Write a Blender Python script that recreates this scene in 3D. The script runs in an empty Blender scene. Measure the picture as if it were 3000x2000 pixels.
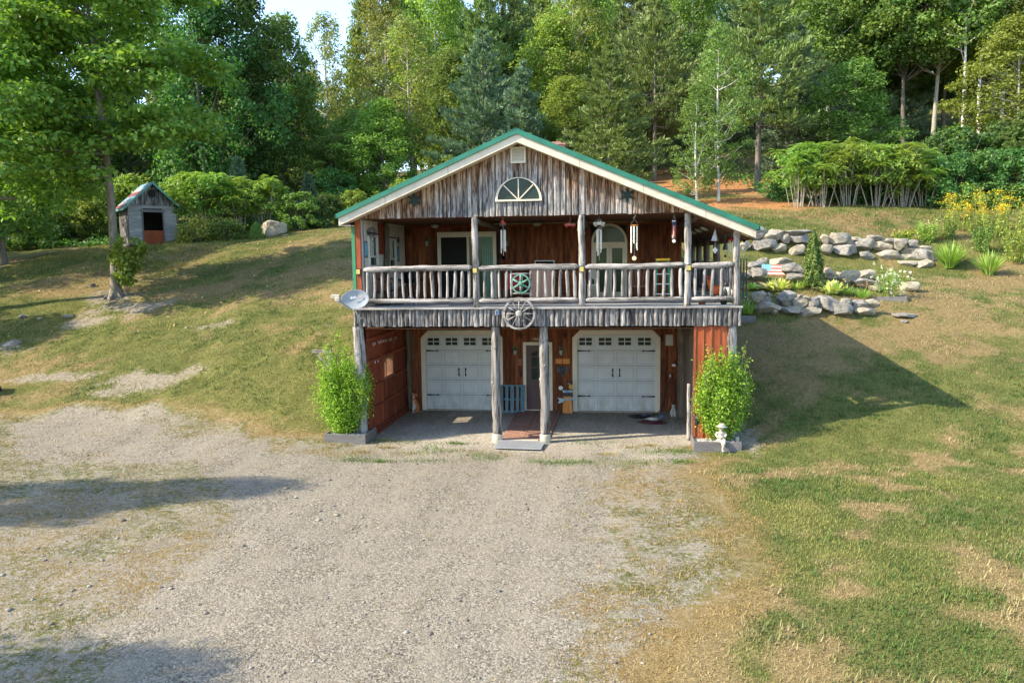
import bpy, bmesh, math, random
import numpy as np
from mathutils import Vector, Matrix
random.seed(7); rng = np.random.default_rng(11)
SC = bpy.context.scene; COL = SC.collection
PI = math.pi

# ---------------------------------------------------------------- mesh builder
class MB:
    def __init__(s): s.v = []; s.f = []
    def add(s, vs, fs, M=None):
        o = len(s.v)
        s.v += [tuple(M @ Vector(p)) for p in vs] if M is not None else [tuple(p) for p in vs]
        s.f += [tuple(i + o for i in q) for q in fs]
        return s
    def box(s, x0, x1, y0, y1, z0, z1, M=None):
        return s.add([(x0,y0,z0),(x1,y0,z0),(x1,y1,z0),(x0,y1,z0),(x0,y0,z1),(x1,y0,z1),(x1,y1,z1),(x0,y1,z1)],
              [(0,3,2,1),(4,5,6,7),(0,1,5,4),(1,2,6,5),(2,3,7,6),(3,0,4,7)], M)
    def cbox(s, x0, x1, y0, y1, z0, z1, b=.01, M=None):      # box with chamfered vertical and top edges
        v = []; 
        for (z, i) in ((z0, 0), (z1 - b, 0), (z1, b)):
            for (x, y) in ((x0+b+i,y0+i),(x1-b-i,y0+i),(x1-i,y0+b+i),(x1-i,y1-b-i),(x1-b-i,y1-i),(x0+b+i,y1-i),(x0+i,y1-b-i),(x0+i,y0+b+i)):
                v.append((x, y, z))
        f = [tuple(range(7, -1, -1)), tuple(range(16, 24))]
        for r in range(2):
            for k in range(8): f.append((r*8+k, r*8+(k+1) % 8, r*8+8+(k+1) % 8, r*8+8+k))
        return s.add(v, f, M)
    def tube(s, pts, rads, n=8, cap=True, jit=0., M=None, sq=1.):
        pts = [Vector(p) for p in pts]
        if not hasattr(rads, '__len__'): rads = [rads] * len(pts)
        vs = []; fs = []; u = None
        for i, p in enumerate(pts):
            t = (pts[min(i+1, len(pts)-1)] - pts[max(i-1, 0)]).normalized()
            if u is None:
                u = t.cross(Vector((0, 0, 1)))
                if u.length < .05: u = t.cross(Vector((0, 1, 0)))
            u = (u - t * u.dot(t)).normalized(); w = t.cross(u)
            for k in range(n):
                a = 2 * PI * k / n; r = rads[i] * (1 + random.uniform(-jit, jit))
                vs.append(p + u * (math.cos(a) * r) + w * (math.sin(a) * r * sq))
        m = len(pts)
        for i in range(m - 1):
            for k in range(n): fs.append((i*n+k, i*n+(k+1) % n, (i+1)*n+(k+1) % n, (i+1)*n+k))
        if cap: fs.append(tuple(range(n-1, -1, -1))); fs.append(tuple((m-1)*n + k for k in range(n)))
        return s.add(vs, fs, M)
    def log(s, p0, p1, r0, r1=None, n=10, seg=.12, wob=.01, jit=.05, ends=True, knots=0):
        p0, p1 = Vector(p0), Vector(p1); L = (p1 - p0).length; r1 = r0 if r1 is None else r1
        m = max(4, int(L / seg)); pts = []; rads = []
        t = (p1 - p0).normalized(); a = t.cross(Vector((0, 0, 1)))
        if a.length < .1: a = t.cross(Vector((0, 1, 0)))
        a.normalize(); b = t.cross(a)
        ph = [random.uniform(0, 6.28) for _ in range(6)]; fr = [random.uniform(.6, 1.6) for _ in range(6)]
        for i in range(m + 1):
            q = i / m; d = q * L
            o = a * wob * (math.sin(d*2.1*fr[0]+ph[0]) + .5*math.sin(d*5*fr[1]+ph[1])) + b * wob * (math.sin(d*2.3*fr[2]+ph[2]) + .5*math.sin(d*6*fr[3]+ph[3]))
            e = 1.
            if ends:
                k = min(d, L - d) / (r0 * .8); e = .62 + .38 * min(1, max(0, k)) ** .6
            pts.append(p0 + t * d + o); rads.append((r0 + (r1 - r0) * q) * e * (1 + .05 * math.sin(d * 7 * fr[4] + ph[4])))
        s.tube(pts, rads, n, True, jit)
        for _ in range(knots):
            i = random.randrange(1, m); an = random.uniform(0, 6.28); r = rads[i]
            c = pts[i] + (a * math.cos(an) + b * math.sin(an)) * r * .85
            s.ball(c, (r*.35, r*.35, r*.35), 6, 4)
        return s
    def prism(s, poly, y0, y1, M=None):      # polygon in xz extruded along y
        n = len(poly)
        vs = [(x, y0, z) for x, z in poly] + [(x, y1, z) for x, z in poly]
        fs = [tuple(range(n)), tuple(range(2*n-1, n-1, -1))] + [(i, i+n, (i+1) % n + n, (i+1) % n) for i in range(n)]
        return s.add(vs, fs, M)
    def ring(s, outer, inner, y0, y1, M=None):   # two matching loops in xz -> framed ring
        n = len(outer); vs = []
        for y in (y0, y1):
            vs += [(x, y, z) for x, z in outer] + [(x, y, z) for x, z in inner]
        fs = []
        for i in range(n):
            j = (i + 1) % n
            fs += [(i, j, n+j, n+i), (2*n+j, 2*n+i, 3*n+i, 3*n+j), (j, i, 2*n+i, 2*n+j), (n+i, n+j, 3*n+j, 3*n+i)]
        return s.add(vs, fs, M)
    def lathe(s, prof, c=(0,0,0), n=16, M=None, axis='z'):
        vs = []; fs = []; m = len(prof)
        for (r, z) in prof:
            for k in range(n):
                a = 2*PI*k/n; x, y = r*math.cos(a), r*math.sin(a)
                p = (x, y, z) if axis == 'z' else ((x, z, y) if axis == 'y' else (z, x, y))
                vs.append((p[0]+c[0], p[1]+c[1], p[2]+c[2]))
        for i in range(m-1):
            for k in range(n):
                q = (i*n+k, i*n+(k+1) % n, (i+1)*n+(k+1) % n, (i+1)*n+k)
                fs.append(q if axis != 'y' else q[::-1])
        fs.append(tuple(range(n-1, -1, -1))); fs.append(tuple((m-1)*n+k for k in range(n)))
        return s.add(vs, fs, M)
    def ball(s, c, r, nu=10, nv=7, M=None):
        if not hasattr(r, '__len__'): r = (r, r, r)
        vs = [(c[0], c[1], c[2]-r[2])]; fs = []
        for j in range(1, nv):
            b = -PI/2 + PI*j/nv
            for k in range(nu):
                a = 2*PI*k/nu; vs.append((c[0]+r[0]*math.cos(b)*math.cos(a), c[1]+r[1]*math.cos(b)*math.sin(a), c[2]+r[2]*math.sin(b)))
        vs.append((c[0], c[1], c[2]+r[2]))
        for k in range(nu): fs.append((0, 1+(k+1) % nu, 1+k))
        for j in range(nv-2):
            for k in range(nu): fs.append((1+j*nu+k, 1+j*nu+(k+1) % nu, 1+(j+1)*nu+(k+1) % nu, 1+(j+1)*nu+k))
        l = len(vs)-1
        for k in range(nu): fs.append((l, 1+(nv-2)*nu+k, 1+(nv-2)*nu+(k+1) % nu))
        return s.add(vs, fs, M)
    def mesh(s, name):
        me = bpy.data.meshes.new(name); me.from_pydata(s.v, [], s.f); me.update(); return me
    def build(s, name, m, parent=None, loc=None, smooth=False, rz=0):
        me = s.mesh(name)
        bm = bmesh.new(); bm.from_mesh(me); bmesh.ops.recalc_face_normals(bm, faces=bm.faces); bm.to_mesh(me); bm.free()
        return link(name, me, m, parent, loc, smooth, rz)

def link(name, me, m, parent=None, loc=None, smooth=False, rz=0):
    if smooth:
        me.polygons.foreach_set('use_smooth', [True] * len(me.polygons))
    if m is not None:
        me.materials.clear(); me.materials.append(m)
    o = bpy.data.objects.new(name, me); COL.objects.link(o)
    if parent is not None: o.parent = parent
    if loc is not None: o.location = loc
    o.rotation_euler[2] = rz
    return o

def tag(o, label=None, cat=None, group=None, kind=None):
    if label: o['label'] = label
    if cat: o['category'] = cat
    if group: o['group'] = group
    if kind: o['kind'] = kind
    return o

def thing(name, label, cat, loc=(0,0,0), rz=0, group=None, rot=None):
    o = bpy.data.objects.new(name, None); COL.objects.link(o)
    o.location = loc; o.rotation_euler = rot if rot else (0, 0, rz); o.empty_display_size = .2
    return tag(o, label, cat, group)

def copy_tree(o, parent=None):
    c = o.copy(); COL.objects.link(c); c.parent = parent
    for ch in list(o.children): copy_tree(ch, c)
    return c

def np_mesh(name, V, F, mat, parent=None, col=None, smooth=False):
    """V (N,3) float, F (M,k) int with k = 3 or 4"""
    me = bpy.data.meshes.new(name); k = F.shape[1]
    me.vertices.add(len(V)); me.vertices.foreach_set('co', np.ascontiguousarray(V, np.float32).ravel())
    me.loops.add(F.size); me.loops.foreach_set('vertex_index', np.ascontiguousarray(F, np.int32).ravel())
    me.polygons.add(len(F)); me.polygons.foreach_set('loop_start', np.arange(0, F.size, k, dtype=np.int32))
    try: me.polygons.foreach_set('loop_total', np.full(len(F), k, np.int32))
    except Exception: pass
    if col is not None:
        at = me.color_attributes.new('col', 'FLOAT_COLOR', 'POINT')
        c4 = np.ones((len(V), 4), np.float32); c4[:, :3] = col; at.data.foreach_set('color', c4.ravel())
    me.update(calc_edges=True)
    if smooth: me.polygons.foreach_set('use_smooth', np.ones(len(F), bool))
    if mat is not None: me.materials.append(mat)
    if parent is False: return me
    o = bpy.data.objects.new(name, me); COL.objects.link(o)
    if parent is not None: o.parent = parent
    return o

def remeshed(mb, name, mat, parent=None, loc=None, voxel=.012, smooth_it=6, rz=0):
    """joins the shapes of mb into one continuous skin"""
    me = mb.mesh(name); o = bpy.data.objects.new(name + '_tmp', me); COL.objects.link(o)
    r = o.modifiers.new('r', 'REMESH'); r.mode = 'VOXEL'; r.voxel_size = voxel
    sm = o.modifiers.new('s', 'SMOOTH'); sm.iterations = smooth_it; sm.factor = .5
    dg = bpy.context.evaluated_depsgraph_get(); m2 = bpy.data.meshes.new_from_object(o.evaluated_get(dg))
    bpy.data.objects.remove(o); m2.name = name
    return link(name, m2, mat, parent, loc, True, rz)

def text(name, s, size, mat, parent, loc, rot=(PI/2, 0, 0), ext=.003, align='CENTER'):
    cu = bpy.data.curves.new(name, 'FONT'); cu.body = s; cu.size = size; cu.extrude = ext; cu.align_x = align; cu.align_y = 'CENTER'
    o = bpy.data.objects.new(name + '_tmp', cu); COL.objects.link(o)
    dg = bpy.context.evaluated_depsgraph_get(); me = bpy.data.meshes.new_from_object(o.evaluated_get(dg)); bpy.data.objects.remove(o)
    t = link(name, me, mat, parent, loc); t.rotation_euler = rot
    return t

# ---------------------------------------------------------------- materials
def newmat(name):
    m = bpy.data.materials.new(name); m.use_nodes = True; nt = m.node_tree
    b = nt.nodes['Principled BSDF']; b.inputs['Roughness'].default_value = .85
    b.inputs['Specular IOR Level'].default_value = .25
    return m, nt, b
def nd(nt, typ, **kw):
    n = nt.nodes.new(typ)
    for k, v in kw.items():
        if hasattr(n, k): setattr(n, k, v)
        else: n.inputs[k.replace('_', ' ')].default_value = v
    return n
def c4(c): return (c[0], c[1], c[2], 1)
def ramp(nt, stops, src=None, interp='LINEAR'):
    r = nt.nodes.new('ShaderNodeValToRGB'); e = r.color_ramp.elements; r.color_ramp.interpolation = interp
    while len(e) < len(stops): e.new(.5)
    for i, (p, c) in enumerate(stops): e[i].position = p; e[i].color = c4(c)
    if src is not None: nt.links.new(src, r.inputs[0])
    return r
def mixc(nt, fac, a, b, blend='MIX'):
    m = nt.nodes.new('ShaderNodeMix'); m.data_type = 'RGBA'; m.blend_type = blend
    for s, v in ((0, fac), (6, a), (7, b)):
        if hasattr(v, 'links') or isinstance(v, bpy.types.NodeSocket): nt.links.new(v, m.inputs[s])
        else: m.inputs[s].default_value = v if s == 0 else c4(v)
    return m.outputs[2]
def math_(nt, op, a, b=0., c=None, clamp=False):
    m = nt.nodes.new('ShaderNodeMath'); m.operation = op; m.use_clamp = clamp
    for i, v in enumerate((a, b) if c is None else (a, b, c)):
        if isinstance(v, bpy.types.NodeSocket): nt.links.new(v, m.inputs[i])
        else: m.inputs[i].default_value = v
    return m.outputs[0]
def objcoord(nt, scale=(1,1,1), geo=False):
    if geo: src = nd(nt, 'ShaderNodeNewGeometry').outputs['Position']
    else: src = nd(nt, 'ShaderNodeTexCoord').outputs['Object']
    mp = nt.nodes.new('ShaderNodeMapping'); mp.inputs['Scale'].default_value = scale
    nt.links.new(src, mp.inputs[0]); return mp.outputs[0]
def noise(nt, vec, scale=5., detail=4., rough=.55, dist=0.):
    n = nt.nodes.new('ShaderNodeTexNoise'); n.inputs['Scale'].default_value = scale; n.inputs['Detail'].default_value = detail
    n.inputs['Roughness'].default_value = rough; n.inputs['Distortion'].default_value = dist
    nt.links.new(vec, n.inputs['Vector']); return n.outputs[0]
def island(nt): return nd(nt, 'ShaderNodeNewGeometry').outputs['Random Per Island']
def bump(nt, b, h, strength=.4, dist=.02):
    n = nt.nodes.new('ShaderNodeBump'); n.inputs['Strength'].default_value = strength; n.inputs['Distance'].default_value = dist
    nt.links.new(h, n.inputs['Height']); nt.links.new(n.outputs[0], b.inputs['Normal'])

def plain(name, c, rough=.6, metal=0., var=.15, sc=8., spec=.3, bmp=0.):
    m, nt, b = newmat(name)
    v = objcoord(nt); n = noise(nt, v, sc, 5)
    k = ramp(nt, [(.25, [x*(1-var) for x in c]), (.75, [min(1, x*(1+var)) for x in c])], n)
    nt.links.new(k.outputs[0], b.inputs['Base Color'])
    b.inputs['Roughness'].default_value = rough; b.inputs['Metallic'].default_value = metal; b.inputs['Specular IOR Level'].default_value = spec
    if bmp: bump(nt, b, noise(nt, v, sc*6, 4), bmp, .01)
    return m

def wood(name, stops, scale=(14, 14, 1.2), isl=.35, bmp=.5, rough=.9, knots=None, sc=1.):
    """grained timber: noise stretched along the grain, per-board brightness, dark checks and knots"""
    m, nt, b = newmat(name); v = objcoord(nt, scale)
    r = island(nt)
    add = nt.nodes.new('ShaderNodeVectorMath'); add.operation = 'ADD'; nt.links.new(v, add.inputs[0])
    cmb = nt.nodes.new('ShaderNodeCombineXYZ'); nt.links.new(math_(nt, 'MULTIPLY', r, 37.), cmb.inputs[0]); nt.links.new(math_(nt, 'MULTIPLY', r, 11.), cmb.inputs[2]); nt.links.new(cmb.outputs[0], add.inputs[1])
    v = add.outputs[0]
    n1 = noise(nt, v, 1.1*sc, 6, .65, .4); n2 = noise(nt, v, 4.5*sc, 4, .6)
    f = math_(nt, 'ADD', math_(nt, 'MULTIPLY', n1, .65), math_(nt, 'MULTIPLY', n2, .35))
    k = ramp(nt, stops, f)
    br = math_(nt, 'ADD', math_(nt, 'MULTIPLY', r, 2*isl), 1-isl)
    g = nt.nodes.new('ShaderNodeCombineColor'); [nt.links.new(br, g.inputs[i]) for i in range(3)]
    c = mixc(nt, 1., k.outputs[0], g.outputs[0], 'MULTIPLY')
    if knots:
        vo = nt.nodes.new('ShaderNodeTexVoronoi'); vo.inputs['Scale'].default_value = 1.; 
        mp = nt.nodes.new('ShaderNodeMapping'); mp.inputs['Scale'].default_value = (.28, .28, 1.3); nt.links.new(v, mp.inputs[0]); nt.links.new(mp.outputs[0], vo.inputs[0])
        kk = ramp(nt, [(.0, (1,1,1)), (.10, (1,1,1)), (.16, (0,0,0))], vo.outputs['Distance'])
        c = mixc(nt, math_(nt, 'MULTIPLY', kk.outputs[0], .8), c, knots)
    nt.links.new(c, b.inputs['Base Color']); b.inputs['Roughness'].default_value = rough
    bump(nt, b, f, bmp, .015)
    return m

GREY = [(.36, (.025,.023,.022)), (.43, (.10,.092,.086)), (.51, (.25,.23,.213)), (.63, (.41,.38,.35))]
M = {}
M['log_v'] = wood('weathered_log_upright', GREY, (8,8,.8), .12, .7)
M['log_h'] = wood('weathered_log_lying', GREY, (.8,8,8), .12, .7)
M['log_y'] = wood('weathered_log_deep', GREY, (8,.8,8), .12, .6)
M['fascia'] = wood('weathered_slab_wood', [(.38,(.014,.014,.015)), (.45,(.075,.07,.069)), (.53,(.19,.176,.166)), (.64,(.36,.33,.30))], (8,8,1.0), .38, .7, knots=(.10,.075,.06))
M['log_low'] = wood('dark_weathered_post', [(.37,(.02,.018,.016)), (.44,(.08,.071,.065)), (.52,(.19,.173,.155)), (.63,(.33,.30,.27))], (9,9,.7), .1, .8)
M['bark_oak'] = wood('grey_brown_oak_bark', [(.28,(.05,.04,.03)), (.5,(.17,.145,.11)), (.72,(.31,.275,.215))], (6,6,2), .1, .9)
M['dark_log'] = wood('dark_barked_log', [(.25,(.03,.024,.018)), (.5,(.12,.095,.07)), (.75,(.24,.2,.15))], (12,12,1.6), .1, .7)
M['grey_plank'] = wood('grey_planter_plank', [(.25,(.075,.07,.067)), (.5,(.14,.13,.123)), (.8,(.22,.205,.19))], (1.5,12,12), .12, .35)
M['porch_wall'] = wood('red_stained_porch_boards', [(.30,(.025,.010,.006)), (.44,(.10,.031,.013)), (.56,(.19,.063,.024)), (.72,(.32,.125,.045))], (7,7,.9), .3, .25, knots=(.03,.012,.008))
M['red_barn'] = wood('barn_red_boards', [(.28,(.085,.02,.010)), (.5,(.18,.043,.019)), (.75,(.28,.075,.03))], (7,7,.8), .25, .3)
M['orange_board'] = wood('orange_red_boards', [(.28,(.13,.03,.013)), (.5,(.27,.07,.027)), (.75,(.38,.12,.05))], (8,8,.8), .15, .3)
M['ceiling'] = wood('brown_ceiling_boards', [(.25,(.06,.026,.014)), (.5,(.14,.058,.028)), (.8,(.22,.10,.05))], (8,1,8), .25, .2)
M['orange_plank'] = wood('varnished_orange_plank', [(.25,(.35,.12,.025)), (.5,(.5,.19,.04)), (.8,(.62,.27,.07))], (9,9,1), .12, .2, rough=.5)
M['brown_wood'] = wood('brown_furniture_wood', [(.25,(.10,.045,.025)), (.5,(.2,.09,.05)), (.8,(.3,.15,.085))], (8,8,1), .15, .2, rough=.6)
M['pink_wood'] = wood('pale_brown_cabinet_wood', [(.25,(.3,.17,.11)), (.5,(.42,.25,.17)), (.8,(.5,.32,.22))], (9,9,.9), .1, .15)
M['deck'] = wood('grey_painted_deck', [(.3,(.26,.26,.26)), (.6,(.36,.36,.36)), (.8,(.42,.42,.41))], (1,8,8), .1, .1)
M['bark'] = wood('tree_bark', [(.25,(.05,.042,.033)), (.5,(.14,.12,.095)), (.75,(.27,.24,.19))], (7,7,2), .1, .9)
M['bark_pale'] = wood('pale_tree_bark', [(.25,(.13,.115,.09)), (.5,(.3,.27,.215)), (.75,(.46,.42,.34))], (7,7,2), .1, .8)
M['birch'] = wood('white_birch_bark', [(.25,(.1,.09,.08)), (.36,(.5,.47,.42)), (.75,(.72,.69,.63))], (2,2,9), .1, .3)
M['white'] = plain('white_paint', (.6,.58,.53), .5, var=.05)
M['cream'] = plain('cream_trim_paint', (.60,.53,.41), .5, var=.07, sc=3)
M['door_white'] = plain('white_door_paint', (.52,.53,.51), .45, var=.03, sc=2)
M['greenroof'] = plain('green_roof_steel', (.012,.14,.085), .4, .0, .28, sc=2.2, spec=.5)
M['greenpost'] = plain('green_trim_paint', (.05,.21,.10), .5, var=.12)
M['black'] = plain('black_iron', (.018,.018,.02), .5, var=.2)
M['dark'] = plain('dark_interior', (.016,.016,.015), .9)
M['darkgreen'] = plain('dark_green_star_paint', (.01,.022,.02), .6)
M['brown_door'] = plain('brown_door_paint', (.085,.05,.045), .5, var=.1)
M['brass'] = plain('brass', (.7,.5,.16), .3, .9)
M['steel'] = plain('steel', (.5,.5,.5), .35, .9)
M['groove_shade'] = plain('panel_groove_shade_grey', (.33,.335,.33), .6)  # grey paint standing in for the shade of the door panel grooves
M['alu'] = plain('dull_aluminium', (.55,.56,.57), .45, .6)
M['dishgrey'] = plain('grey_dish_paint', (.27,.29,.30), .5, var=.05)
M['concrete'] = plain('pale_concrete', (.42,.37,.29), .9, var=.12, bmp=.3)
M['statue'] = plain('pale_cast_stone', (.38,.345,.28), .85, var=.25, sc=14, bmp=.25)
M['teal'] = plain('teal_iron_paint', (.11,.235,.17), .55, var=.25, sc=20)
M['bluegrey'] = plain('blue_grey_sign_paint', (.10,.17,.2), .7, var=.2)
M['paleblue'] = plain('pale_blue_paint', (.3,.4,.45), .7, var=.15)
M['yellow'] = plain('yellow_paint', (.75,.5,.03), .5)
M['orange'] = plain('orange_paint', (.75,.22,.03), .5)
M['redpaint'] = plain('red_paint', (.5,.035,.03), .5)
M['maroon'] = plain('maroon_rubber', (.085,.018,.02), .5)
M['rubber'] = plain('black_rubber', (.02,.02,.02), .5)
M['blue'] = plain('blue_paint', (.04,.09,.2), .5)
M['ladgreen'] = plain('green_fibreglass', (.02,.25,.14), .5)
M['lettering'] = plain('black_lettering', (.02,.02,.025), .7)
M['lettering_pale'] = plain('white_lettering', (.9,.9,.88), .6)
M['lettering_pink'] = plain('pink_lettering', (.75,.45,.4), .6)
M['lampglass'] = plain('frosted_lamp_glass', (.33,.32,.25), .3)
M['siding_white'] = plain('white_lap_siding', (.6,.55,.46), .6, var=.06)
M['skyglass'] = plain('blue_sky_glass', (.16,.42,.55), .15, spec=.6)
def glass(name, c, rough=.12, spec=.18):
    m = plain(name, c, rough, var=.3, sc=2., spec=spec); return m
M['glass'] = glass('dark_window_glass', (.02,.035,.028))
M['glass_green'] = glass('green_reflecting_glass', (.025,.06,.03))
def clear_glass():
    m, nt, b = newmat('clear_window_glass')
    tr = nt.nodes.new('ShaderNodeBsdfTransparent'); gl = nt.nodes.new('ShaderNodeBsdfGlossy'); gl.inputs['Roughness'].default_value = .05
    mx = nt.nodes.new('ShaderNodeMixShader'); mx.inputs[0].default_value = .12
    nt.links.new(tr.outputs[0], mx.inputs[1]); nt.links.new(gl.outputs[0], mx.inputs[2]); nt.links.new(mx.outputs[0], nt.nodes['Material Output'].inputs[0])
    return m
M['clear'] = clear_glass()
def gable_mat():
    m, nt, b = newmat('weathered_gable_boards'); r = island(nt)
    tc = nd(nt, 'ShaderNodeTexCoord'); sp = nt.nodes.new('ShaderNodeSeparateXYZ'); nt.links.new(tc.outputs['Object'], sp.inputs[0])
    cmb = nt.nodes.new('ShaderNodeCombineXYZ')
    nt.links.new(math_(nt, 'ADD', math_(nt, 'MULTIPLY', sp.outputs[0], 10.), math_(nt, 'MULTIPLY', r, 40.)), cmb.inputs[0])
    nt.links.new(math_(nt, 'MULTIPLY', sp.outputs[1], 13.), cmb.inputs[1]); nt.links.new(math_(nt, 'MULTIPLY', sp.outputs[2], .9), cmb.inputs[2])
    v = cmb.outputs[0]
    n1 = noise(nt, v, 1.2, 6, .65, .5); n2 = noise(nt, v, 5., 4, .6)
    f = math_(nt, 'ADD', math_(nt, 'MULTIPLY', n1, .6), math_(nt, 'MULTIPLY', n2, .4))
    grey = ramp(nt, [(.39,(.011,.011,.014)), (.455,(.07,.067,.07)), (.525,(.23,.213,.196)), (.62,(.44,.40,.35))], f)
    warm = ramp(nt, [(.39,(.014,.010,.008)), (.455,(.13,.055,.025)), (.525,(.34,.2,.11)), (.62,(.55,.42,.28))], f)
    d = math_(nt, 'SUBTRACT', math_(nt, 'SUBTRACT', 7.685, math_(nt, 'MULTIPLY', math_(nt, 'ABSOLUTE', sp.outputs[0]), .424)), sp.outputs[2])
    d = math_(nt, 'ADD', d, math_(nt, 'MULTIPLY', math_(nt, 'SUBTRACT', n1, .5), 1.1)); d = math_(nt, 'ADD', d, math_(nt, 'MULTIPLY', math_(nt, 'SUBTRACT', r, .5), .5))
    k = ramp(nt, [(.05,(1,1,1)), (.8,(.0,.0,.0))], d)
    c = mixc(nt, k.outputs[0], grey.outputs[0], warm.outputs[0])
    br = math_(nt, 'ADD', math_(nt, 'MULTIPLY', r, .5), .75); g = nt.nodes.new('ShaderNodeCombineColor'); [nt.links.new(br, g.inputs[i]) for i in range(3)]
    c = mixc(nt, 1., c, g.outputs[0], 'MULTIPLY')
    nt.links.new(c, b.inputs['Base Color']); b.inputs['Roughness'].default_value = .9; bump(nt, b, f, .6, .015)
    return m
M['gable'] = gable_mat()
def stained(name, c, dirt, z0, z1, amt, sc):
    """old paint: streaky grime, heaviest where rain splashes it (heights z0 to z1)"""
    m, nt, b = newmat(name); v = objcoord(nt, sc); n = noise(nt, v, 1., 6, .65); n2 = noise(nt, objcoord(nt), 2.5, 4)
    sp = nt.nodes.new('ShaderNodeSeparateXYZ'); nt.links.new(objcoord(nt), sp.inputs[0])
    g = nt.nodes.new('ShaderNodeMapRange'); nt.links.new(sp.outputs[2], g.inputs[0]); g.inputs[1].default_value = z0; g.inputs[2].default_value = z1; g.inputs[3].default_value = 1.; g.inputs[4].default_value = .12
    k = ramp(nt, [(.42,(0,0,0)), (.62,(1,1,1))], n); f = math_(nt, 'MULTIPLY', math_(nt, 'MULTIPLY', k.outputs[0], g.outputs[0]), amt)
    base = ramp(nt, [(.3, [q*.93 for q in c]), (.7, [q*1.05 for q in c])], n2); nt.links.new(mixc(nt, f, base.outputs[0], dirt), b.inputs['Base Color']); b.inputs['Roughness'].default_value = .5; return m
M['door_white'] = stained('white_door_paint_with_splashes', (.52,.53,.51), (.30,.26,.20), .05, .75, .75, (5, 5, 1.6))
M['rake'] = stained('cream_rake_paint', (.60,.53,.41), (.30,.25,.18), 5., 8., .5, (3.5, 3.5, 7))
def brick_mat():
    m, nt, b = newmat('red_chimney_brick'); t = nt.nodes.new('ShaderNodeTexBrick'); mp = objcoord(nt, (1,1,1))
    sp = nt.nodes.new('ShaderNodeSeparateXYZ'); nt.links.new(mp, sp.inputs[0]); cb = nt.nodes.new('ShaderNodeCombineXYZ')
    nt.links.new(math_(nt, 'ADD', sp.outputs[0], sp.outputs[1]), cb.inputs[0]); nt.links.new(sp.outputs[2], cb.inputs[1]); nt.links.new(cb.outputs[0], t.inputs[0])
    t.inputs['Color1'].default_value = (.33,.075,.045,1); t.inputs['Color2'].default_value = (.24,.05,.035,1); t.inputs['Mortar'].default_value = (.4,.36,.3,1)
    t.inputs['Scale'].default_value = 1.; t.inputs['Brick Width'].default_value = .21; t.inputs['Row Height'].default_value = .07; t.inputs['Mortar Size'].default_value = .008
    nt.links.new(t.outputs[0], b.inputs['Base Color']); return m
M['brick'] = brick_mat()

def leaf_mat(name, cols, trans=.42, rough=.55, objvar=.25, huevar=.05):
    """leaves: colour varies leaf by leaf and tree by tree; light passes through"""
    m, nt, b = newmat(name); r = island(nt)
    k = ramp(nt, cols, r)
    ob = nd(nt, 'ShaderNodeObjectInfo').outputs['Random']
    hs = nt.nodes.new('ShaderNodeHueSaturation'); nt.links.new(k.outputs[0], hs.inputs['Color'])
    nt.links.new(math_(nt, 'ADD', math_(nt, 'MULTIPLY', ob, objvar*2), 1-objvar), hs.inputs['Value'])
    nt.links.new(math_(nt, 'ADD', math_(nt, 'MULTIPLY', ob, huevar), .5 - huevar/2), hs.inputs['Hue'])
    b.inputs['Roughness'].default_value = rough; b.inputs['Specular IOR Level'].default_value = .3
    nt.links.new(hs.outputs[0], b.inputs['Base Color'])
    tr = nt.nodes.new('ShaderNodeBsdfTranslucent'); nt.links.new(mixc(nt, 1., hs.outputs[0], (1.25,1.25,.6), 'MULTIPLY'), tr.inputs[0])
    mx = nt.nodes.new('ShaderNodeMixShader'); mx.inputs[0].default_value = trans
    nt.links.new(b.outputs[0], mx.inputs[1]); nt.links.new(tr.outputs[0], mx.inputs[2]); nt.links.new(mx.outputs[0], nt.nodes['Material Output'].inputs[0])
    return m
M['lf_dark'] = leaf_mat('dark_maple_leaves', [(0,(.045,.12,.030)), (.6,(.078,.175,.04)), (1,(.125,.225,.055))])
M['lf_mid'] = leaf_mat('mid_green_leaves', [(0,(.095,.17,.036)), (.6,(.15,.235,.05)), (1,(.215,.30,.066))])
M['lf_light'] = leaf_mat('light_green_leaves', [(0,(.145,.22,.038)), (.6,(.215,.30,.05)), (1,(.29,.37,.07))])
M['lf_oak'] = leaf_mat('oak_leaves', [(0,(.10,.19,.03)), (.6,(.165,.275,.042)), (1,(.25,.35,.06))])
M['lf_yellow'] = leaf_mat('olive_leaves', [(0,(.15,.19,.045)), (.6,(.21,.255,.058)), (.96,(.27,.30,.08)), (1,(.3,.17,.07))])
M['lf_sumac'] = leaf_mat('sumac_leaves', [(0,(.14,.25,.045)), (.6,(.22,.34,.062)), (1,(.31,.42,.095))], objvar=.12)
M['lf_bright'] = leaf_mat('bright_shrub_leaves', [(0,(.075,.19,.012)), (.5,(.19,.35,.022)), (.85,(.30,.45,.04)), (1,(.42,.55,.09))], .35, objvar=.03, huevar=.006)
M['lf_birch'] = leaf_mat('birch_leaves', [(0,(.095,.15,.036)), (.6,(.145,.205,.05)), (1,(.21,.27,.07))])
M['lf_arb'] = leaf_mat('arborvitae_sprays', [(0,(0.065,0.124,0.026)), (.6,(0.117,0.182,0.036)), (1,(0.190,0.247,0.051))], .2, objvar=.05)
M['nd_blue'] = leaf_mat('blue_green_needles', [(0,(.085,.155,.09)), (.6,(.135,.215,.125)), (1,(.19,.28,.165))], .25)
M['nd_green'] = leaf_mat('yellow_green_needles', [(0,(.11,.175,.05)), (.6,(.165,.24,.07)), (1,(.235,.315,.095))], .25)
M['lf_hosta'] = leaf_mat('variegated_hosta_leaves', [(0,(0.291,0.437,0.087)), (.5,(0.554,0.670,0.190)), (1,(0.700,0.700,0.393))], .25, objvar=.05)
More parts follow.
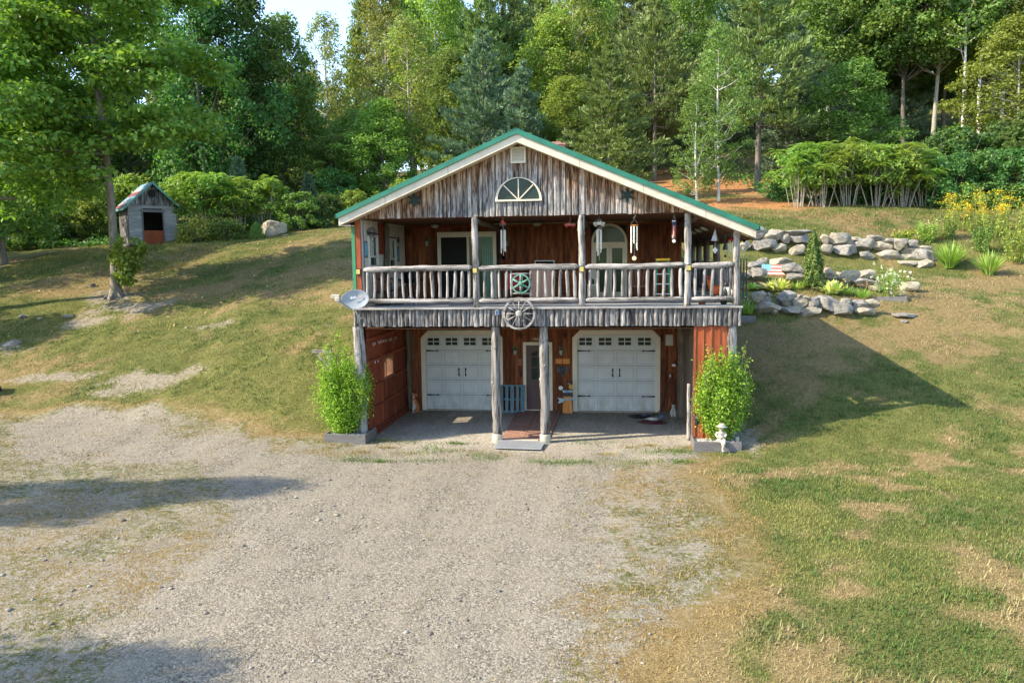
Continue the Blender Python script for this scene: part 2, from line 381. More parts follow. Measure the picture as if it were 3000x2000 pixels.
M['lf_iris'] = leaf_mat('sword_leaves', [(0,(0.146,0.277,0.044)), (.6,(0.291,0.437,0.073)), (.9,(0.437,0.554,0.131)), (1,(0.655,0.554,0.233))], .3, objvar=.05)
M['lf_gold'] = leaf_mat('yellow_green_weed_leaves', [(0,(0.146,0.233,0.044)), (.6,(0.247,0.320,0.058)), (1,(0.408,0.423,0.073))], .3)
M['petal_yellow'] = leaf_mat('yellow_petals', [(0,(.62,.4,.01)), (1,(.8,.62,.04))], .2, objvar=.02)
M['petal_white'] = leaf_mat('white_petals', [(0,(.62,.62,.5)), (1,(.85,.85,.78))], .2, objvar=.02)
M['petal_orange'] = leaf_mat('orange_petals', [(0,(.7,.2,.02)), (1,(.85,.38,.04))], .2, objvar=.02)
def rock_mat():
    m, nt, b = newmat('grey_boulder_stone'); tc = nd(nt, 'ShaderNodeTexCoord').outputs['Object']
    ob = nd(nt, 'ShaderNodeObjectInfo').outputs['Random']
    ad = nt.nodes.new('ShaderNodeVectorMath'); ad.operation = 'ADD'; nt.links.new(tc, ad.inputs[0])
    cb = nt.nodes.new('ShaderNodeCombineXYZ'); nt.links.new(math_(nt, 'MULTIPLY', ob, 50.), cb.inputs[0]); nt.links.new(cb.outputs[0], ad.inputs[1]); v = ad.outputs[0]
    n1 = noise(nt, v, 2.6, 9, .72, .5); n2 = noise(nt, v, 13., 8, .75)
    f = math_(nt, 'ADD', math_(nt, 'MULTIPLY', n1, .5), math_(nt, 'MULTIPLY', n2, .5))
    a = ramp(nt, [(.36,(.03,.03,.03)), (.44,(.13,.122,.112)), (.53,(.25,.232,.202)), (.66,(.41,.375,.315))], f)
    w = ramp(nt, [(.36,(.09,.075,.055)), (.46,(.28,.24,.175)), (.66,(.48,.42,.325))], f)
    t = ramp(nt, [(.4,(0,0,0)), (.6,(1,1,1))], math_(nt, 'ADD', math_(nt, 'MULTIPLY', noise(nt, v, .9, 3), .8), math_(nt, 'MULTIPLY', math_(nt, 'SUBTRACT', ob, .4), .6)))
    nt.links.new(mixc(nt, t.outputs[0], a.outputs[0], w.outputs[0]), b.inputs['Base Color']); bump(nt, b, f, .8, .05); b.inputs['Roughness'].default_value = .9
    return m
M['rock'] = rock_mat()
# ---------------------------------------------------------------- terrain heights (x right, y away, z up; metres)
_far = lambda z45, s: [(45, z45), (70, z45 + 25*s), (120, z45 + 75*s), (220, z45 + 140*s), (420, z45 + 150*s)]
TCOLS = [
 (-400, [(-400,0),(0,.2),(6,1.),(25,4.),(45,7.)] + _far(7, .14)),
 (-60, [(-400,0),(0,.2),(6,1.),(25,4.8),(45,7.6)] + _far(7.6, .15)),
 (-20, [(-400,0),(-2,0),(2,.15),(6,1.35),(11.8,3.4),(22.8,5.9),(30,6.9),(45,9.2)] + _far(9.2, .17)),
 (-12, [(-400,0),(-2,0),(1.5,.15),(5.5,1.75),(10,3.35),(22,6.3),(30,7.4),(45,9.8)] + _far(9.8, .19)),
 (-6, [(-400,0),(-2.,0),(.5,.12),(5.5,2.55),(9,3.5),(14,4.8),(25,7.05),(32,8),(45,10.2)] + _far(10.2, .22)),
 (-4.42, [(-400,0),(-1.,0),(.5,.1),(5.5,2.55),(9,3.5),(14,4.8),(25,7.05),(32,8),(45,10.2)] + _far(10.2, .23)),
 (-4.30, [(-400,0),(4.6,0),(5.2,1.),(13.8,2.6),(14.6,4.8),(25,7.05),(32,8),(45,10.3)] + _far(10.3, .23)),
 (5.35, [(-400,0),(4.6,0),(5.2,1.),(13.8,2.6),(14.6,4.6),(26,7.5),(45,10.8)] + _far(10.8, .27)),
 (5.50, [(-400,0),(-1,0),(1,.4),(3.7,1.25),(8.0,2.62),(8.8,3.25),(11.6,3.5),(12.4,4.1),(17.3,5.05),(18.3,6.0),(26,7.5),(45,10.8)] + _far(10.8, .27)),
 (9, [(-400,0),(-1.2,0),(0,.22),(1.75,.78),(3.7,1.35),(8.0,2.6),(8.8,3.15),(11.6,3.45),(12.4,4.0),(17.3,4.9),(18.3,5.9),(26,7.5),(45,10.8)] + _far(10.8, .28)),
 (12, [(-400,0),(-1.2,0),(0,.25),(1.75,.78),(3.7,1.3),(8.2,2.4),(8.9,2.7),(11.6,3.35),(12.3,3.75),(17.3,4.6),(18.3,5.6),(26,7.45),(45,10.8)] + _far(10.8, .29)),
 (15.5, [(-400,0),(-1.2,0),(0,.2),(1.75,.7),(3.7,1.15),(8,2.1),(11.5,3.15),(17,4.2),(18,4.95),(26,7.4),(45,10.9)] + _far(10.9, .3)),
 (20, [(-400,0),(-1.2,0),(0,.15),(1.75,.6),(3.7,1.),(8,1.9),(17,4.0),(20,5.2),(26,7.3),(45,11)] + _far(11, .3)),
 (60, [(-400,0),(-2,0),(4,.3),(10,1.9),(26,6.8),(45,10.8)] + _far(10.8, .3)),
 (400, [(-400,0),(-2,0),(4,.3),(10,1.9),(26,6.8),(45,10.8)] + _far(10.8, .3)),
]
_tx = np.array([c[0] for c in TCOLS], float)
def _col(i, y):
    p = np.array(TCOLS[i][1], float); return np.interp(y, p[:, 0], p[:, 1])
def _raw(x, y):
    x = np.asarray(x, float); y = np.asarray(y, float)
    i = np.clip(np.searchsorted(_tx, x) - 1, 0, len(_tx) - 2); q = np.clip((x - _tx[i]) / (_tx[i+1] - _tx[i]), 0, 1)
    C = np.stack([_col(k, y) for k in range(len(_tx))])
    flat = C.reshape(len(_tx), -1); ii = i.ravel(); n = np.arange(flat.shape[1])
    return (flat[ii, n] * (1 - q.ravel()) + flat[ii + 1, n] * q.ravel()).reshape(x.shape)
def _smooth_y(x, y):
    s = np.zeros_like(np.asarray(x, float) + np.asarray(y, float))
    for d, w in ((-.3, .2), (-.12, .2), (0, .2), (.12, .2), (.3, .2)): s = s + w * _raw(x, y + d)
    return s
_g = np.random.default_rng(5); _lat = _g.random((256, 256))
def vnoise(x, y):
    xi = np.floor(x).astype(int); yi = np.floor(y).astype(int); fx = x - xi; fy = y - yi
    fx = fx*fx*(3-2*fx); fy = fy*fy*(3-2*fy); L = lambda a, b: _lat[a % 256, b % 256]
    return (L(xi,yi)*(1-fx)+L(xi+1,yi)*fx)*(1-fy) + (L(xi,yi+1)*(1-fx)+L(xi+1,yi+1)*fx)*fy
def fbm(x, y, s, o=4):
    x = np.asarray(x, float); y = np.asarray(y, float); r = 0; a = .5; t = 0
    for k in range(o): r = r + a * vnoise(x/s + 13.7*k, y/s + 7.3*k); t += a; a *= .55; s *= .5
    return r / t
def hz(x, y):
    """ground height"""
    x = np.asarray(x, float); y = np.asarray(y, float)
    z = _smooth_y(x, y)
    side = ((x < -4.4) | (x > 5.5) | (y > 14.6))
    w = np.where(side, np.clip(z / 1.5, 0, 1), 0)
    flat = np.where((x > -4.6) & (x < 5.6) & (y > -.3) & (y < 14), 0., 1.)
    z = z + w * (fbm(x, y, 5., 3) - .5) * .5 * np.clip((y + 2) / 12, .3, 1) + flat * (fbm(x + 40, y, 1.6, 3) - .5) * .07
    return z
# ---------------------------------------------------------------- camera, sky, sun
def setup():
    yaw, pitch, roll = -.12863, .10158, -.01344
    cy, sy = math.cos(yaw), math.sin(yaw)
    f = Vector((sy*math.cos(pitch), cy*math.cos(pitch), -math.sin(pitch))); r = Vector((cy, -sy, 0)); u = r.cross(f)
    r2 = r*math.cos(roll) + u*math.sin(roll); u2 = -r*math.sin(roll) + u*math.cos(roll)
    cam = bpy.data.cameras.new('camera'); co = bpy.data.objects.new('camera', cam); COL.objects.link(co)
    m = Matrix((r2, u2, -f)).transposed().to_4x4(); m.translation = (2.402, -20.411, 4.763); co.matrix_world = m
    cam.lens = 28.; cam.sensor_width = 36.; cam.clip_end = 2000; cam.clip_start = .1; SC.camera = co
    w = bpy.data.worlds.new('World'); SC.world = w; w.use_nodes = True; nt = w.node_tree
    sky = nt.nodes.new('ShaderNodeTexSky'); sky.sky_type = 'NISHITA'; sky.sun_disc = False
    sky.sun_elevation = math.radians(37.3); sky.sun_rotation = math.radians(250); sky.air_density = 1.; sky.dust_density = .6; sky.ozone_density = 1.6
    bg = nt.nodes['Background']; bg.inputs[1].default_value = SKY; nt.links.new(sky.outputs[0], bg.inputs[0])
    l = bpy.data.lights.new('sun', 'SUN'); l.energy = SUN; l.angle = math.radians(.55); l.color = (1., .88, .68)
    lo = bpy.data.objects.new('sun', l); COL.objects.link(lo)
    lo.rotation_euler = Vector((1.235, .45, -1.)).to_track_quat('-Z', 'Y').to_euler(); lo.location = (-30, -10, 20)
    SC.view_settings.view_transform = 'Standard'; SC.view_settings.look = 'None'; SC.view_settings.exposure = EXPO; SC.view_settings.gamma = 1
    SC.cycles.max_bounces = 8; SC.cycles.transparent_max_bounces = 12; SC.cycles.use_denoising = True
SKY, SUN, EXPO = .15, 3.1, 1.86
setup()

# ---------------------------------------------------------------- the ground sheet
GRAVEL_CORE = [[-15.86,.93],[-14.48,2.11],[-11.84,2.09],[-9.43,.33],[-8.17,.66],[-4.71,-1.65],[-3.97,-.03],[-4.32,.96],[-4.21,4.3],[4.59,4.3],[4.26,-.95],[3.12,-1.73],[2.68,-4.47],[2.4,-6.75],[2.65,-8.85],[2.31,-10.53],[1.78,-11.79],[4,-40],[-30,-40],[-9,-20],[-3.65,-12.37],[-4.43,-10.71],[-4.76,-8.99],[-4.66,-7.54],[-5.18,-6.3],[-6.26,-4.53],[-8.14,-3.22],[-12.85,-2.67]]
GRAVEL_EDGE = [[-17.05,2.38],[-11.9,2.37],[-7.68,.94],[-4.81,-.35],[-4.32,.96],[-4.21,4.3],[4.59,4.3],[4.3,-.94],[4.83,-3.03],[4.42,-7.28],[4.41,-9.26],[3.28,-11.66],[8,-40],[-40,-40],[-40,-2]]
DRY = [(-6.57,-8.86,3.2,2.4),(-9.43,-6.21,2,1),(-4.34,-1.42,1.6,.5),(5.48,-2.13,2.4,.9),(3.77,-10.86,2.6,1.3),(5.07,-11.21,2,.9),(9.19,5.02,4.5,2.2),(7.48,2.67,2,1.2),(7.32,-4.84,1.3,.7),(5.84,-6.79,1.1,.5),(5.03,-8.72,.9,.6),(8.57,-3.77,1.6,.6),(9.06,-.69,1.2,.4),(-10.09,12.97,3,2.6),(-12.3,11.28,2.5,1.2),(-21.5,14.4,3,2),(-15.57,11.69,3,1),(14.23,10.63,4,2),(15.29,22.38,6,2.5),(17.91,15.09,3,2),(3.14,-3.28,1,.6)]
RED = [(9.31,39.77,8,6),(11.02,28.79,5,3),(6.55,46.73,6,4)]
DIRT = [(-12.75,3.8,1.7,.8),(-13.58,3.02,1,.4),(-20.68,7.38,1.1,1.2),(-17.49,10.48,1.8,.7),(-18.78,9.19,1.6,.6),(-16.65,4.27,1.4,.3),(-12.32,7.72,1.6,.3),(5.73,-.14,.25,1.2),(-19.3,12.1,1.6,1.)]
def poly_sd(x, y, poly):
    """signed distance to a polygon, negative inside"""
    P = np.array(poly, float); d = np.full(x.shape, 1e9); ins = np.zeros(x.shape, bool)
    for i in range(len(P)):
        a, b = P[i], P[(i+1) % len(P)]; e = b - a
        t = np.clip(((x-a[0])*e[0] + (y-a[1])*e[1]) / (e@e + 1e-9), 0, 1)
        d = np.minimum(d, np.hypot(x-a[0]-t*e[0], y-a[1]-t*e[1]))
        c = ((a[1] > y) != (b[1] > y)) & (x < (b[0]-a[0])*(y-a[1])/(b[1]-a[1]+1e-12)+a[0]); ins ^= c
    return np.where(ins, -d, d)
def spots(x, y, L):
    r = np.zeros(x.shape)
    for cx, cy, rx, ry in L: r = np.maximum(r, np.clip((1.5 - np.hypot((x-cx)/rx, (y-cy)/ry))*.8, 0, 1))
    return r
def masks(x, y):
    n1 = fbm(x, y, 1.6, 5) - .5; n2 = fbm(x+90, y+31, .5, 3) - .5
    core = poly_sd(x, y, GRAVEL_CORE); edge = poly_sd(x, y, GRAVEL_EDGE)
    g = np.clip(.5 - (core + n1*2.2)/1.6, 0, 1); e = np.clip(.5 - (edge + n1*1.9)/1.4, 0, 1) * .53
    far = np.clip((12 - y) / 2, 0, 1) * np.clip((1.2 - hz(x, y)) / .6, 0, 1)
    gravel = np.clip(np.maximum(g, e) * far, 0, 1)
    inside = (x > -4.25) & (x < 5.3) & (y > -.1) & (y < 4.6)
    gravel = np.where(inside, np.clip(gravel + .4, 0, 1), gravel)
    dirt = np.clip(spots(x, y, DIRT)*.62 + n1*1.5 + n2*.8, 0, 1); dirt = np.where(spots(x, y, DIRT) > 0, dirt, 0)
    n3 = fbm(x+20, y+60, 4.5, 3) - .5; dry = np.clip(spots(x, y, DRY)*.62 + n1*1.9 + n2*1.5 + n3*1.2 + .22, 0, 1)
    dry = np.where(x < -5, np.clip(dry - .05, 0, 1), dry); dry = np.where((x > 2.5) & (y < 1), np.clip(dry + n1*1.1 + n2*1.2 - .12, 0, 1), dry)
    fringe = np.clip(1 - np.abs(gravel - .34)/.30, 0, 1)*far; dry = np.clip(np.maximum(dry, fringe*(.8 + n1*.8)), 0, 1)
    mid = np.clip(spots(x, y, [(-8.,-3.2,4.5,2.2)])*1.2, 0, 1)*far; dry = dry*(1 - .45*mid)
    red = np.clip(spots(x, y, RED)*1.3 + n1*.9 - .15, 0, 1); red = np.where(spots(x, y, RED) > 0, red, 0)
    return gravel, dry, red, dirt
def pale_mask(x, y):
    n = fbm(x+11, y+5, 1.1, 4) - .5; return np.clip(1 - np.abs(y - 1.5)/3.4 + n*1.2, 0, 1)*np.clip((4.6 - np.abs(x - .4))/.8 + n, 0, 1)
def ground_mat():
    m, nt, b = newmat('ground_gravel_and_turf'); P = objcoord(nt, (1,1,1), True)
    A = lambda n: nd(nt, 'ShaderNodeAttribute', attribute_name=n).outputs['Fac']
    nf = noise(nt, P, 9., 6, .7); nm = noise(nt, P, 1.7, 5, .6); nl = noise(nt, P, .35, 3, .5)
    # gravel
    vo = nt.nodes.new('ShaderNodeTexVoronoi'); vo.inputs['Scale'].default_value = 34.; nt.links.new(P, vo.inputs['Vector'])
    vs = nt.nodes.new('ShaderNodeSeparateColor'); nt.links.new(vo.outputs['Color'], vs.inputs[0])
    st = ramp(nt, [(0,(.066,.057,.043)), (.35,(.148,.129,.098)), (.7,(.215,.19,.145)), (1,(.33,.295,.23))], vs.outputs[0])
    dust = ramp(nt, [(.3,(.19,.164,.122)), (.7,(.238,.207,.156))], nf)
    tr = noise(nt, objcoord(nt, (1.15, .10, 1), True), 1., 4, .6); gv = math_(nt, 'ADD', math_(nt, 'MULTIPLY', math_(nt, 'SUBTRACT', tr, .5), .6), 1.); tg = nt.nodes.new('ShaderNodeCombineColor'); [nt.links.new(gv, tg.inputs[i]) for i in range(3)]
    df = ramp(nt, [(.38,(0,0,0)), (.62,(1,1,1))], math_(nt, 'ADD', math_(nt, 'MULTIPLY', nm, .65), math_(nt, 'MULTIPLY', tr, .35)))
    gr = mixc(nt, math_(nt, 'MULTIPLY', df.outputs[0], .8), st.outputs[0], dust.outputs[0]); gr = mixc(nt, 1., gr, tg.outputs[0], 'MULTIPLY')
    pg = math_(nt, 'ADD', math_(nt, 'MULTIPLY', A('pale'), .75), 1.); pc = nt.nodes.new('ShaderNodeCombineColor'); [nt.links.new(pg, pc.inputs[i]) for i in range(3)]; gr = mixc(nt, 1., gr, pc.outputs[0], 'MULTIPLY'); gr = mixc(nt, math_(nt, 'MULTIPLY', A('pale'), .5), gr, mixc(nt, 1., gr, (.95,1.02,1.15), 'MULTIPLY'))
    # turf and thatch between the blades
    nff = noise(nt, P, 38., 4, .7)
    gs = ramp(nt, [(.33,(.028,.034,.009)), (.48,(.085,.09,.024)), (.62,(.16,.15,.048))], math_(nt, 'ADD', math_(nt, 'MULTIPLY', nff, .6), math_(nt, 'MULTIPLY', nm, .4)))
    dr = ramp(nt, [(.32,(.085,.055,.024)), (.5,(.20,.138,.062)), (.68,(.33,.245,.12))], math_(nt, 'ADD', math_(nt, 'MULTIPLY', nff, .6), math_(nt, 'MULTIPLY', nf, .4)))
    rd = ramp(nt, [(.25,(.14,.06,.025)), (.5,(.32,.15,.06)), (.75,(.42,.24,.11))], nf)
    di = ramp(nt, [(.25,(.11,.09,.065)), (.5,(.2,.17,.125)), (.75,(.29,.25,.195))], nf)
    def edge(a, n, k=.9, lo=.35, hi=.65):
        return ramp(nt, [(lo,(0,0,0)), (hi,(1,1,1))], math_(nt, 'ADD', A(a), math_(nt, 'MULTIPLY', math_(nt, 'SUBTRACT', n, .5), k))).outputs[0]
    c = mixc(nt, math_(nt, 'MULTIPLY', edge('dry', nf, 1.6, .25, .8), .85), gs.outputs[0], dr.outputs[0])
    c = mixc(nt, edge('red', nf, 1.2), c, rd.outputs[0]); c = mixc(nt, edge('dirt', nf, 1.6), c, di.outputs[0])
    ge = edge('gravel', math_(nt, 'ADD', math_(nt, 'MULTIPLY', nf, .7), math_(nt, 'MULTIPLY', nm, .3)), 1.9, .4, .6)
    c = mixc(nt, ge, c, gr)
    nt.links.new(c, b.inputs['Base Color']); b.inputs['Roughness'].default_value = .95; b.inputs['Specular IOR Level'].default_value = .1
    h = math_(nt, 'ADD', math_(nt, 'MULTIPLY', nf, .5), math_(nt, 'MULTIPLY', math_(nt, 'SUBTRACT', 1., vo.outputs['Distance']), .25))
    bump(nt, b, h, .7, .05); return m
def axis(a, b, st, lo, hi, extra):
    s = set(np.round(np.arange(a, b + 1e-6, st), 3)); d = st; v = a
    while v > lo: d *= 1.28; v -= d; s.add(round(v, 2))
    d = st; v = b
    while v < hi: d *= 1.28; v += d; s.add(round(v, 2))
    return np.array(sorted(s | set(extra)))
def build_ground():
    xs = axis(-30, 28, .24, -390, 390, [-4.42, -4.30, 5.35, 5.5]); ys = axis(-16, 34, .24, -390, 415, [])
    X, Y = np.meshgrid(xs, ys); x, y = X.ravel(), Y.ravel(); z = hz(x, y)
    nx, ny = len(xs), len(ys); i = np.arange((ny-1)*(nx-1)); r, c = i // (nx-1), i % (nx-1); a = r*nx + c
    o = np_mesh('ground', np.stack([x, y, z], 1), np.stack([a, a+1, a+nx+1, a+nx], 1), ground_mat(), smooth=True)
    for n, v in zip(('gravel', 'dry', 'red', 'dirt'), masks(x, y)):
        at = o.data.attributes.new(n, 'FLOAT', 'POINT'); at.data.foreach_set('value', v.astype(np.float32))
    at = o.data.attributes.new('pale', 'FLOAT', 'POINT'); at.data.foreach_set('value', pale_mask(x, y).astype(np.float32))
    tag(o, kind='structure'); return o
build_ground()

def vcol_mat(name, trans=.25):
    m, nt, b = newmat(name); a = nd(nt, 'ShaderNodeAttribute', attribute_name='col').outputs['Color']
    nt.links.new(a, b.inputs['Base Color']); b.inputs['Roughness'].default_value = .7
    tr = nt.nodes.new('ShaderNodeBsdfTranslucent'); nt.links.new(a, tr.inputs[0]); mx = nt.nodes.new('ShaderNodeMixShader'); mx.inputs[0].default_value = trans
    nt.links.new(b.outputs[0], mx.inputs[1]); nt.links.new(tr.outputs[0], mx.inputs[2]); nt.links.new(mx.outputs[0], nt.nodes['Material Output'].inputs[0]); return m
CAMX, CAMY = 2.4, -20.4
def in_view(x, y, mg=.06):
    dx, dy = x - CAMX, y - CAMY; a = np.arctan2(dx, dy) + .1286
    return (np.abs(a) < .572 + mg) & (dy > 6.5)
HOUSE = lambda x, y: (x > -4.6) & (x < 5.6) & (y > -.05) & (y < 15)
def grass():
    V, C = [], []
    cells = [((1.5, 16, -13.5, -3), 230000, 1.), ((-16, 1.5, -13.5, -3), 120000, 1.), ((-24, 22, -3, 8), 330000, 1.2), ((-30, 24, 8, 27), 300000, 1.7), ((-30, 26, 27, 48), 30000, 3.)]
    for (x0, x1, y0, y1), n, k in cells:
        x = rng.uniform(x0, x1, n); y = rng.uniform(y0, y1, n)
        ok = in_view(x, y) & ~HOUSE(x, y); x, y = x[ok], y[ok]
        g, dry, red, dirt = masks(x, y); nn = fbm(x+7, y+3, .35, 2)
        p = np.clip(1.05 - g*1.25, 0, 1) * (1 - .85*dirt) * (1 - .8*red)
        p = np.where(g > .3, np.clip(1.25 - g*1.1, .02, 1) * (nn > .5 + .12*np.clip((g-.5)*3, 0, 1)), p)
        ok = rng.random(len(x)) < p; x, y, dry, g = x[ok], y[ok], dry[ok], g[ok]; m = len(x)
        wild = ((y > 18.3) & (x > 5) & (y < 25.5)) | ((x < -19) & (y > 16)); wild = wild & (fbm(x, y, 1.2, 2) > .42)
        h = rng.uniform(.02, .06, m) * (k ** .35) * np.where(wild, 2.6, 1.); wd = rng.uniform(.005, .010, m) * k
        an = rng.uniform(0, 2*PI, m); flat = rng.random(m) < dry*.75; ln = np.where(flat, rng.uniform(1., 2.2, m), rng.uniform(.15, .9, m))
        up = np.where(flat, .35, 1.); z = hz(x, y) - .004
        dx, dy = np.cos(an), np.sin(an)
        a = np.stack([x - dy*wd, y + dx*wd, z], 1); b = np.stack([x + dy*wd, y - dx*wd, z], 1); t = np.stack([x + dx*h*ln, y + dy*h*ln, z + h*up], 1)
        V.append(np.stack([a, b, t], 1).reshape(-1, 3))
        hue = fbm(x+200, y, 1.7, 4)[:, None] + rng.normal(0, .10, (m, 1)) + np.where(x < -4, .13, -.03)[:, None]; hue = np.clip((hue - .36)*3., 0, 1)
        gc = np.array([.066, .125, .022])*(1-hue) + np.array([.23, .235, .058])*hue
        dc = np.array([.40, .30, .145])*rng.uniform(.6, 1.2, (m, 1))
        dr = np.clip(dry + rng.normal(0, .18, m), 0, 1)[:, None]; dr = np.where(flat[:, None], np.maximum(dr, .8), dr*.75)
        dr = np.where(g[:, None] > .22, np.maximum(dr, rng.uniform(.35, 1., (m, 1))), dr); dc = np.where(g[:, None] > .15, dc*np.array([.92, .80, .62]), dc)
        c = (gc*(1-dr) + dc*dr)*rng.uniform(.75, 1.2, (m, 1)); C.append(np.repeat(c, 3, 0))
    n = 26000; x = rng.uniform(-24, 22, n); y = rng.uniform(-13, 16, n); ok = in_view(x, y) & ~HOUSE(x, y) & (fbm(x+3, y+77, 1.3, 3) > .5); x, y = x[ok], y[ok]; g, dry, red, dirt = masks(x, y); ok = (g < .25) & (dirt < .4); x, y, dry = x[ok], y[ok], dry[ok]
    for _ in range(7):                                     # taller weed tufts standing out of the turf
        n = len(x); xx = x + rng.normal(0, .05, n); yy = y + rng.normal(0, .05, n); an = rng.uniform(0, 6.28, n); h = rng.uniform(.04, .12, n); z = hz(xx, yy); w = .010
        a = np.stack([xx - np.sin(an)*w, yy + np.cos(an)*w, z], 1); b = np.stack([xx + np.sin(an)*w, yy - np.cos(an)*w, z], 1); t = np.stack([xx + np.cos(an)*h*.7, yy + np.sin(an)*h*.7, z + h], 1); V.append(np.stack([a, b, t], 1).reshape(-1, 3))
        k = np.clip(dry + rng.normal(0, .15, n), 0, 1)[:, None]; C.append(np.repeat((np.array([.062, .13, .022])*(1-k) + np.array([.34, .27, .13])*k)*rng.uniform(.7, 1.25, (n, 1)), 3, 0))
    for _ in range(46):                                    # weeds pushing up through the stones before the porch
        cx, cy = rng.uniform(-4.2, 4.3), rng.uniform(-2.3, .1); 
        if -.7 < cx < .7 and cy > -1.0: continue
        n = int(rng.uniform(60, 190)); q = rng.uniform(.12, .42); x = cx + rng.normal(0, q, n); y = cy + rng.normal(0, q*.45, n); an = rng.uniform(0, 6.28, n); h = rng.uniform(.03, .09, n); z = hz(x, y); w = .007
        a = np.stack([x - np.sin(an)*w, y + np.cos(an)*w, z], 1); b = np.stack([x + np.sin(an)*w, y - np.cos(an)*w, z], 1); t = np.stack([x + np.cos(an)*h*.8, y + np.sin(an)*h*.8, z + h], 1); V.append(np.stack([a, b, t], 1).reshape(-1, 3))
        base = np.array([.10, .17, .03]) if rng.random() < .6 else np.array([.30, .24, .10]); C.append(np.repeat(base*rng.uniform(.6, 1.3, (n, 1)), 3, 0))
    V = np.concatenate(V); C = np.concatenate(C)
    o = np_mesh('grass', V, np.arange(len(V)).reshape(-1, 3), vcol_mat('grass_blades'), col=C)
    tag(o, 'short sun-dried lawn grass on the slopes around the driveway', 'grass', kind='stuff')
grass()
def octa(x, y, z, r, sq, an):
    n = len(x); u = rng.uniform(.65, 1.35, (n, 6)); D = np.array([[1,0,0],[0,1,0],[-1,0,0],[0,-1,0],[0,0,1],[0,0,-1]], float)
    P = D[None]*u[:, :, None]*r[:, None, None]; P[:, :, 2] *= sq[:, None]; P += rng.normal(0, .16, P.shape)*r[:, None, None]
    ca, sa = np.cos(an)[:, None], np.sin(an)[:, None]; X = P[:, :, 0]*ca - P[:, :, 1]*sa; Y = P[:, :, 0]*sa + P[:, :, 1]*ca
    V = np.stack([X + x[:, None], Y + y[:, None], P[:, :, 2] + z[:, None]], 2).reshape(-1, 3)
    F = np.array([[0,1,4],[1,2,4],[2,3,4],[3,0,4],[1,0,5],[2,1,5],[3,2,5],[0,3,5]]); F = (F[None] + (np.arange(n)*6)[:, None, None]).reshape(-1, 3)
    return V, F
def gravel():
    n = 110000; x = rng.uniform(-20, 6, n); y = -13.5 + 18*rng.random(n)**1.25; ok = in_view(x, y); x, y = x[ok], y[ok]
    g, dry, red, dirt = masks(x, y); nn = fbm(x+51, y+17, .9, 4)
    ok = (g > .3) & (rng.random(len(x)) < np.clip(g*(nn-.32)*3.2, .06, 1)) & ~((y < 4.2) & (y > .2) & (x > -.75) & (x < .85)); x, y = x[ok], y[ok]; m = len(x)
    r = .008 + .009*rng.random(m) + np.where(rng.random(m) < .013, rng.uniform(.010, .03, m), 0)
    left = (x < -2.5) & (y < -3); r = np.where(left & (rng.random(m) < .006), rng.uniform(.03, .065, m), r)
    white = (y > -1.9) & (y < 4.4)
    V, F = octa(x, y, hz(x, y) + r*.15, r, rng.uniform(.3, .55, m), rng.uniform(0, 6.28, m))
    base = rng.choice(4, m, p=[.35, .35, .18, .12]); pal = np.array([[.205,.18,.14],[.25,.222,.175],[.125,.115,.10],[.32,.29,.235]])
    c = pal[base]*rng.uniform(.75, 1.15, (m, 1)); c = np.where(white[:, None], c*1.3, c)
    o = np_mesh('gravel', V, F, vcol_mat('loose_stone', 0.), col=np.repeat(np.clip(c, 0, .8), 6, 0))
    tag(o, 'loose pale gravel stones scattered over the driveway', 'gravel', kind='stuff')
gravel()
# ---------------------------------------------------------------- the house
D = 4.35                      # depth of the porch and of the garage recess
house = thing('house', 'two storey log house with green roof, railed upper porch and two white garage doors below', 'house')
def part(name, mb, mat, parent=None, smooth=False): return mb.build(name, M[mat], parent or house, None, smooth)
SL = .424
def boards_x(mb, x0, x1, y, z0, z1, w=.16, th=.02, gap=.006, var=.25, back=True, holes=()):
    """vertical boards facing -y, cut round rectangular holes"""
    x = x0
    while x < x1 - .02:
        ww = min(w*random.uniform(1-var, 1+var), x1 - x)
        segs = [(z0, z1)]
        for hx0, hx1, hz0, hz1 in holes:
            if x + ww > hx0 + .02 and x < hx1 - .02:
                segs = [s for a, b in segs for s in ((a, min(b, hz0)), (max(a, hz1), b)) if s[1] - s[0] > .02]
        t = th*random.uniform(.7, 1.2)
        for a, b in segs: mb.box(x + gap/2, x + ww - gap/2, y - t, y, a, b)
        x += ww
def boards_y(mb, x, sgn, y0, y1, z0, z1, w=.16, th=.02, gap=.006, holes=()):
    y = y0
    while y < y1 - .02:
        ww = min(w*random.uniform(.75, 1.25), y1 - y); segs = [(z0, z1)]
        for a0, a1, b0, b1 in holes:
            if y + ww > a0 + .02 and y < a1 - .02: segs = [s for a, b in segs for s in ((a, min(b, b0)), (max(a, b1), b)) if s[1] - s[0] > .02]
        t = th*random.uniform(.7, 1.2)
        for a, b in segs: mb.box(min(x, x + sgn*t), max(x, x + sgn*t), y + gap/2, y + ww - gap/2, a, b)
        y += ww
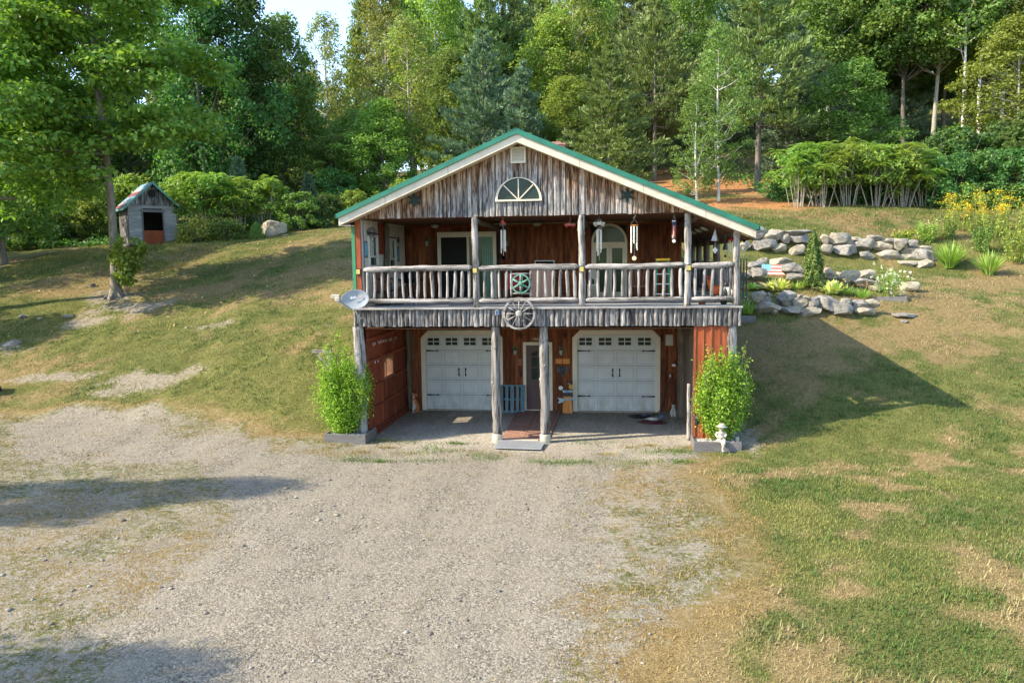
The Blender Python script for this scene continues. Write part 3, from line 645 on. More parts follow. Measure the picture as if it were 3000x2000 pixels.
def build_house():
    # body behind the porch, and its walls
    b = MB(); b.box(-4.36, 4.38, D + .02, 14.3, 0, 5.88)
    part('inner_wall', b, 'dark')
    garage = [(-3.6, -1.22, 0, 2.42), (1.23, 3.67, 0, 2.42), (-.36, .38, 0, 2.12)]
    b = MB(); boards_x(b, -4.22, 4.9, D, 0, 3.02, .19, holes=garage); w = part('lower_wall', b, 'porch_wall')
    b = MB(); boards_x(b, -4.14, 4.40, D, 3.58, 5.88, .22, holes=[(-3.05, -1.33, 3.5, 5.58), (1.77, 2.72, 3.5, 5.78)]); part('upper_wall', b, 'porch_wall')
    b = MB(); boards_y(b, 4.40, 1, D, 14.3, 3.58, 5.9, .22); part('porch_side_wall', b, 'dark_log')
    b = MB(); b.box(-4.14, 4.4, D - .05, D - .022, 5.8, 5.87); part('ceiling_trim', b, 'red_barn')
    # gable end
    b = MB(); x = -4.35
    while x < 4.40:
        w = min(random.uniform(.095, .19), 4.43 - x)
        zt = lambda q: max(7.685 - SL*abs(q), 5.9); z0 = 5.885 + random.uniform(-.012, .008); t = random.uniform(.02, .045)
        ys = [(.0, x + .004), (-t, x + .2*w), (-t*1.1, x + .5*w), (-t, x + .8*w), (.0, x + w - .004)]
        vs = [(q, y, z0) for y, q in ys] + [(q, y, zt(q)) for y, q in ys]
        b.add(vs, [(i, i+1, i+6, i+5) for i in range(4)] + [(4, 3, 2, 1, 0), (5, 6, 7, 8, 9), (0, 5, 9, 4)])
        x += w
    part('gable_siding', b, 'gable')
    b = MB(); b.prism([(-4.34, 5.9), (4.42, 5.9), (4.42, 6.0), (0, 7.66), (-4.34, 6.0)], .002, .12); part('gable_backing', b, 'dark_log')
    # roof
    r = part('roof', roof_mb(), 'greenroof')
    b = MB()
    for s, xe, z2 in ((-1, 4.655, None), (1, 5.80, None)):
        t = .125; h = .195
        poly = [(0, 7.872), (s*xe, 7.872 - SL*xe), (s*xe, 7.872 - SL*xe - h), (0, 7.872 - h)]
        b.prism(poly if s > 0 else poly[::-1], -.40 - .001*(s > 0), -.36)
    rk = part('rake_board', b, 'rake')
    for s, q in ((-1, 1.75), (-1, 3.4), (1, 1.55), (1, 3.1), (1, 4.6)): b = MB(); zt = 7.872 - SL*q; b.prism([(s*q, zt), (s*(q+.008), zt - SL*.008), (s*(q+.008), zt - SL*.008 - .195), (s*q, zt - .195)][::s], -.4025, -.399); part('board_joint', b, 'dark_log', rk)
    b = MB()
    for s, xe in ((-1, 4.64), (1, 5.78)):
        poly = [(0, 7.70), (s*xe, 7.70 - SL*xe), (s*xe, 7.68 - SL*xe), (0, 7.68)]
        b.prism(poly if s > 0 else poly[::-1], -.36, .0 if s < 0 else -.02)
    b.box(-4.64, -4.36, -.35, 14.3, 5.70, 5.72); b.box(-4.66, -4.64, -.36, 14.3, 5.70, 5.90)
    part('soffit', b, 'cream')
    b = MB(); y = -.02
    while y < 14.2:                                   # boarded porch ceilings: flat over the front, sloping over the side
        b.box(-4.2, 4.42, y, y + .125, 5.885, 5.90) if y < D else None
        poly = [(4.3, 7.66 - SL*4.3), (5.78, 7.66 - SL*5.78), (5.78, 7.64 - SL*5.78), (4.3, 7.64 - SL*4.3)]
        b.prism(poly, y, y + .123); y += .13
    part('porch_ceiling', b, 'ceiling')
    b = MB(); b.log((4.42, .1, 5.76), (4.42, 14, 5.72), .09, wob=.005); b.log((5.42, .1, 5.40), (5.42, 14, 5.40), .085, wob=.005)
    b.log((-1.16, .08, 5.80), (-1.16, D-.05, 5.72), .075); b.log((1.58, .08, 5.80), (1.58, D-.05, 5.72), .075); part('ceiling_beam', b, 'dark_log', smooth=True)
    # chimney on the right slope
    b = MB(); b.box(.06, .66, 8.2, 8.8, 7.5, 8.78); ch = part('chimney', b, 'brick')
    b = MB(); b.box(.03, .69, 8.17, 8.83, 8.78, 8.84); b.box(.2, .52, 8.35, 8.65, 8.84, 8.92); part('chimney_cap', b, 'brick', ch)
    # louvred vent
    b = MB(); o = [(-.2, 7.2), (.18, 7.2), (.18, 7.6), (-.2, 7.6)]; i = [(-.16, 7.24), (.14, 7.24), (.14, 7.56), (-.16, 7.56)]; b.ring(o, i, -.075, -.03); v = part('gable_vent', b, 'cream')
    b = MB()
    for k in range(9): b.add([(-.16, -.066, 7.245+k*.035), (.14, -.066, 7.245+k*.035), (.14, -.045, 7.277+k*.035), (-.16, -.045, 7.277+k*.035)], [(0, 1, 2, 3)])
    part('louvre', b, 'cream', v)
    # half-round gable window
    def arc(cx, z0, r, n=20, zs=1.): return [(cx + r*math.cos(PI*k/n), z0 + zs*r*math.sin(PI*k/n)) for k in range(n+1)]
    b = MB(); b.ring(arc(-.015, 6.25, .60), arc(-.015, 6.295, .535), -.085, -.03)
    for a in (PI/4, PI/2, 3*PI/4):
        Mx = Matrix.Translation((-.015, 0, 6.28)) @ Matrix.Rotation(PI/2 - a, 4, 'Y'); b.box(-.014, .014, -.072, -.055, 0, .53, Mx)
    f = part('arched_window', b, 'cream'); b = MB(); b.prism(arc(-.015, 6.29, .54), -.05, -.035); part('pane', b, 'glass', f)
    # leaf-shaped star ornaments in the gable
    for cx in (-2.725, 2.72):
        b = MB(); poly = []
        for k in range(6):
            a = PI/2 + k*PI/3
            for da, rr in ((-.27, .125), (-.1, .175), (0, .215 if k != 3 else .16), (.1, .175), (.27, .125), (PI/6, .078)):
                poly.append((cx + rr*math.cos(a+da), 6.345 + rr*math.sin(a+da)))
        b.prism(poly, -.062, -.02); part('star_ornament', b, 'darkgreen')
    # deck: floor, ledge, slab-wood fascia
    b = MB(); y = .03
    while y < 14.2: b.box(-4.2 if y < D else 4.42, 5.42, y, y + .135, 3.545, 3.575); y += .14
    part('deck_floor', b, 'deck')
    b = MB(); b.box(-4.2, 5.3, .06, D, 2.99, 3.01); part('lower_ceiling', b, 'ceiling')
    b = MB(); x = -4.47
    for _ in range(6): 
        L = 10.03/6; b.box(x + .002, x + L - .002, -.155, .03, 3.515 + random.uniform(0, .004), 3.556 + random.uniform(0, .005)); x += L
    part('deck_ledge', b, 'log_h')
    b = MB(); x = -4.45
    while x < 5.5:
        w = min(random.uniform(.075, .16), 5.53 - x); t = random.uniform(.03, .075); z0 = 3.07 + random.uniform(-.015, .012); z1 = 3.512
        n = 7; sk = random.uniform(-.012, .012); vs = []
        m = 6
        for j in range(m):
            zz = z0 + (z1 - z0)*j/(m-1); wv = .006*math.sin(j*1.7 + x*30)
            for k in range(n):
                a = PI*k/(n-1); vs.append((x + w/2 + wv + sk*(j/m) - math.cos(a)*w*.49, -.055 - math.sin(a)*t*random.uniform(.92, 1.06), zz))
        fs = [(j*n+k, j*n+k+1, (j+1)*n+k+1, (j+1)*n+k) for j in range(m-1) for k in range(n-1)] + [tuple(range(n-1, -1, -1)), tuple((m-1)*n + k for k in range(n))] + [(j*n, (j+1)*n, (j+1)*n+n-1, j*n+n-1) for j in range(m-1)]
        b.add(vs, fs); x += w
    part('deck_fascia', b, 'fascia')
    b = MB(); b.box(-4.45, 5.53, -.05, .04, 3.07, 3.514); part('deck_beam', b, 'dark_log')
    # log posts
    for x0, x1, r0, r1 in ((-.685, -.67, .112, .128), (.585, .60, .112, .128)):
        b = MB(); b.log((x1, .06, .2), (x0, .06, 3.06), r1, r0, 14, .09, .008, .05, False, knots=5); part('log_post', b, 'log_low', smooth=True)
        b = MB(); b.lathe([(.145, -.05), (.142, .2), (.132, .225)], (x1, .06, 0), 18); part('post_footing', b, 'concrete')
    b = MB(); b.log((-4.34, .05, .0), (-4.36, .05, 3.06), .155, .15, 14, .1, .012, .06, False, knots=4); part('log_post', b, 'log_v', smooth=True)
    b = MB(); b.log((5.33, .05, .0), (5.33, .05, 3.06), .125, .12, 14, .1, .01, .05, False, knots=3); part('log_post', b, 'log_v', smooth=True)
    for x, r, top in ((-1.16, .088, 5.88), (1.585, .092, 5.88), (4.225, .092, 5.87), (5.42, .085, 5.42)):
        b = MB(); b.log((x, .03, 3.556), (x - .01, .03, top), r, r*.92, 12, .09, .007, .05, False, knots=5); part('log_post', b, 'log_v', smooth=True)
    b = MB(); b.log((5.42, .04, 5.26), (5.43, .04, 5.50), .11, .10, 12, .06, .0, .03, False); part('post_cap', b, 'log_v', smooth=True)
    for y in (4.2, 6.8, 9.2, 11.6):
        b = MB(); b.log((5.44, y, 3.556), (5.44, y, 5.4), .11, .10, 10, .12, .008, .05, False); part('log_post', b, 'dark_log', smooth=True)
    # left corner of the porch: green trim, red board, grey board
    b = MB(); b.box(-4.45, -4.36, -.03, .2, 3.56, 5.70); part('corner_trim', b, 'greenpost')
    b = MB(); b.box(-4.355, -4.215, -.02, .14, 3.56, 5.884); part('corner_board', b, 'orange_board')
    b = MB(); b.box(-4.21, -4.155, .02, .12, 3.56, 5.884); part('corner_stud', b, 'log_v')
    # railings: each run is two rails, its balusters hang below as parts of the run
    def railing(x0, x1, xs, frame=None):
        ro = bpy.data.objects.new('porch_railing', None); COL.objects.link(ro); ro.parent = house
        b = MB(); b.log((x0 - .03, .0, 4.565), (x1 + .03, .0, 4.585), .074, None, 12, .1, .007, .04, True, knots=7); part('rail', b, 'log_h', ro, True)
        b = MB(); b.log((x0 - .02, .0, 3.735), (x1 + .02, .0, 3.735), .062, None, 12, .1, .007, .04, True, knots=7); part('rail', b, 'log_h', ro, True)
        for x in xs:
            r = random.uniform(.030, .05); b = MB(); b.log((x, .0, 3.775), (x + random.uniform(-.012, .012), .0, 4.515), r, r*random.uniform(.85, 1.05), 9, .07, .012, .05, True, knots=4)
            part('baluster', b, 'log_v', ro, smooth=True)
        return ro
    px = lambda f, w: f + w
    ln = lambda a, b, n: [a + (b - a)*k/(n-1) for k in range(n)]
    railing(-4.12, -1.26, ln(-4.07, -1.33, 15))
    r2 = railing(-1.06, 1.48, [-.93, -.74, -.55, -.36, .45, .65, .85, 1.03, 1.22, 1.41])
    b = MB(); b.log((-.235, 0, 3.78), (-.235, 0, 4.51), .028, wob=.004); b.log((.265, 0, 3.78), (.265, 0, 4.51), .032, wob=.004); b.log((-.22, 0, 4.415), (.25, 0, 4.415), .024, wob=.003); b.log((-.22, 0, 3.905), (.25, 0, 3.905), .024, wob=.003)
    part('wheel_frame', b, 'log_h', r2, True)
    railing(1.69, 4.12, ln(1.78, 4.04, 12)); railing(4.34, 5.33, ln(4.42, 5.24, 5))
    for k, y in enumerate((0.1, )):
        ro = bpy.data.objects.new('porch_railing', None); COL.objects.link(ro); ro.parent = house
        for z in (4.57, 3.74): b = MB(); b.log((5.44, .15, z), (5.44, 13, z), .065, wob=.01); part('rail', b, 'log_y', ro, True)
        for q in ln(.35, 12.8, 44): 
            b = MB(); b.log((5.44, q, 3.78), (5.44, q, 4.52), .04, None, 6, .2, .01); part('baluster', b, 'log_v', ro, True)
    # left porch wall: white lap siding, two sash windows, red posts
    win = [(.52, 1.33, 4.62, 5.50), (2.42, 3.21, 4.55, 5.45)]
    b = MB(); z = 3.58
    while z < 5.86:
        y = .13
        for a0, a1 in ((.13, 1.42), (1.42, 2.42), (2.42, D - .02)):
            segs = [(a0, a1)]
            for w0, w1, q0, q1 in win:
                if z + .08 > q0 and z < q1: segs = [s for a, c in segs for s in ((a, min(c, w0)), (max(a, w1), c)) if s[1] - s[0] > .02]
            for a, c in segs: b.add([(-4.20, a, z), (-4.20, c, z), (-4.172, c, z), (-4.172, a, z), (-4.20, a, z+.096), (-4.20, c, z+.096), (-4.185, c, z+.096), (-4.185, a, z+.096)], [(0,3,2,1),(4,5,6,7),(0,1,5,4),(1,2,6,5),(2,3,7,6),(3,0,4,7)])
        z += .1
    part('porch_end_wall', b, 'siding_white')
    b = MB(); boards_y(b, -4.375, -1, .2, 14.3, 0, 5.75, .2, holes=[(1.6, 2.62, 1.40, 2.02)]); part('outer_end_wall', b, 'red_barn')
    for w0, w1, q0, q1 in win:
        def fr(y0, y1, z0, z1, t): 
            m = MB(); Mx = Matrix.Translation((-4.16, 0, 0)) @ Matrix.Rotation(PI/2, 4, 'Z')
            m.ring([(y0, z0), (y1, z0), (y1, z1), (y0, z1)], [(y0+t, z0+t), (y1-t, z0+t), (y1-t, z1-t), (y0+t, z1-t)], -.03, .04, Mx); return m
        f = part('sash_window', fr(w0, w1, q0, q1, .055), 'white')
        b = MB(); zm = q0 + (q1-q0)*.3; b.box(-4.185, -4.15, w0+.055, w1-.055, zm, zm+.05); b.box(-4.18, -4.155, (w0+w1)/2-.012, (w0+w1)/2+.012, zm+.05, q1-.055); b.box(-4.18, -4.155, w0+.25, w0+.27, zm+.05, q1-.055); part('sash', b, 'white', f)
        b = MB(); b.box(-4.2, -4.19, w0+.05, w1-.05, q0+.05, q1-.05); part('pane', b, 'glass_green', f)
        b = MB(); b.box(-4.17, -4.145, w0-.06, w1+.06, q1, q1+.05); b.box(-4.17, -4.145, w1, w1+.035, q0, q1); b.box(-4.17, -4.13, w0-.06, w1+.06, q0-.06, q0); part('window_trim', b, 'dark_log', f)
    for y0, y1, z0, z1, mt in ((.14, .36, 4.93, 5.28, 'skyglass'), (3.34, 3.56, 4.82, 5.18, 'skyglass')):
        b = MB(); b.box(-4.172, -4.150, y0-.03, y1+.03, z0-.04, z1+.04); f = part('small_window', b, 'dark_log'); b = MB(); b.box(-4.149, -4.142, y0, y1, z0, z1); part('pane', b, mt, f)
    b = MB(); b.box(-4.17, -4.15, 1.43, 2.40, 4.98, 5.86); part('red_panel', b, 'red_barn')
    b = MB(); b.log((-4.08, 1.9, 3.575), (-4.08, 1.95, 5.88), .08, wob=.01); part('log_post', b, 'dark_log', smooth=True)
    # sliding door, french door upstairs
    b = MB(); b.ring([(-3.12, 3.58), (-1.25, 3.58), (-1.25, 5.66), (-3.12, 5.66)], [(-3.01, 3.62), (-1.36, 3.62), (-1.36, 5.55), (-3.01, 5.55)], D-.06, D+.0); f = part('sliding_door', b, 'cream')
    b = MB(); b.box(-2.185, -2.11, D-.045, D-.005, 3.62, 5.55); b.box(-3.01, -1.36, D-.04, D-.01, 5.50, 5.55); part('door_stile', b, 'cream', f)
    b = MB(); b.box(-3.01, -2.17, D-.022, D-.012, 3.62, 5.51); part('screen', b, 'dark', f)
    b = MB(); b.box(-2.12, -1.36, D-.026, D-.012, 3.62, 5.51); part('pane', b, 'glass_green', f)
    b = MB()
    for k in range(5): b.box(-1.70+k*.068, -1.64+k*.068, D-.029-.002*(k % 2), D-.027, 3.63, 5.5)
    part('curtain', b, 'curtain_green', f)
    cx = 2.245; zs = 5.27; b = MB(); o = [(cx-.545, 3.58), (cx+.545, 3.58)] + [(cx+.545*math.cos(PI*k/20), zs+.56*math.sin(PI*k/20)) for k in range(21)]
    i = [(cx-.475, 3.63), (cx+.475, 3.63)] + [(cx+.475*math.cos(PI*k/20), zs+.49*math.sin(PI*k/20)) for k in range(21)]
    b.ring(o, i, D-.07, D+.0); f = part('french_door', b, 'cream')
    b = MB(); b.box(cx-.475, cx+.475, D-.055, D-.01, 5.17, 5.27)
    for s in (-1, 1):
        x0, x1 = (cx-.475, cx-.004) if s < 0 else (cx+.004, cx+.475)
        b.ring([(x0, 3.63), (x1, 3.63), (x1, 5.17), (x0, 5.17)], [(x0+.075, 3.75), (x1-.075, 3.75), (x1-.075, 5.09), (x0+.075, 5.09)], D-.05, D-.012)
    part('door_leaf', b, 'cream', f)
    b = MB(); b.box(cx-.43, cx+.43, D-.02, D-.008, 3.7, 5.15); b.prism([(cx+.48*math.cos(PI*k/16), zs+.495*math.sin(PI*k/16)) for k in range(17)], D-.02, D-.008); part('pane', b, 'glass_green', f)
    # wing walls under the deck
    wn = [(1.6, 2.62, 1.40, 2.02)]
    b = MB(); boards_y(b, -4.22, 1, .2, D, 0.1, 3.0, .3, .012, .004, wn); boards_y(b, -4.36, 1, .2, D, 0., 3.0, .3, .02, .004, wn)
    wl = part('wing_wall', b, 'red_barn')
    b = MB()
    for z, s in ((.78, 1), (1.39, 1), (2.09, 1), (.16, 1), (2.70, 1)):
        if z == 1.39: b.box(-4.205, -4.15, .2, 1.6, z-.05, z+.01); b.box(-4.205, -4.15, 2.62, D-.02, z-.05, z+.01)
        else: b.box(-4.205, -4.15, .2, D-.02, z-.05, z+.02)
    for y in (1.45, 2.75): b.box(-4.207, -4.16, y, y+.09, .18, 2.66)
    b.box(-4.207, -4.12, .2, D-.02, -.02, .10)
    part('girt', b, 'red_barn', wl)
    Mx = Matrix.Translation((-4.2, 0, 0)) @ Matrix.Rotation(PI/2, 4, 'Z')
    b = MB(); b.ring([(1.58, 1.38), (2.64, 1.38), (2.64, 2.04), (1.58, 2.04)], [(1.68, 1.46), (2.54, 1.46), (2.54, 1.96), (1.68, 1.96)], -.03, .15, Mx); b.box(-4.25, -4.19, 1.9, 1.96, 1.46, 1.96); f = part('window', b, 'brown_wood', wl)
    b = MB(); b.box(-4.24, -4.235, 1.68, 2.54, 1.46, 1.96); part('pane', b, 'clear', wl)
    b = MB(); x = 4.41
    while x < 5.2: b.box(x+.004, x+.195, -.03, 0.05, 0, 3.06); b.box(x-.025, x+.025, -.05, -.03, 0, 3.06); x += .2
    part('front_panel', b, 'orange_board')
    b = MB(); boards_y(b, 4.43, 1, .1, D, 0, 3.0, .2); boards_y(b, 5.40, 1, .1, 14.3, 0, 3.5, .2); part('wing_wall', b, 'dark_log')
    b = MB(); b.log((4.40, 3.4, 0), (4.38, 3.4, 3.0), .14, .15, 12, .1, .015, .06, False, 3); part('log_post', b, 'dark_log', smooth=True)
    b = MB(); b.log((-4.1, 4.2, 0), (-4.13, 4.2, 3.0), .08, .075, 10, .1, .012, .05, False, 3); part('log_post', b, 'dark_log', smooth=True)
    b = MB(); b.log((4.35, .55, 0), (4.34, .55, 1.5), .06, .05, 9, .1, .01, .05, False, 2); part('short_post', b, 'log_v', smooth=True)
    garage_door(-3.60, -1.22, -3.73, -1.10); garage_door(1.23, 3.67, 1.10, 3.80); entry()
def roof_mb():
    b = MB()
    for s, xe in ((-1, 4.72), (1, 5.88)):
        top = lambda x: 8.0 - SL*x
        poly = [(0, top(0)), (s*xe, top(xe)), (s*xe, top(xe) - .085), (s*xe*.985, top(xe*.985) - .125), (0, top(0) - .125)]
        b.prism(poly if s > 0 else poly[::-1], -.45, -.37)
        poly = [(0, top(0) - .012), (s*xe, top(xe) - .012), (s*xe, top(xe) - .05), (0, top(0) - .05)]
        b.prism(poly if s > 0 else poly[::-1], -.37, 14.5)
        k = -.2
        while k < 14.4:                                  # standing ribs of the sheet steel
            b.prism([(s*.1, top(.1) - .012), (s*xe, top(xe) - .012), (s*xe, top(xe) + .012), (s*.1, top(.1) + .012)][::s], k, k + .03); k += .6
        b.prism([(0, top(0) + .012), (s*.16, top(.16) + .016), (s*.16, top(.16)), (0, top(0) - .001)][::s], -.46, 14.51)
        b.box(min(s*(xe-.02), s*(xe+.012)), max(s*(xe-.02), s*(xe+.012)), -.45, 14.5, top(xe) - .10, top(xe) - .013)
        for q in (1.6, 3.2, 4.8):                        # laps in the edge trim
            if q < xe: b.prism([(s*q, top(q) + .003), (s*(q+.02), top(q+.02) + .003), (s*(q+.02), top(q+.02) - .126), (s*q, top(q) - .126)][::s], -.453, -.449)
    return b
def garage_door(x0, x1, o0, o1):
    W = x1 - x0; ch = .24
    b = MB(); out = [(o0, 0), (o1, 0), (o1, 2.58 - ch), (o1 - ch, 2.58), (o0 + ch, 2.58), (o0, 2.58 - ch)]
    inn = [(x0 + .02, 0), (x1 - .02, 0), (x1 - .02, 2.43 - ch*.75), (x1 - ch*.8, 2.43), (x0 + ch*.8, 2.43), (x0 + .02, 2.43 - ch*.75)]
    # three-sided trim with clipped corners
    for i in range(1, 6):
        j = (i + 1) % 6
        b.add([(out[i][0], D-.065, out[i][1]), (out[j][0], D-.065, out[j][1]), (inn[j][0], D-.065, inn[j][1]), (inn[i][0], D-.065, inn[i][1]),
               (out[i][0], D+.05, out[i][1]), (out[j][0], D+.05, out[j][1]), (inn[j][0], D+.05, inn[j][1]), (inn[i][0], D+.05, inn[i][1])],
              [(0,1,2,3), (1,0,4,5), (3,2,6,7), (7,6,5,4)])
    g = part('garage_door', b, 'cream')
    b = MB(); gb = MB(); zs = [.03, .505, .985, 1.46, 1.935, 2.44]
    for k in range(5):
        za, zb = zs[k] + .006, zs[k+1] - .006
        b.box(x0, x1, D + .015, D + .06, za, zb)
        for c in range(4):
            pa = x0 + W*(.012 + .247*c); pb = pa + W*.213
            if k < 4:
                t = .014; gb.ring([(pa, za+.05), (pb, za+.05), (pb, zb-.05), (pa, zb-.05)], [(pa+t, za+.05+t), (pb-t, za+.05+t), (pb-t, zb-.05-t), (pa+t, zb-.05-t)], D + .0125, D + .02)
    dp = part('door_panel', b, 'door_white', g); part('groove_shade_line', gb, 'groove_shade', g)  # thin grey rings: shade lines of the panels put into their colour
    b = MB(); b.box(o0+.1, o1-.1, D+.061, D+.07, 0, 2.44); part('door_gap', b, 'dark', g)
    for c in range(4):
        pa = x0 + W*(.022 + .247*c); pb = pa + W*.185; z0, z1 = 2.07, 2.36; xm = (pa + pb)/2; zm = (z0 + z1)/2
        b = MB(); b.ring([(pa, z0), (pb, z0), (pb, z1), (pa, z1)], [(pa+.03, z0+.03), (pb-.03, z0+.03), (pb-.03, z1-.03), (pa+.03, z1-.03)], D - .008, D + .014)
        b.box(xm-.012, xm+.012, D-.004, D+.012, z0+.03, z1-.03); b.box(pa+.03, xm-.012, D-.003, D+.012, zm-.012, zm+.012); b.box(xm+.012, pb-.03, D-.003, D+.012, zm-.012, zm+.012)
        w = part('window', b, 'door_white', g)
        b = MB(); b.box(pa+.03, pb-.03, D+.006, D+.0145, z0+.03, z1-.03); part('window_pane', b, 'glass', g)
    for z in (1.925, .5):
        for s, xx in ((1, x0 + .025), (-1, x1 - .025)):
            b = MB(); L = .42
            poly = [(xx, z-.028), (xx + s*L*.8, z-.012), (xx + s*L*.82, z-.035), (xx + s*L, z), (xx + s*L*.82, z+.035), (xx + s*L*.8, z+.012), (xx, z+.028)]
            b.prism(poly[::s], D - .004, D + .004); part('hinge', b, 'black', g)
    for xx in ((x0+x1)/2 - .11, (x0+x1)/2 + .11):
        b = MB(); b.tube([(xx, D-.035, 1.15), (xx, D-.04, 1.24), (xx, D-.035, 1.33)], .011, 6); b.ball((xx, D-.02, 1.16), (.02, .03, .028)); b.ball((xx, D-.02, 1.32), (.02, .03, .028))
        b.prism([(xx, 1.10), (xx+.03, 1.15), (xx-.03, 1.15)], D-.02, D+.01); b.prism([(xx, 1.38), (xx-.03, 1.33), (xx+.03, 1.33)], D-.02, D+.01); part('handle', b, 'black', g)
    b = MB(); b.box(o0 + .1, o1 - .1, D - .09, D + .1, -.05, .028); part('door_sill', b, 'concrete', g)
def entry():
    b = MB(); b.ring([(-.45, .02), (.47, .02), (.47, 2.2), (-.45, 2.2)], [(-.355, .06), (.375, .06), (.375, 2.105), (-.355, 2.105)], D-.065, D+.02); f = part('entry_door', b, 'cream')
    b = MB(); b.box(-.355, .375, D+.0, D+.04, .06, 2.105); b.ring([(-.25, .2), (.27, .2), (.27, .85), (-.25, .85)], [(-.23, .22), (.25, .22), (.25, .83), (-.23, .83)], D-.012, D+.001); part('door_slab', b, 'brown_door', f)
    b = MB()
    for s in (-1, 1):
        for z0, z1 in ((1.02, 1.38), (1.41, 1.72)):
            xa, xb = (.01 - .2, -.0) if s < 0 else (.02, .21); b.box(xa, xb, D-.006, D+.003, z0, z1)
        xa, xb = (-.19, .0) if s < 0 else (.02, .21)
        b.prism([(xa, 1.75), (xb, 1.75), (xb, 1.93 if s < 0 else 1.84), (xa, 1.84 if s < 0 else 1.93)], D-.006, D+.003)
    part('door_pane', b, 'glass', f)
    b = MB(); b.ball((.325, D-.05, .98), .032); b.lathe([(.03, 0), (.03, .02)], (.325, D-.02, .98), 12, axis='y'); b.lathe([(.025, 0), (.025, .02)], (.325, D-.02, 1.1), 12, axis='y'); part('handle', b, 'brass', f)
    b = MB(); b.box(.30, .35, D-.014, D, .84, .92); part('lock_plate', b, 'white', f)
M['curtain_green'] = plain('green_white_curtain', (.16,.28,.2), .8, var=.2)
build_house()
# ---------------------------------------------------------------- things on and around the house
def P_(t, name, mb, mat, smooth=False, parent=None): return mb.build(name, M[mat], parent or t, None, smooth)
def wheel_y(t, R, rr, hub, ns, sr, rim_mat, spoke_mat, rim_w=.03, tap=1.):
    b = MB(); b.lathe([(R-rr, -rim_w), (R, -rim_w), (R+.003, 0), (R, rim_w), (R-rr, rim_w), (R-rr-.002, 0), (R-rr, -rim_w)], (0,0,0), 40, axis='y'); b.f = b.f[:-2]; P_(t, 'rim', b, rim_mat)
    b = MB(); b.lathe([(hub*.5, -.09), (hub*.8, -.085), (hub, -.045), (hub, .03), (hub*.7, .04)], (0,0,0), 18, axis='y'); P_(t, 'hub', b, spoke_mat, True)
    for k in range(ns):
        a = 2*PI*k/ns + PI/2; b = MB(); b.tube([(math.cos(a)*hub*.8, -.01, math.sin(a)*hub*.8), (math.cos(a)*R*.5, -.005, math.sin(a)*R*.5), (math.cos(a)*(R-rr*.6), 0, math.sin(a)*(R-rr*.6))], [sr*tap, sr, sr], 7); P_(t, 'spoke', b, spoke_mat, True)
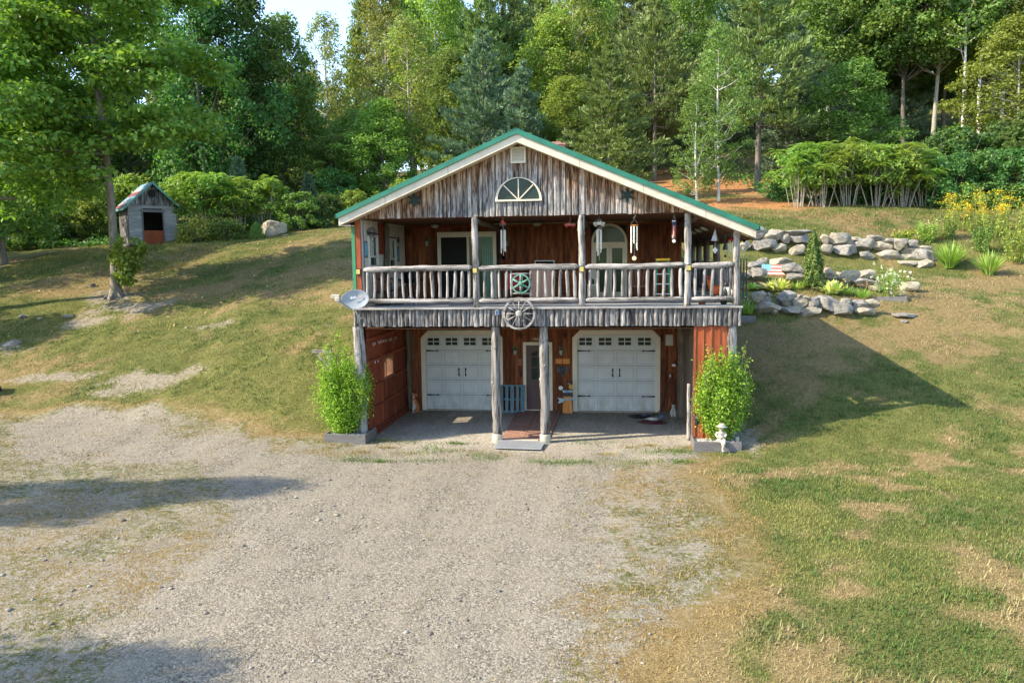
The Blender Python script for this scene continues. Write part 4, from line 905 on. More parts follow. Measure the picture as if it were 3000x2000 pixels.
def small_things():
    t = thing('wagon_wheel', 'large weathered wooden wagon wheel hung on the deck fascia above the entry', 'wheel', (-.02, -.20, 3.40)); wheel_y(t, .415, .05, .085, 12, .014, 'log_h', 'log_v')
    t = thing('wheel_ornament', 'green painted six-spoked iron wheel set into the porch railing', 'wheel', (.015, -.06, 4.16)); wheel_y(t, .25, .035, .06, 6, .026, 'teal', 'teal', .02, 1.5)
    # satellite dish
    t = thing('satellite_dish', 'grey satellite dish on a bent mast at the left corner of the deck', 'satellite dish', (-4.28, -.12, 3.30))
    c = Vector((.11, -.62, .52)); Mx = Matrix.Translation(c) @ Matrix.Rotation(.28, 4, 'Z') @ Matrix.Rotation(-.30, 4, 'X') @ Matrix.Rotation(-.13, 4, 'Y') @ Matrix.Diagonal((1.0, 1, .73, 1))
    prof = [(.0001, .055), (.12, .047), (.22, .028), (.30, .008), (.345, -.012), (.352, -.012), (.345, .004), (.30, .028), (.2, .05), (.0001, .072)]
    b = MB(); b.lathe(prof, (0,0,0), 40, Mx, 'y'); d = P_(t, 'reflector', b, 'dishgrey', True)
    for s, w, x, mt in (('dish', .10, -.035, 'lettering_pale'), ('-HD', .075, .13, 'lettering_pink')):
        o = text('lettering', s, w, M[mt], t, (0,0,0)); o.matrix_local = Mx @ Matrix.Translation((x, -.004 if x < 0 else -.0, .075)) @ Matrix.Diagonal((1, 1, 1.37, 1)) @ Matrix.Rotation(PI/2, 4, 'X')
    b = MB(); b.tube([(.06, .02, -.02), (.0, -.1, .05), (.02, -.4, .30), (.11, -.55, .46)], .024, 8); b.tube([(.0, .06, -.1), (.06, -.2, .1)], .014, 6); b.box(-.06, .06, .04, .07, -.14, .04); P_(t, 'mast', b, 'alu')
    b = MB(); b.tube([(.02, -.62, .27), (-.10, -.86, .40), (-.17, -1.02, .54)], [.022, .024, .03], 6); P_(t, 'feed_arm', b, 'dishgrey')
    b = MB(); b.cbox(-.36, -.13, -1.10, -.98, .585, .665, .012); b.cbox(-.255, -.135, -1.11, -.99, .505, .60, .012); b.lathe([(.035, 0), (.05, .08)], (-.19, -1.04, .45), 10); P_(t, 'feed_horn', b, 'statue')
    # lights
    lab = ['brown ceiling lamp above the sliding door end of the porch', 'brown ceiling lamp in the middle of the porch ceiling']
    for k, (x, y) in enumerate(((-2.89, 3.), (.16, 3.))):
        t = thing('ceiling_lamp', lab[k], 'lamp', (x, y, 5.88), group='porch ceiling lamps')
        b = MB(); b.lathe([(.02, -.0), (.16, -.005), (.16, -.03), (.13, -.045)], (0,0,0), 18); P_(t, 'base', b, 'black'); b = MB(); b.lathe([(.12, -.045), (.11, -.10), (.05, -.14), (.0, -.145)], (0,0,0), 16); P_(t, 'lamp_shade', b, 'lampglass', True)
    for k, (y, l) in enumerate(((1.7, 'nearest pale lamp on the sloping ceiling of the side porch'), (3.2, 'middle pale lamp on the sloping ceiling of the side porch'), (4.8, 'farthest pale lamp on the sloping ceiling of the side porch'))):
        x = 4.82; t = thing('ceiling_lamp', l, 'lamp', (x, y, 7.635 - SL*x), group='porch ceiling lamps', rot=(0, math.atan(SL), 0))
        b = MB(); b.lathe([(.02, 0), (.14, -.005), (.14, -.03)], (0,0,0), 16); P_(t, 'base', b, 'black'); b = MB(); b.lathe([(.12, -.03), (.10, -.09), (0, -.11)], (0,0,0), 16); P_(t, 'lamp_shade', b, 'lampglass', True)
    for l, x, z in (('wall lantern left of the upstairs sliding door', -3.44, 5.37), ('wall lantern behind the black wind chime, right of the sliding door', -.92, 5.33), ('wall lantern between the left garage door and the entry door', -.69, 1.94), ('wall lantern right of the entry door, above the orange rectangles', .75, 1.94)):
        t = thing('wall_lantern', l, 'lantern', (x, D - .022, z), group='wall lanterns')
        b = MB(); b.cbox(-.085, .085, -.02, .0, -.13, .13, .01); P_(t, 'back_plate', b, 'greenbrass')
        b = MB(); b.tube([(0, -.02, .06), (0, -.09, .11), (0, -.11, .05)], .012, 6); b.lathe([(.02, .07), (.06, .03), (.058, .02)], (0, -.11, 0), 8); P_(t, 'hood', b, 'greenbrass')
        b = MB(); b.lathe([(.045, .02), (.055, -.02), (.035, -.11), (.012, -.14)], (0, -.11, 0), 8); P_(t, 'lamp_glass', b, 'lampglass')
    for x, l in ((-4.285, 'brass patterned solar light on the red corner board of the porch'), (-1.16, 'brass patterned solar light on the post between the two left railing runs'), (1.58, 'brass patterned solar light on the middle porch post beside the white truck chime'), (4.235, 'brass patterned solar light on the porch post left of the short railing run')):
        t = thing('solar_light', l, 'light', (x, -.085 if x > -4 else -.03, 4.52), group='solar lights on the porch posts')
        b = MB(); b.cbox(-.055, .055, -.045, .0, -.075, .06, .008); b.box(-.065, .065, -.06, .0, .06, .075); b.box(-.06, .06, -.055, .0, -.095, -.075); P_(t, 'case', b, 'black')
        b = MB()
        for u in (-.026, .026):
            for v in (-.04, .0, .037): b.lathe([(.010, -.052), (.021, -.05), (.021, -.046)], (u, 0, v), 10, axis='y')
        b.box(-.05, .05, -.0475, -.044, -.068, .055); P_(t, 'grille', b, 'brass')
    t = thing('solar_lamp', 'small blue-faced solar box beside the wagon wheel on the deck fascia', 'light', (-.60, -.12, 3.43)); b = MB(); b.cbox(-.05, .05, -.03, .03, -.06, .06, .008); P_(t, 'case', b, 'alu'); b = MB(); b.box(-.04, .04, -.034, -.03, -.05, .05); P_(t, 'panel', b, 'blue')
    # signs
    t = thing('name_sign', 'small dark name sign reading ELLIS above the entry door', 'sign', (.0, D - .025, 2.30)); b = MB(); b.cbox(-.19, .19, -.02, 0, -.05, .05, .006); P_(t, 'board', b, 'brown_wood'); text('lettering', 'ELLIS', .10, M['cream'], t, (0, -.022, 0))
    t = thing('pallet_sign', 'blue-grey pallet sign lettered WELCOME ELLIS FRIENDS leaning left of the entry door', 'sign', (-.785, 4.02, .0), rot=(-.14, 0, 0))
    b = MB()
    for z in (.015, .40, .83): b.box(-.40, .40, .02, .05, z, z + .05)
    P_(t, 'crosspiece', b, 'bluegrey')
    for x, w in ((-.345, .11), (-.175, .095), (.0, .11), (.165, .095), (.335, .125)):
        b = MB(); f = w > .1; b.box(x - w/2, x + w/2, -.02 if f else .052, .018 if f else .072, 0, .88 if f else .87); P_(t, 'slat', b, 'bluegrey')
    for s, x, z1, st in (('WELCOME', -.345, .80, .108), ('ELLIS', .0, .68, .105), ('FRIENDS', .335, .80, .108)):
        for k, ch in enumerate(s): text('lettering', ch, .105, M['lettering'], t, (x, -.023, z1 - k*st))
    for l, x in (('left one of two blank orange rectangles under the lantern', .675), ('right one of two blank orange rectangles under the lantern', .905)):
        t = thing('plaque', l, 'plaque', (x, D - .025, 1.60), group='orange rectangles by the entry'); b = MB(); b.cbox(-.108, .108, -.015, 0, -.08, .08, .006); P_(t, 'board', b, 'orange_plank')  # two thin flat orange rectangles on the wall
    t = thing('wall_ornament', 'dark metal animal-head ornament on the wall below the orange rectangles', 'ornament', (.79, D - .03, 1.33))
    b = MB(); b.prism([(-.17, .14), (-.11, .07), (-.05, .10), (.05, .10), (.11, .07), (.18, .15), (.16, .02), (.20, -.06), (.10, -.06), (.05, -.10), (.04, -.20), (-.04, -.20), (-.05, -.10), (-.10, -.05), (-.20, -.10), (-.16, .03)], -.02, 0); b.ball((0, -.03, .02), (.09, .05, .07)); b.ball((0, -.04, -.08), (.05, .04, .07)); P_(t, 'head', b, 'bluemetal')
    t = thing('wall_gauge', 'round white thermometer on the wall beside the entry door', 'thermometer', (.73, D - .025, .75)); b = MB(); b.lathe([(.07, 0), (.07, -.02), (.06, -.026)], (0,0,0), 24, axis='y'); P_(t, 'case', b, 'white'); b = MB(); b.lathe([(.057, -.0265), (.05, -.0275)], (0,0,0), 24, axis='y'); P_(t, 'dial', b, 'alu'); b = MB(); b.tube([(0, -.031, 0), (.03, -.031, .03)], .004, 5); b.tube([(0, -.031, 0), (.02, -.031, -.025)], .004, 5); P_(t, 'needle', b, 'black')
    t = thing('plank_stand', 'stand of orange planks with blue arrow and lettered board beside the right garage door', 'sign', (.95, 4.08, .0), rot=(-.10, 0, 0))
    b = MB()
    for x, w in ((-.095, .1), (.0, .085), (.095, .1)): b.add([(x-w/2-.012, 0, 0), (x+w/2+.0, 0, 0), (x+w/2, .03, 0), (x-w/2-.012, .03, 0), (x*.9-w/2, 0, .52), (x*.9+w/2, 0, .52), (x*.9+w/2, .03, .52), (x*.9-w/2, .03, .52)], [(0,3,2,1),(4,5,6,7),(0,1,5,4),(1,2,6,5),(2,3,7,6),(3,0,4,7)])
    P_(t, 'plank', b, 'orange_plank')
    b = MB(); b.box(-.13, .15, -.005, .035, .52, .64); P_(t, 'planter_box', b, 'black')
    b = MB(); b.prism([(-.16, .64), (-.145, .675), (-.16, .71), (.16, .72), (.145, .685), (.16, .65)], -.03, -.008); P_(t, 'lettered_board', b, 'paleblue'); text('lettering', 'LAKE', .055, M['lettering'], t, (0, -.032, .68))
    b = MB(); Ma = Matrix.Translation((0, -.045, .43)) @ Matrix.Rotation(-.11, 4, 'Y'); b.prism([(-.31, .09), (-.19, .06), (-.12, .03), (.16, .025), (.16, .06), (.30, .0), (.16, -.06), (.16, -.025), (-.12, -.03), (-.19, -.08), (-.31, -.09), (-.25, .0)], -.012, .012, Ma); P_(t, 'arrow', b, 'paleblue')
    for k in range(6): o = text('lettering', 'WELCOM'[k], .04, M['lettering'], t, (0,0,0)); o.matrix_local = Ma @ Matrix.Translation((-.08 + k*.04, -.014, 0)) @ Matrix.Rotation(PI/2, 4, 'X')
    t = thing('garden_figure', 'little dark metal bug figure with white eyes holding a sunflower on the plank stand', 'figurine', (1.0, 4.12, .72))
    b = MB(); b.ball((0, 0, .19), (.055, .04, .05)); b.ball((0, 0, .09), (.04, .03, .06)); b.tube([(-.02, 0, .05), (-.02, 0, 0)], .008, 5); b.tube([(.03, 0, .05), (.06, 0, .02), (.06, 0, 0)], .008, 5); b.tube([(-.02, 0, .23), (-.06, 0, .27)], .006, 5); b.tube([(.02, 0, .23), (.07, 0, .26)], .006, 5); b.ball((-.065, 0, .28), .028); b.ball((.08, 0, .265), .028); b.tube([(-.02, -.01, .12), (-.08, -.03, .13)], .01, 5); P_(t, 'body', b, 'bluemetal', True)
    b = MB(); b.ball((-.02, -.035, .205), .016, 8, 6); b.ball((.02, -.035, .205), .016, 8, 6); P_(t, 'eye', b, 'white', True)
    b = MB(); b.lathe([(.03, -.05), (.065, -.055), (.062, -.045)], (.06, 0, .115), 14, axis='y'); f = P_(t, 'sunflower', b, 'yellow'); b = MB(); b.lathe([(.001, -.066), (.03, -.06), (.03, -.05)], (.06, 0, .115), 12, axis='y'); P_(t, 'flower_centre', b, 'brown_wood', False, f)
    t = thing('picture_board', 'small wooden picture board on the wall left of the entry door', 'plaque', (-.565, D - .025, 1.58)); b = MB(); b.cbox(-.085, .085, -.02, 0, -.10, .10, .006); b.box(-.095, .095, -.04, 0, -.115, -.10); P_(t, 'board', b, 'brown_wood'); b = MB(); b.prism([(-.06, -.05), (-.02, .02), (.0, -.01), (.05, .06), (.06, -.05)], -.023, -.0205); P_(t, 'picture', b, 'orange_board')
    t = thing('wall_hook', 'dark iron pendant hanging below the small picture board', 'ornament', (-.53, D - .03, 1.2)); b = MB(); b.tube([(0, 0, .12), (.01, -.01, .0), (-.01, -.01, -.1)], [.02, .035, .025], 6); P_(t, 'pendant', b, 'black')
    t = thing('paper_notice', 'tall pale notice with fine print on the wall right of the right garage door', 'notice', (4.07, D - .022, 2.26)); b = MB(); b.box(-.115, .115, -.008, 0, -.17, .17); P_(t, 'sheet', b, 'statue'); b = MB()
    for k in range(9): b.box(-.09, .03 + .06*random.random(), -.0095, -.0082, .13 - k*.033, .138 - k*.033)
    P_(t, 'print', b, 'alu')
    t = thing('outlet_box', 'small grey outlet box on the wall right of the right garage door', 'outlet', (4.21, D - .022, 1.49)); b = MB(); b.cbox(-.055, .055, -.05, 0, -.035, .035, .006); P_(t, 'box', b, 'alu'); b = MB(); b.tube([(.03, -.05, 0), (.09, -.07, -.04), (.12, -.05, -.14)], .006, 5); P_(t, 'cord', b, 'orange')
    t = thing('wood_plaque', 'weathered orange wooden plaque above the left garage door', 'plaque', (-2.42, D - .03, 2.78)); b = MB(); b.prism([(-.36, -.05), (-.1, -.07), (.36, -.06), (.33, .06), (-.36, .07)], -.02, 0); P_(t, 'board', b, 'orange_plank')
    t = thing('hand_saw', 'old hand saw hanging on the wall left of the left garage door', 'saw', (-4.0, D - .035, 1.66)); b = MB(); b.prism([(-.01, 0), (.03, 0), (.075, .75), (-.075, .75)], -.008, 0); P_(t, 'blade', b, 'rustmetal'); b = MB(); b.ring([(-.09, .74), (.09, .74), (.08, .90), (-.06, .90)], [(-.04, .78), (.05, .78), (.04, .86), (-.03, .86)], -.02, .005); P_(t, 'handle', b, 'brown_wood')
    # hooks along the left wing wall
    for k, (y, z) in enumerate([(.62, 2.53), (.8, 2.53), (1.15, 2.53), (1.3, 2.53), (1.45, 2.53), (1.6, 2.53), (1.78, 2.52), (1.95, 2.52), (2.2, 2.5), (2.4, 2.5), (2.75, 2.48), (2.95, 2.48), (.75, 2.02), (1.02, 2.02)]):
        t = thing('coat_hook', 'small metal hook in the row along the red wing wall', 'hook', (-4.19, y, z), group='hooks on the red wing wall'); b = MB(); b.tube([(0, 0, .03), (.03, 0, .02), (.045, 0, -.02), (.03, 0, -.045)], .010, 5); P_(t, 'prong', b, 'steel')
    # hose, coils and statues
    def coil(c, rx, ry, n, r, z0=.015):
        pts = []
        for k in range(n*18):
            a = k*2*PI/18; q = k/(n*18); s = .62 + .38*math.sin(q*9 + c[0]*3); w = .8 + .2*math.sin(q*23.)
            pts.append((c[0] + math.cos(a)*rx*s*w + .03*math.sin(k*.31), c[1] + math.sin(a)*ry*s*w, z0 + q*.045 + .008*math.sin(k*.7)))
        return pts
    t = thing('garden_hose', 'black garden hose hanging from a hook and coiled by the right garage door', 'hose'); b = MB()
    b.tube([(4.05, 4.26, .02), (4.22, 4.22, .35), (4.26, 4.2, .75), (4.14, 4.2, 1.08), (4.08, 4.22, 1.0), (3.98, 4.2, .6), (3.86, 4.1, .2), (3.7, 3.9, .05), (3.5, 3.7, .03)] + coil((3.1, 3.5), .33, .3, 7, .02), .014, 6); P_(t, 'hose', b, 'rubber', True)
    b = MB(); b.ball((4.10, 4.22, 1.16), (.045, .04, .06)); b.tube([(4.1, 4.3, 1.22), (4.1, 4.2, 1.2)], .03, 8); P_(t, 'tap', b, 'steel'); b = MB(); b.tube([(3.28, 3.42, .1), (3.36, 3.3, .12), (3.4, 3.42, .1)], .03, 6); P_(t, 'nozzle', b, 'blue')
    t = thing('hose_coil', 'dark red hose lying in a loose coil on the gravel', 'hose'); b = MB(); b.tube(coil((3.47, 2.7), .5, .3, 9, .02), .011, 6); P_(t, 'hose', b, 'maroon', True)
    t = thing('cord_coil', 'white cord lying in loose loops on top of the red hose', 'cord'); b = MB(); b.tube(coil((3.5, 2.95), .3, .2, 5, .012, .06), .007, 6); P_(t, 'cord', b, 'white', True); b = MB(); b.cbox(3.72, 3.84, 3.0, 3.1, .1, .19, .01); P_(t, 'plug', b, 'blue')
    dog(); cat(); boy()
    # planters
    for nm, x0, x1, y0, y1, h, l in (('planter_box', -5.21, -4.08, -.55, .45, .27, 'grey wooden planter box left of the garage entrance'), ('planter_box', 4.34, 5.49, -.73, .12, .26, 'grey wooden planter box with a seated statue on its edge, right of the entrance')):
        t = thing(nm, l, 'planter', (0,0,0), group='planter boxes'); b = MB(); w = .04
        b.cbox(x0, x1, y0, y0+w, 0, h, .004); P_(t, 'long_board', b, 'grey_plank'); b = MB(); b.cbox(x0, x1, y1-w, y1, 0, h-.02, .004); P_(t, 'long_board', b, 'grey_plank'); b = MB(); b.cbox(x0+.002, x0+w, y0+w, y1-w, 0, h-.004, .004); P_(t, 'end_board', b, 'grey_plank'); b = MB(); b.cbox(x1-w, x1-.002, y0+w, y1-w, 0, h-.004, .004); P_(t, 'end_board', b, 'grey_plank')
        n = 900; xx = rng.uniform(x0+w, x1-w, n); yy = rng.uniform(y0+w, y1-w, n); V, F = octa(xx, yy, np.full(n, h-.075), rng.uniform(.012, .035, n), rng.uniform(.5, .8, n), rng.uniform(0, 6, n)); c = rng.uniform(.28, .5, (n, 1))*np.array([1, .96, .88]); b = MB(); b.box(x0+w, x1-w, y0+w, y1-w, .01, h-.08); P_(t, 'soil', b, 'dark_log'); np_mesh('stones', V, F, (bpy.data.materials.get('loose_stone') or vcol_mat('loose_stone',0.)), t, np.repeat(c, 6, 0))
    t = thing('lantern_stake', 'small dark solar lantern at the right end of the right planter box', 'lantern', (5.41, -.55, .2)); b = MB(); b.lathe([(.05, 0), (.05, .02), (.03, .03), (.03, .17), (.065, .18), (.06, .2), (.02, .24)], (0,0,0), 12); P_(t, 'frame', b, 'bluemetal'); b = MB(); b.lathe([(.045, .04), (.045, .16)], (0,0,0), 10); P_(t, 'lamp_glass', b, 'lampglass')
    t = thing('lantern_stake', 'tall black lantern on a stake in the right planter box', 'lantern', (4.46, -.25, .15)); b = MB(); b.tube([(0,0,0), (0,0,.62)], .008, 5); P_(t, 'stake', b, 'black'); b = MB(); b.lathe([(.02, .42), (.055, .46), (.06, .56), (.075, .6), (.03, .68), (.0, .72)], (0,0,0), 8); P_(t, 'lamp_cage', b, 'black')
    t = thing('lantern_stake', 'pale lantern on a thin stake at the corner of the left planter box', 'lantern', (-4.28, .18, .15)); b = MB(); b.tube([(0,0,0), (-.02,0,.72)], .012, 6); P_(t, 'stake', b, 'alu'); b = MB(); b.lathe([(.03, .70), (.055, .74), (.045, .85), (.02, .88)], (-.02,0,0), 10); P_(t, 'lamp_head', b, 'statue')
    t = thing('bracket_post', 'grey wooden post with a braced arm behind the left shrub', 'post', (-5.60, 1.15, .2)); b = MB(); b.cbox(-.04, .05, -.04, .05, 0, 2.03, .005); P_(t, 'upright', b, 'log_v'); b = MB(); b.cbox(-.50, .06, -.035, .045, 2.03, 2.11, .005); P_(t, 'arm', b, 'log_h'); b = MB(); b.tube([(-.38, 0, 2.02), (-.02, 0, 1.6)], .03, 4); P_(t, 'brace', b, 'log_h'); b = MB(); b.tube([(-.44, 0, 2.03), (-.44, 0, 1.95), (-.42, 0, 1.92)], .007, 5); P_(t, 'hook', b, 'black')
    # path and grating
    b = MB(); b.add([(-.64, 4.28, .04), (.76, 4.28, .04), (.66, .2, .04), (-.60, .2, .04), (-.64, 4.28, -.1), (.76, 4.28, -.1), (.66, .2, -.1), (-.60, .2, -.1)], [(0,3,2,1), (3,7,6,2), (0,4,7,3), (1,2,6,5)]); o = b.build('path', M['stamped']); tag(o, kind='structure')
    t = thing('boot_grating', 'ridged grey metal grating laid on the ground in front of the entry path', 'grating', (0, -.5, .06), rot=(.04, 0, -.06)); b = MB(); b.box(-.62, .60, -.36, .36, -.012, .0); P_(t, 'plate', b, 'alu'); b = MB(); k = -.61
    while k < .59: b.box(k, k+.018, -.36, .36, .0, .016); k += .036
    P_(t, 'rib', b, 'alu')
    t = thing('concrete_step', 'low pale concrete step between the footings and the grating', 'step', (0, -.03, 0)); b = MB(); b.cbox(-.5, .42, -.14, .22, -.05, .05, .015); P_(t, 'slab', b, 'concrete')
def dog():
    t = thing('dog_statue', 'sitting brown and white hound statue by the left garage door', 'statue', (-3.88, 3.86, 0), rz=.2)
    b = MB(); b.ball((.07, .02, .16), (.10, .09, .16), 14, 10); b.tube([(.07, .0, .14), (.03, -.01, .30), (-.01, -.01, .42)], [.10, .095, .075], 12); b.tube([(-.01, -.01, .40), (-.02, -.01, .54)], [.065, .05], 10)
    b.ball((-.01, -.01, .58), (.07, .06, .065), 12, 9); b.tube([(.0, -.015, .575), (.08, -.025, .56), (.115, -.03, .552)], [.045, .034, .028], 10)
    for s in (-.05, .05): b.tube([(-.02, s, .32), (-.045, s, .15), (-.04, s, .03)], [.04, .03, .026], 8); b.ball((-.02, s-.01, .02), (.045, .03, .022)); b.tube([(.12, s*1.7, .12), (.06, s*2, .05), (.0, s*2, .025)], [.07, .045, .028], 8)
    b.tube([(.14, .02, .04), (.2, .04, .02), (.24, .06, .03)], [.025, .018, .01], 6)
    body = remeshed(b, 'body', M['dogcoat'], t, None, .011, 4)
    for s in (-1, 1):
        b = MB(); b.ball((-.035, s*.062-.01, .555), (.032, .014, .055)); P_(t, 'ear', b, 'doggold', True)
    b = MB(); b.ball((.118, -.03, .562), .013, 8, 6); b.ball((.05, -.062, .605), .009, 8, 6); b.ball((.055, .035, .605), .009, 8, 6); P_(t, 'nose_and_eyes', b, 'black', True)
    b = MB(); b.lathe([(.062, .455), (.065, .465), (.062, .475), (.055, .465), (.062, .455)], (-.015, -.01, 0), 16); P_(t, 'collar', b, 'black')
def cat():
    t = thing('cat_statue', 'white sitting cat statue in the corner beside the hose', 'statue', (4.17, 3.72, 0)); b = MB()
    b.ball((0, 0, .12), (.11, .1, .13), 12, 9); b.tube([(0, 0, .15), (0, -.01, .28)], [.085, .06], 10); b.ball((0, -.03, .31), (.065, .06, .058)); b.ball((0, -.08, .295), (.03, .02, .022))
    for s in (-1, 1): b.tube([(s*.035, -.03, .34), (s*.045, -.03, .395)], [.026, .004], 6); b.tube([(s*.045, -.08, .2), (s*.045, -.1, .03)], [.03, .026], 8); b.ball((s*.045, -.115, .02), (.03, .04, .02))
    b.tube([(.1, .04, .04), (.13, -.04, .03), (.09, -.1, .03)], [.025, .022, .015], 8)
    remeshed(b, 'body', M['statue'], t, None, .01, 3)
def boy():
    t = thing('boy_statue', 'pale stone statue of a seated child in a brimmed hat on the planter edge', 'statue', (5.0, -.70, .255)); b = MB()
    b.tube([(0, .05, .02), (0, .055, .12), (0, .05, .24)], [.10, .085, .092], 14, sq=.75); b.ball((0, .05, .03), (.115, .11, .06)); b.tube([(0, .05, .25), (0, .04, .31)], [.04, .034], 10)
    b.ball((0, .03, .355), (.058, .062, .07), 14, 10); b.ball((0, -.034, .345), (.012, .016, .016)); b.ball((-.028, -.022, .335), (.02, .016, .018)); b.ball((.028, -.022, .335), (.02, .016, .018)); b.ball((0, -.02, .305), (.022, .018, .014))
    for s in (-1, 1):
        b.ball((s*.06, .03, .35), (.014, .018, .022))
        b.tube([(s*.085, .05, .235), (s*.12, .03, .16), (s*.085, -.04, .125), (s*-.01, -.075, .14 + .015*s)], [.036, .034, .028, .022], 9)   # folded arms
        for f in range(4): b.tube([(s*-.01, -.08, .125 + .012*f + .012*s), (s*-.045, -.078, .128 + .012*f + .012*s)], [.008, .007], 5)
        b.tube([(s*-.01, -.082, .165 + .012*s), (s*-.02, -.088, .185 + .01*s)], [.008, .006], 5)
    b.tube([(-.055, .02, .03), (-.03, -.10, .045), (.02, -.125, .0), (.045, -.12, -.12), (.05, -.115, -.17)], [.052, .05, .042, .032, .026], 10)
    b.tube([(.055, .02, .03), (.06, -.10, .05), (.05, -.15, .0), (.03, -.15, -.11), (.02, -.15, -.18)], [.052, .05, .042, .032, .026], 10)
    b.tube([(.05, -.11, -.175), (.065, -.17, -.205)], [.028, .022], 8); b.tube([(.02, -.15, -.185), (.03, -.21, -.20)], [.028, .022], 8)
    remeshed(b, 'body', M['statue'], t, None, .0085, 3)
    b = MB(); b.lathe([(.075, .385), (.135, .375), (.142, .382), (.085, .40), (.075, .43), (.06, .452), (.0, .462)], (0, .03, 0), 24, Matrix.Rotation(.06, 4, 'Y')); P_(t, 'hat', b, 'statue', True)
    b = MB(); b.lathe([(.105, .0), (.115, .02), (.10, .065), (.07, .09)], (0, .02, 0), 16); P_(t, 'smock', b, 'statue', True)
for k_, v_ in dict(greenbrass=((.09,.09,.05), .45, .6), bluemetal=((.055,.07,.075), .5, .5), rustmetal=((.16,.09,.05), .7, .3), doggold=((.38,.15,.05), .7, 0)).items(): M[k_] = plain(k_, v_[0], v_[1], v_[2])
def dogmat():
    m, nt, b = newmat('brown_white_dog_paint'); v = objcoord(nt); n = noise(nt, v, 5.5, 2)
    sp = nt.nodes.new('ShaderNodeSeparateXYZ'); nt.links.new(v, sp.inputs[0])
    f = math_(nt, 'ADD', n, math_(nt, 'MULTIPLY', sp.outputs[0], 1.9))
    k = ramp(nt, [(.47, (.5,.46,.4)), (.52, (.36,.13,.045))], f); nt.links.new(k.outputs[0], b.inputs['Base Color']); b.inputs['Roughness'].default_value = .6; return m
M['dogcoat'] = dogmat()
def stamped():
    m, nt, b = newmat('stamped_red_path'); P = objcoord(nt, (1,1,1), True); t = nt.nodes.new('ShaderNodeTexBrick'); nt.links.new(P, t.inputs[0])
    t.inputs['Color1'].default_value = (.33,.19,.145,1); t.inputs['Color2'].default_value = (.27,.165,.13,1); t.inputs['Mortar'].default_value = (.17,.09,.07,1); t.inputs['Scale'].default_value = 1; t.inputs['Brick Width'].default_value = .62; t.inputs['Row Height'].default_value = .62; t.inputs['Mortar Size'].default_value = .012; t.offset = 0
    n = noise(nt, P, 9., 6, .7); k = ramp(nt, [(.3,(.55,.5,.48)), (.7,(1.15,1.1,1.05))], n); nt.links.new(mixc(nt, 1., t.outputs[0], k.outputs[0], 'MULTIPLY'), b.inputs['Base Color']); bump(nt, b, n, .5, .02); return m
M['stamped'] = stamped()
small_things()

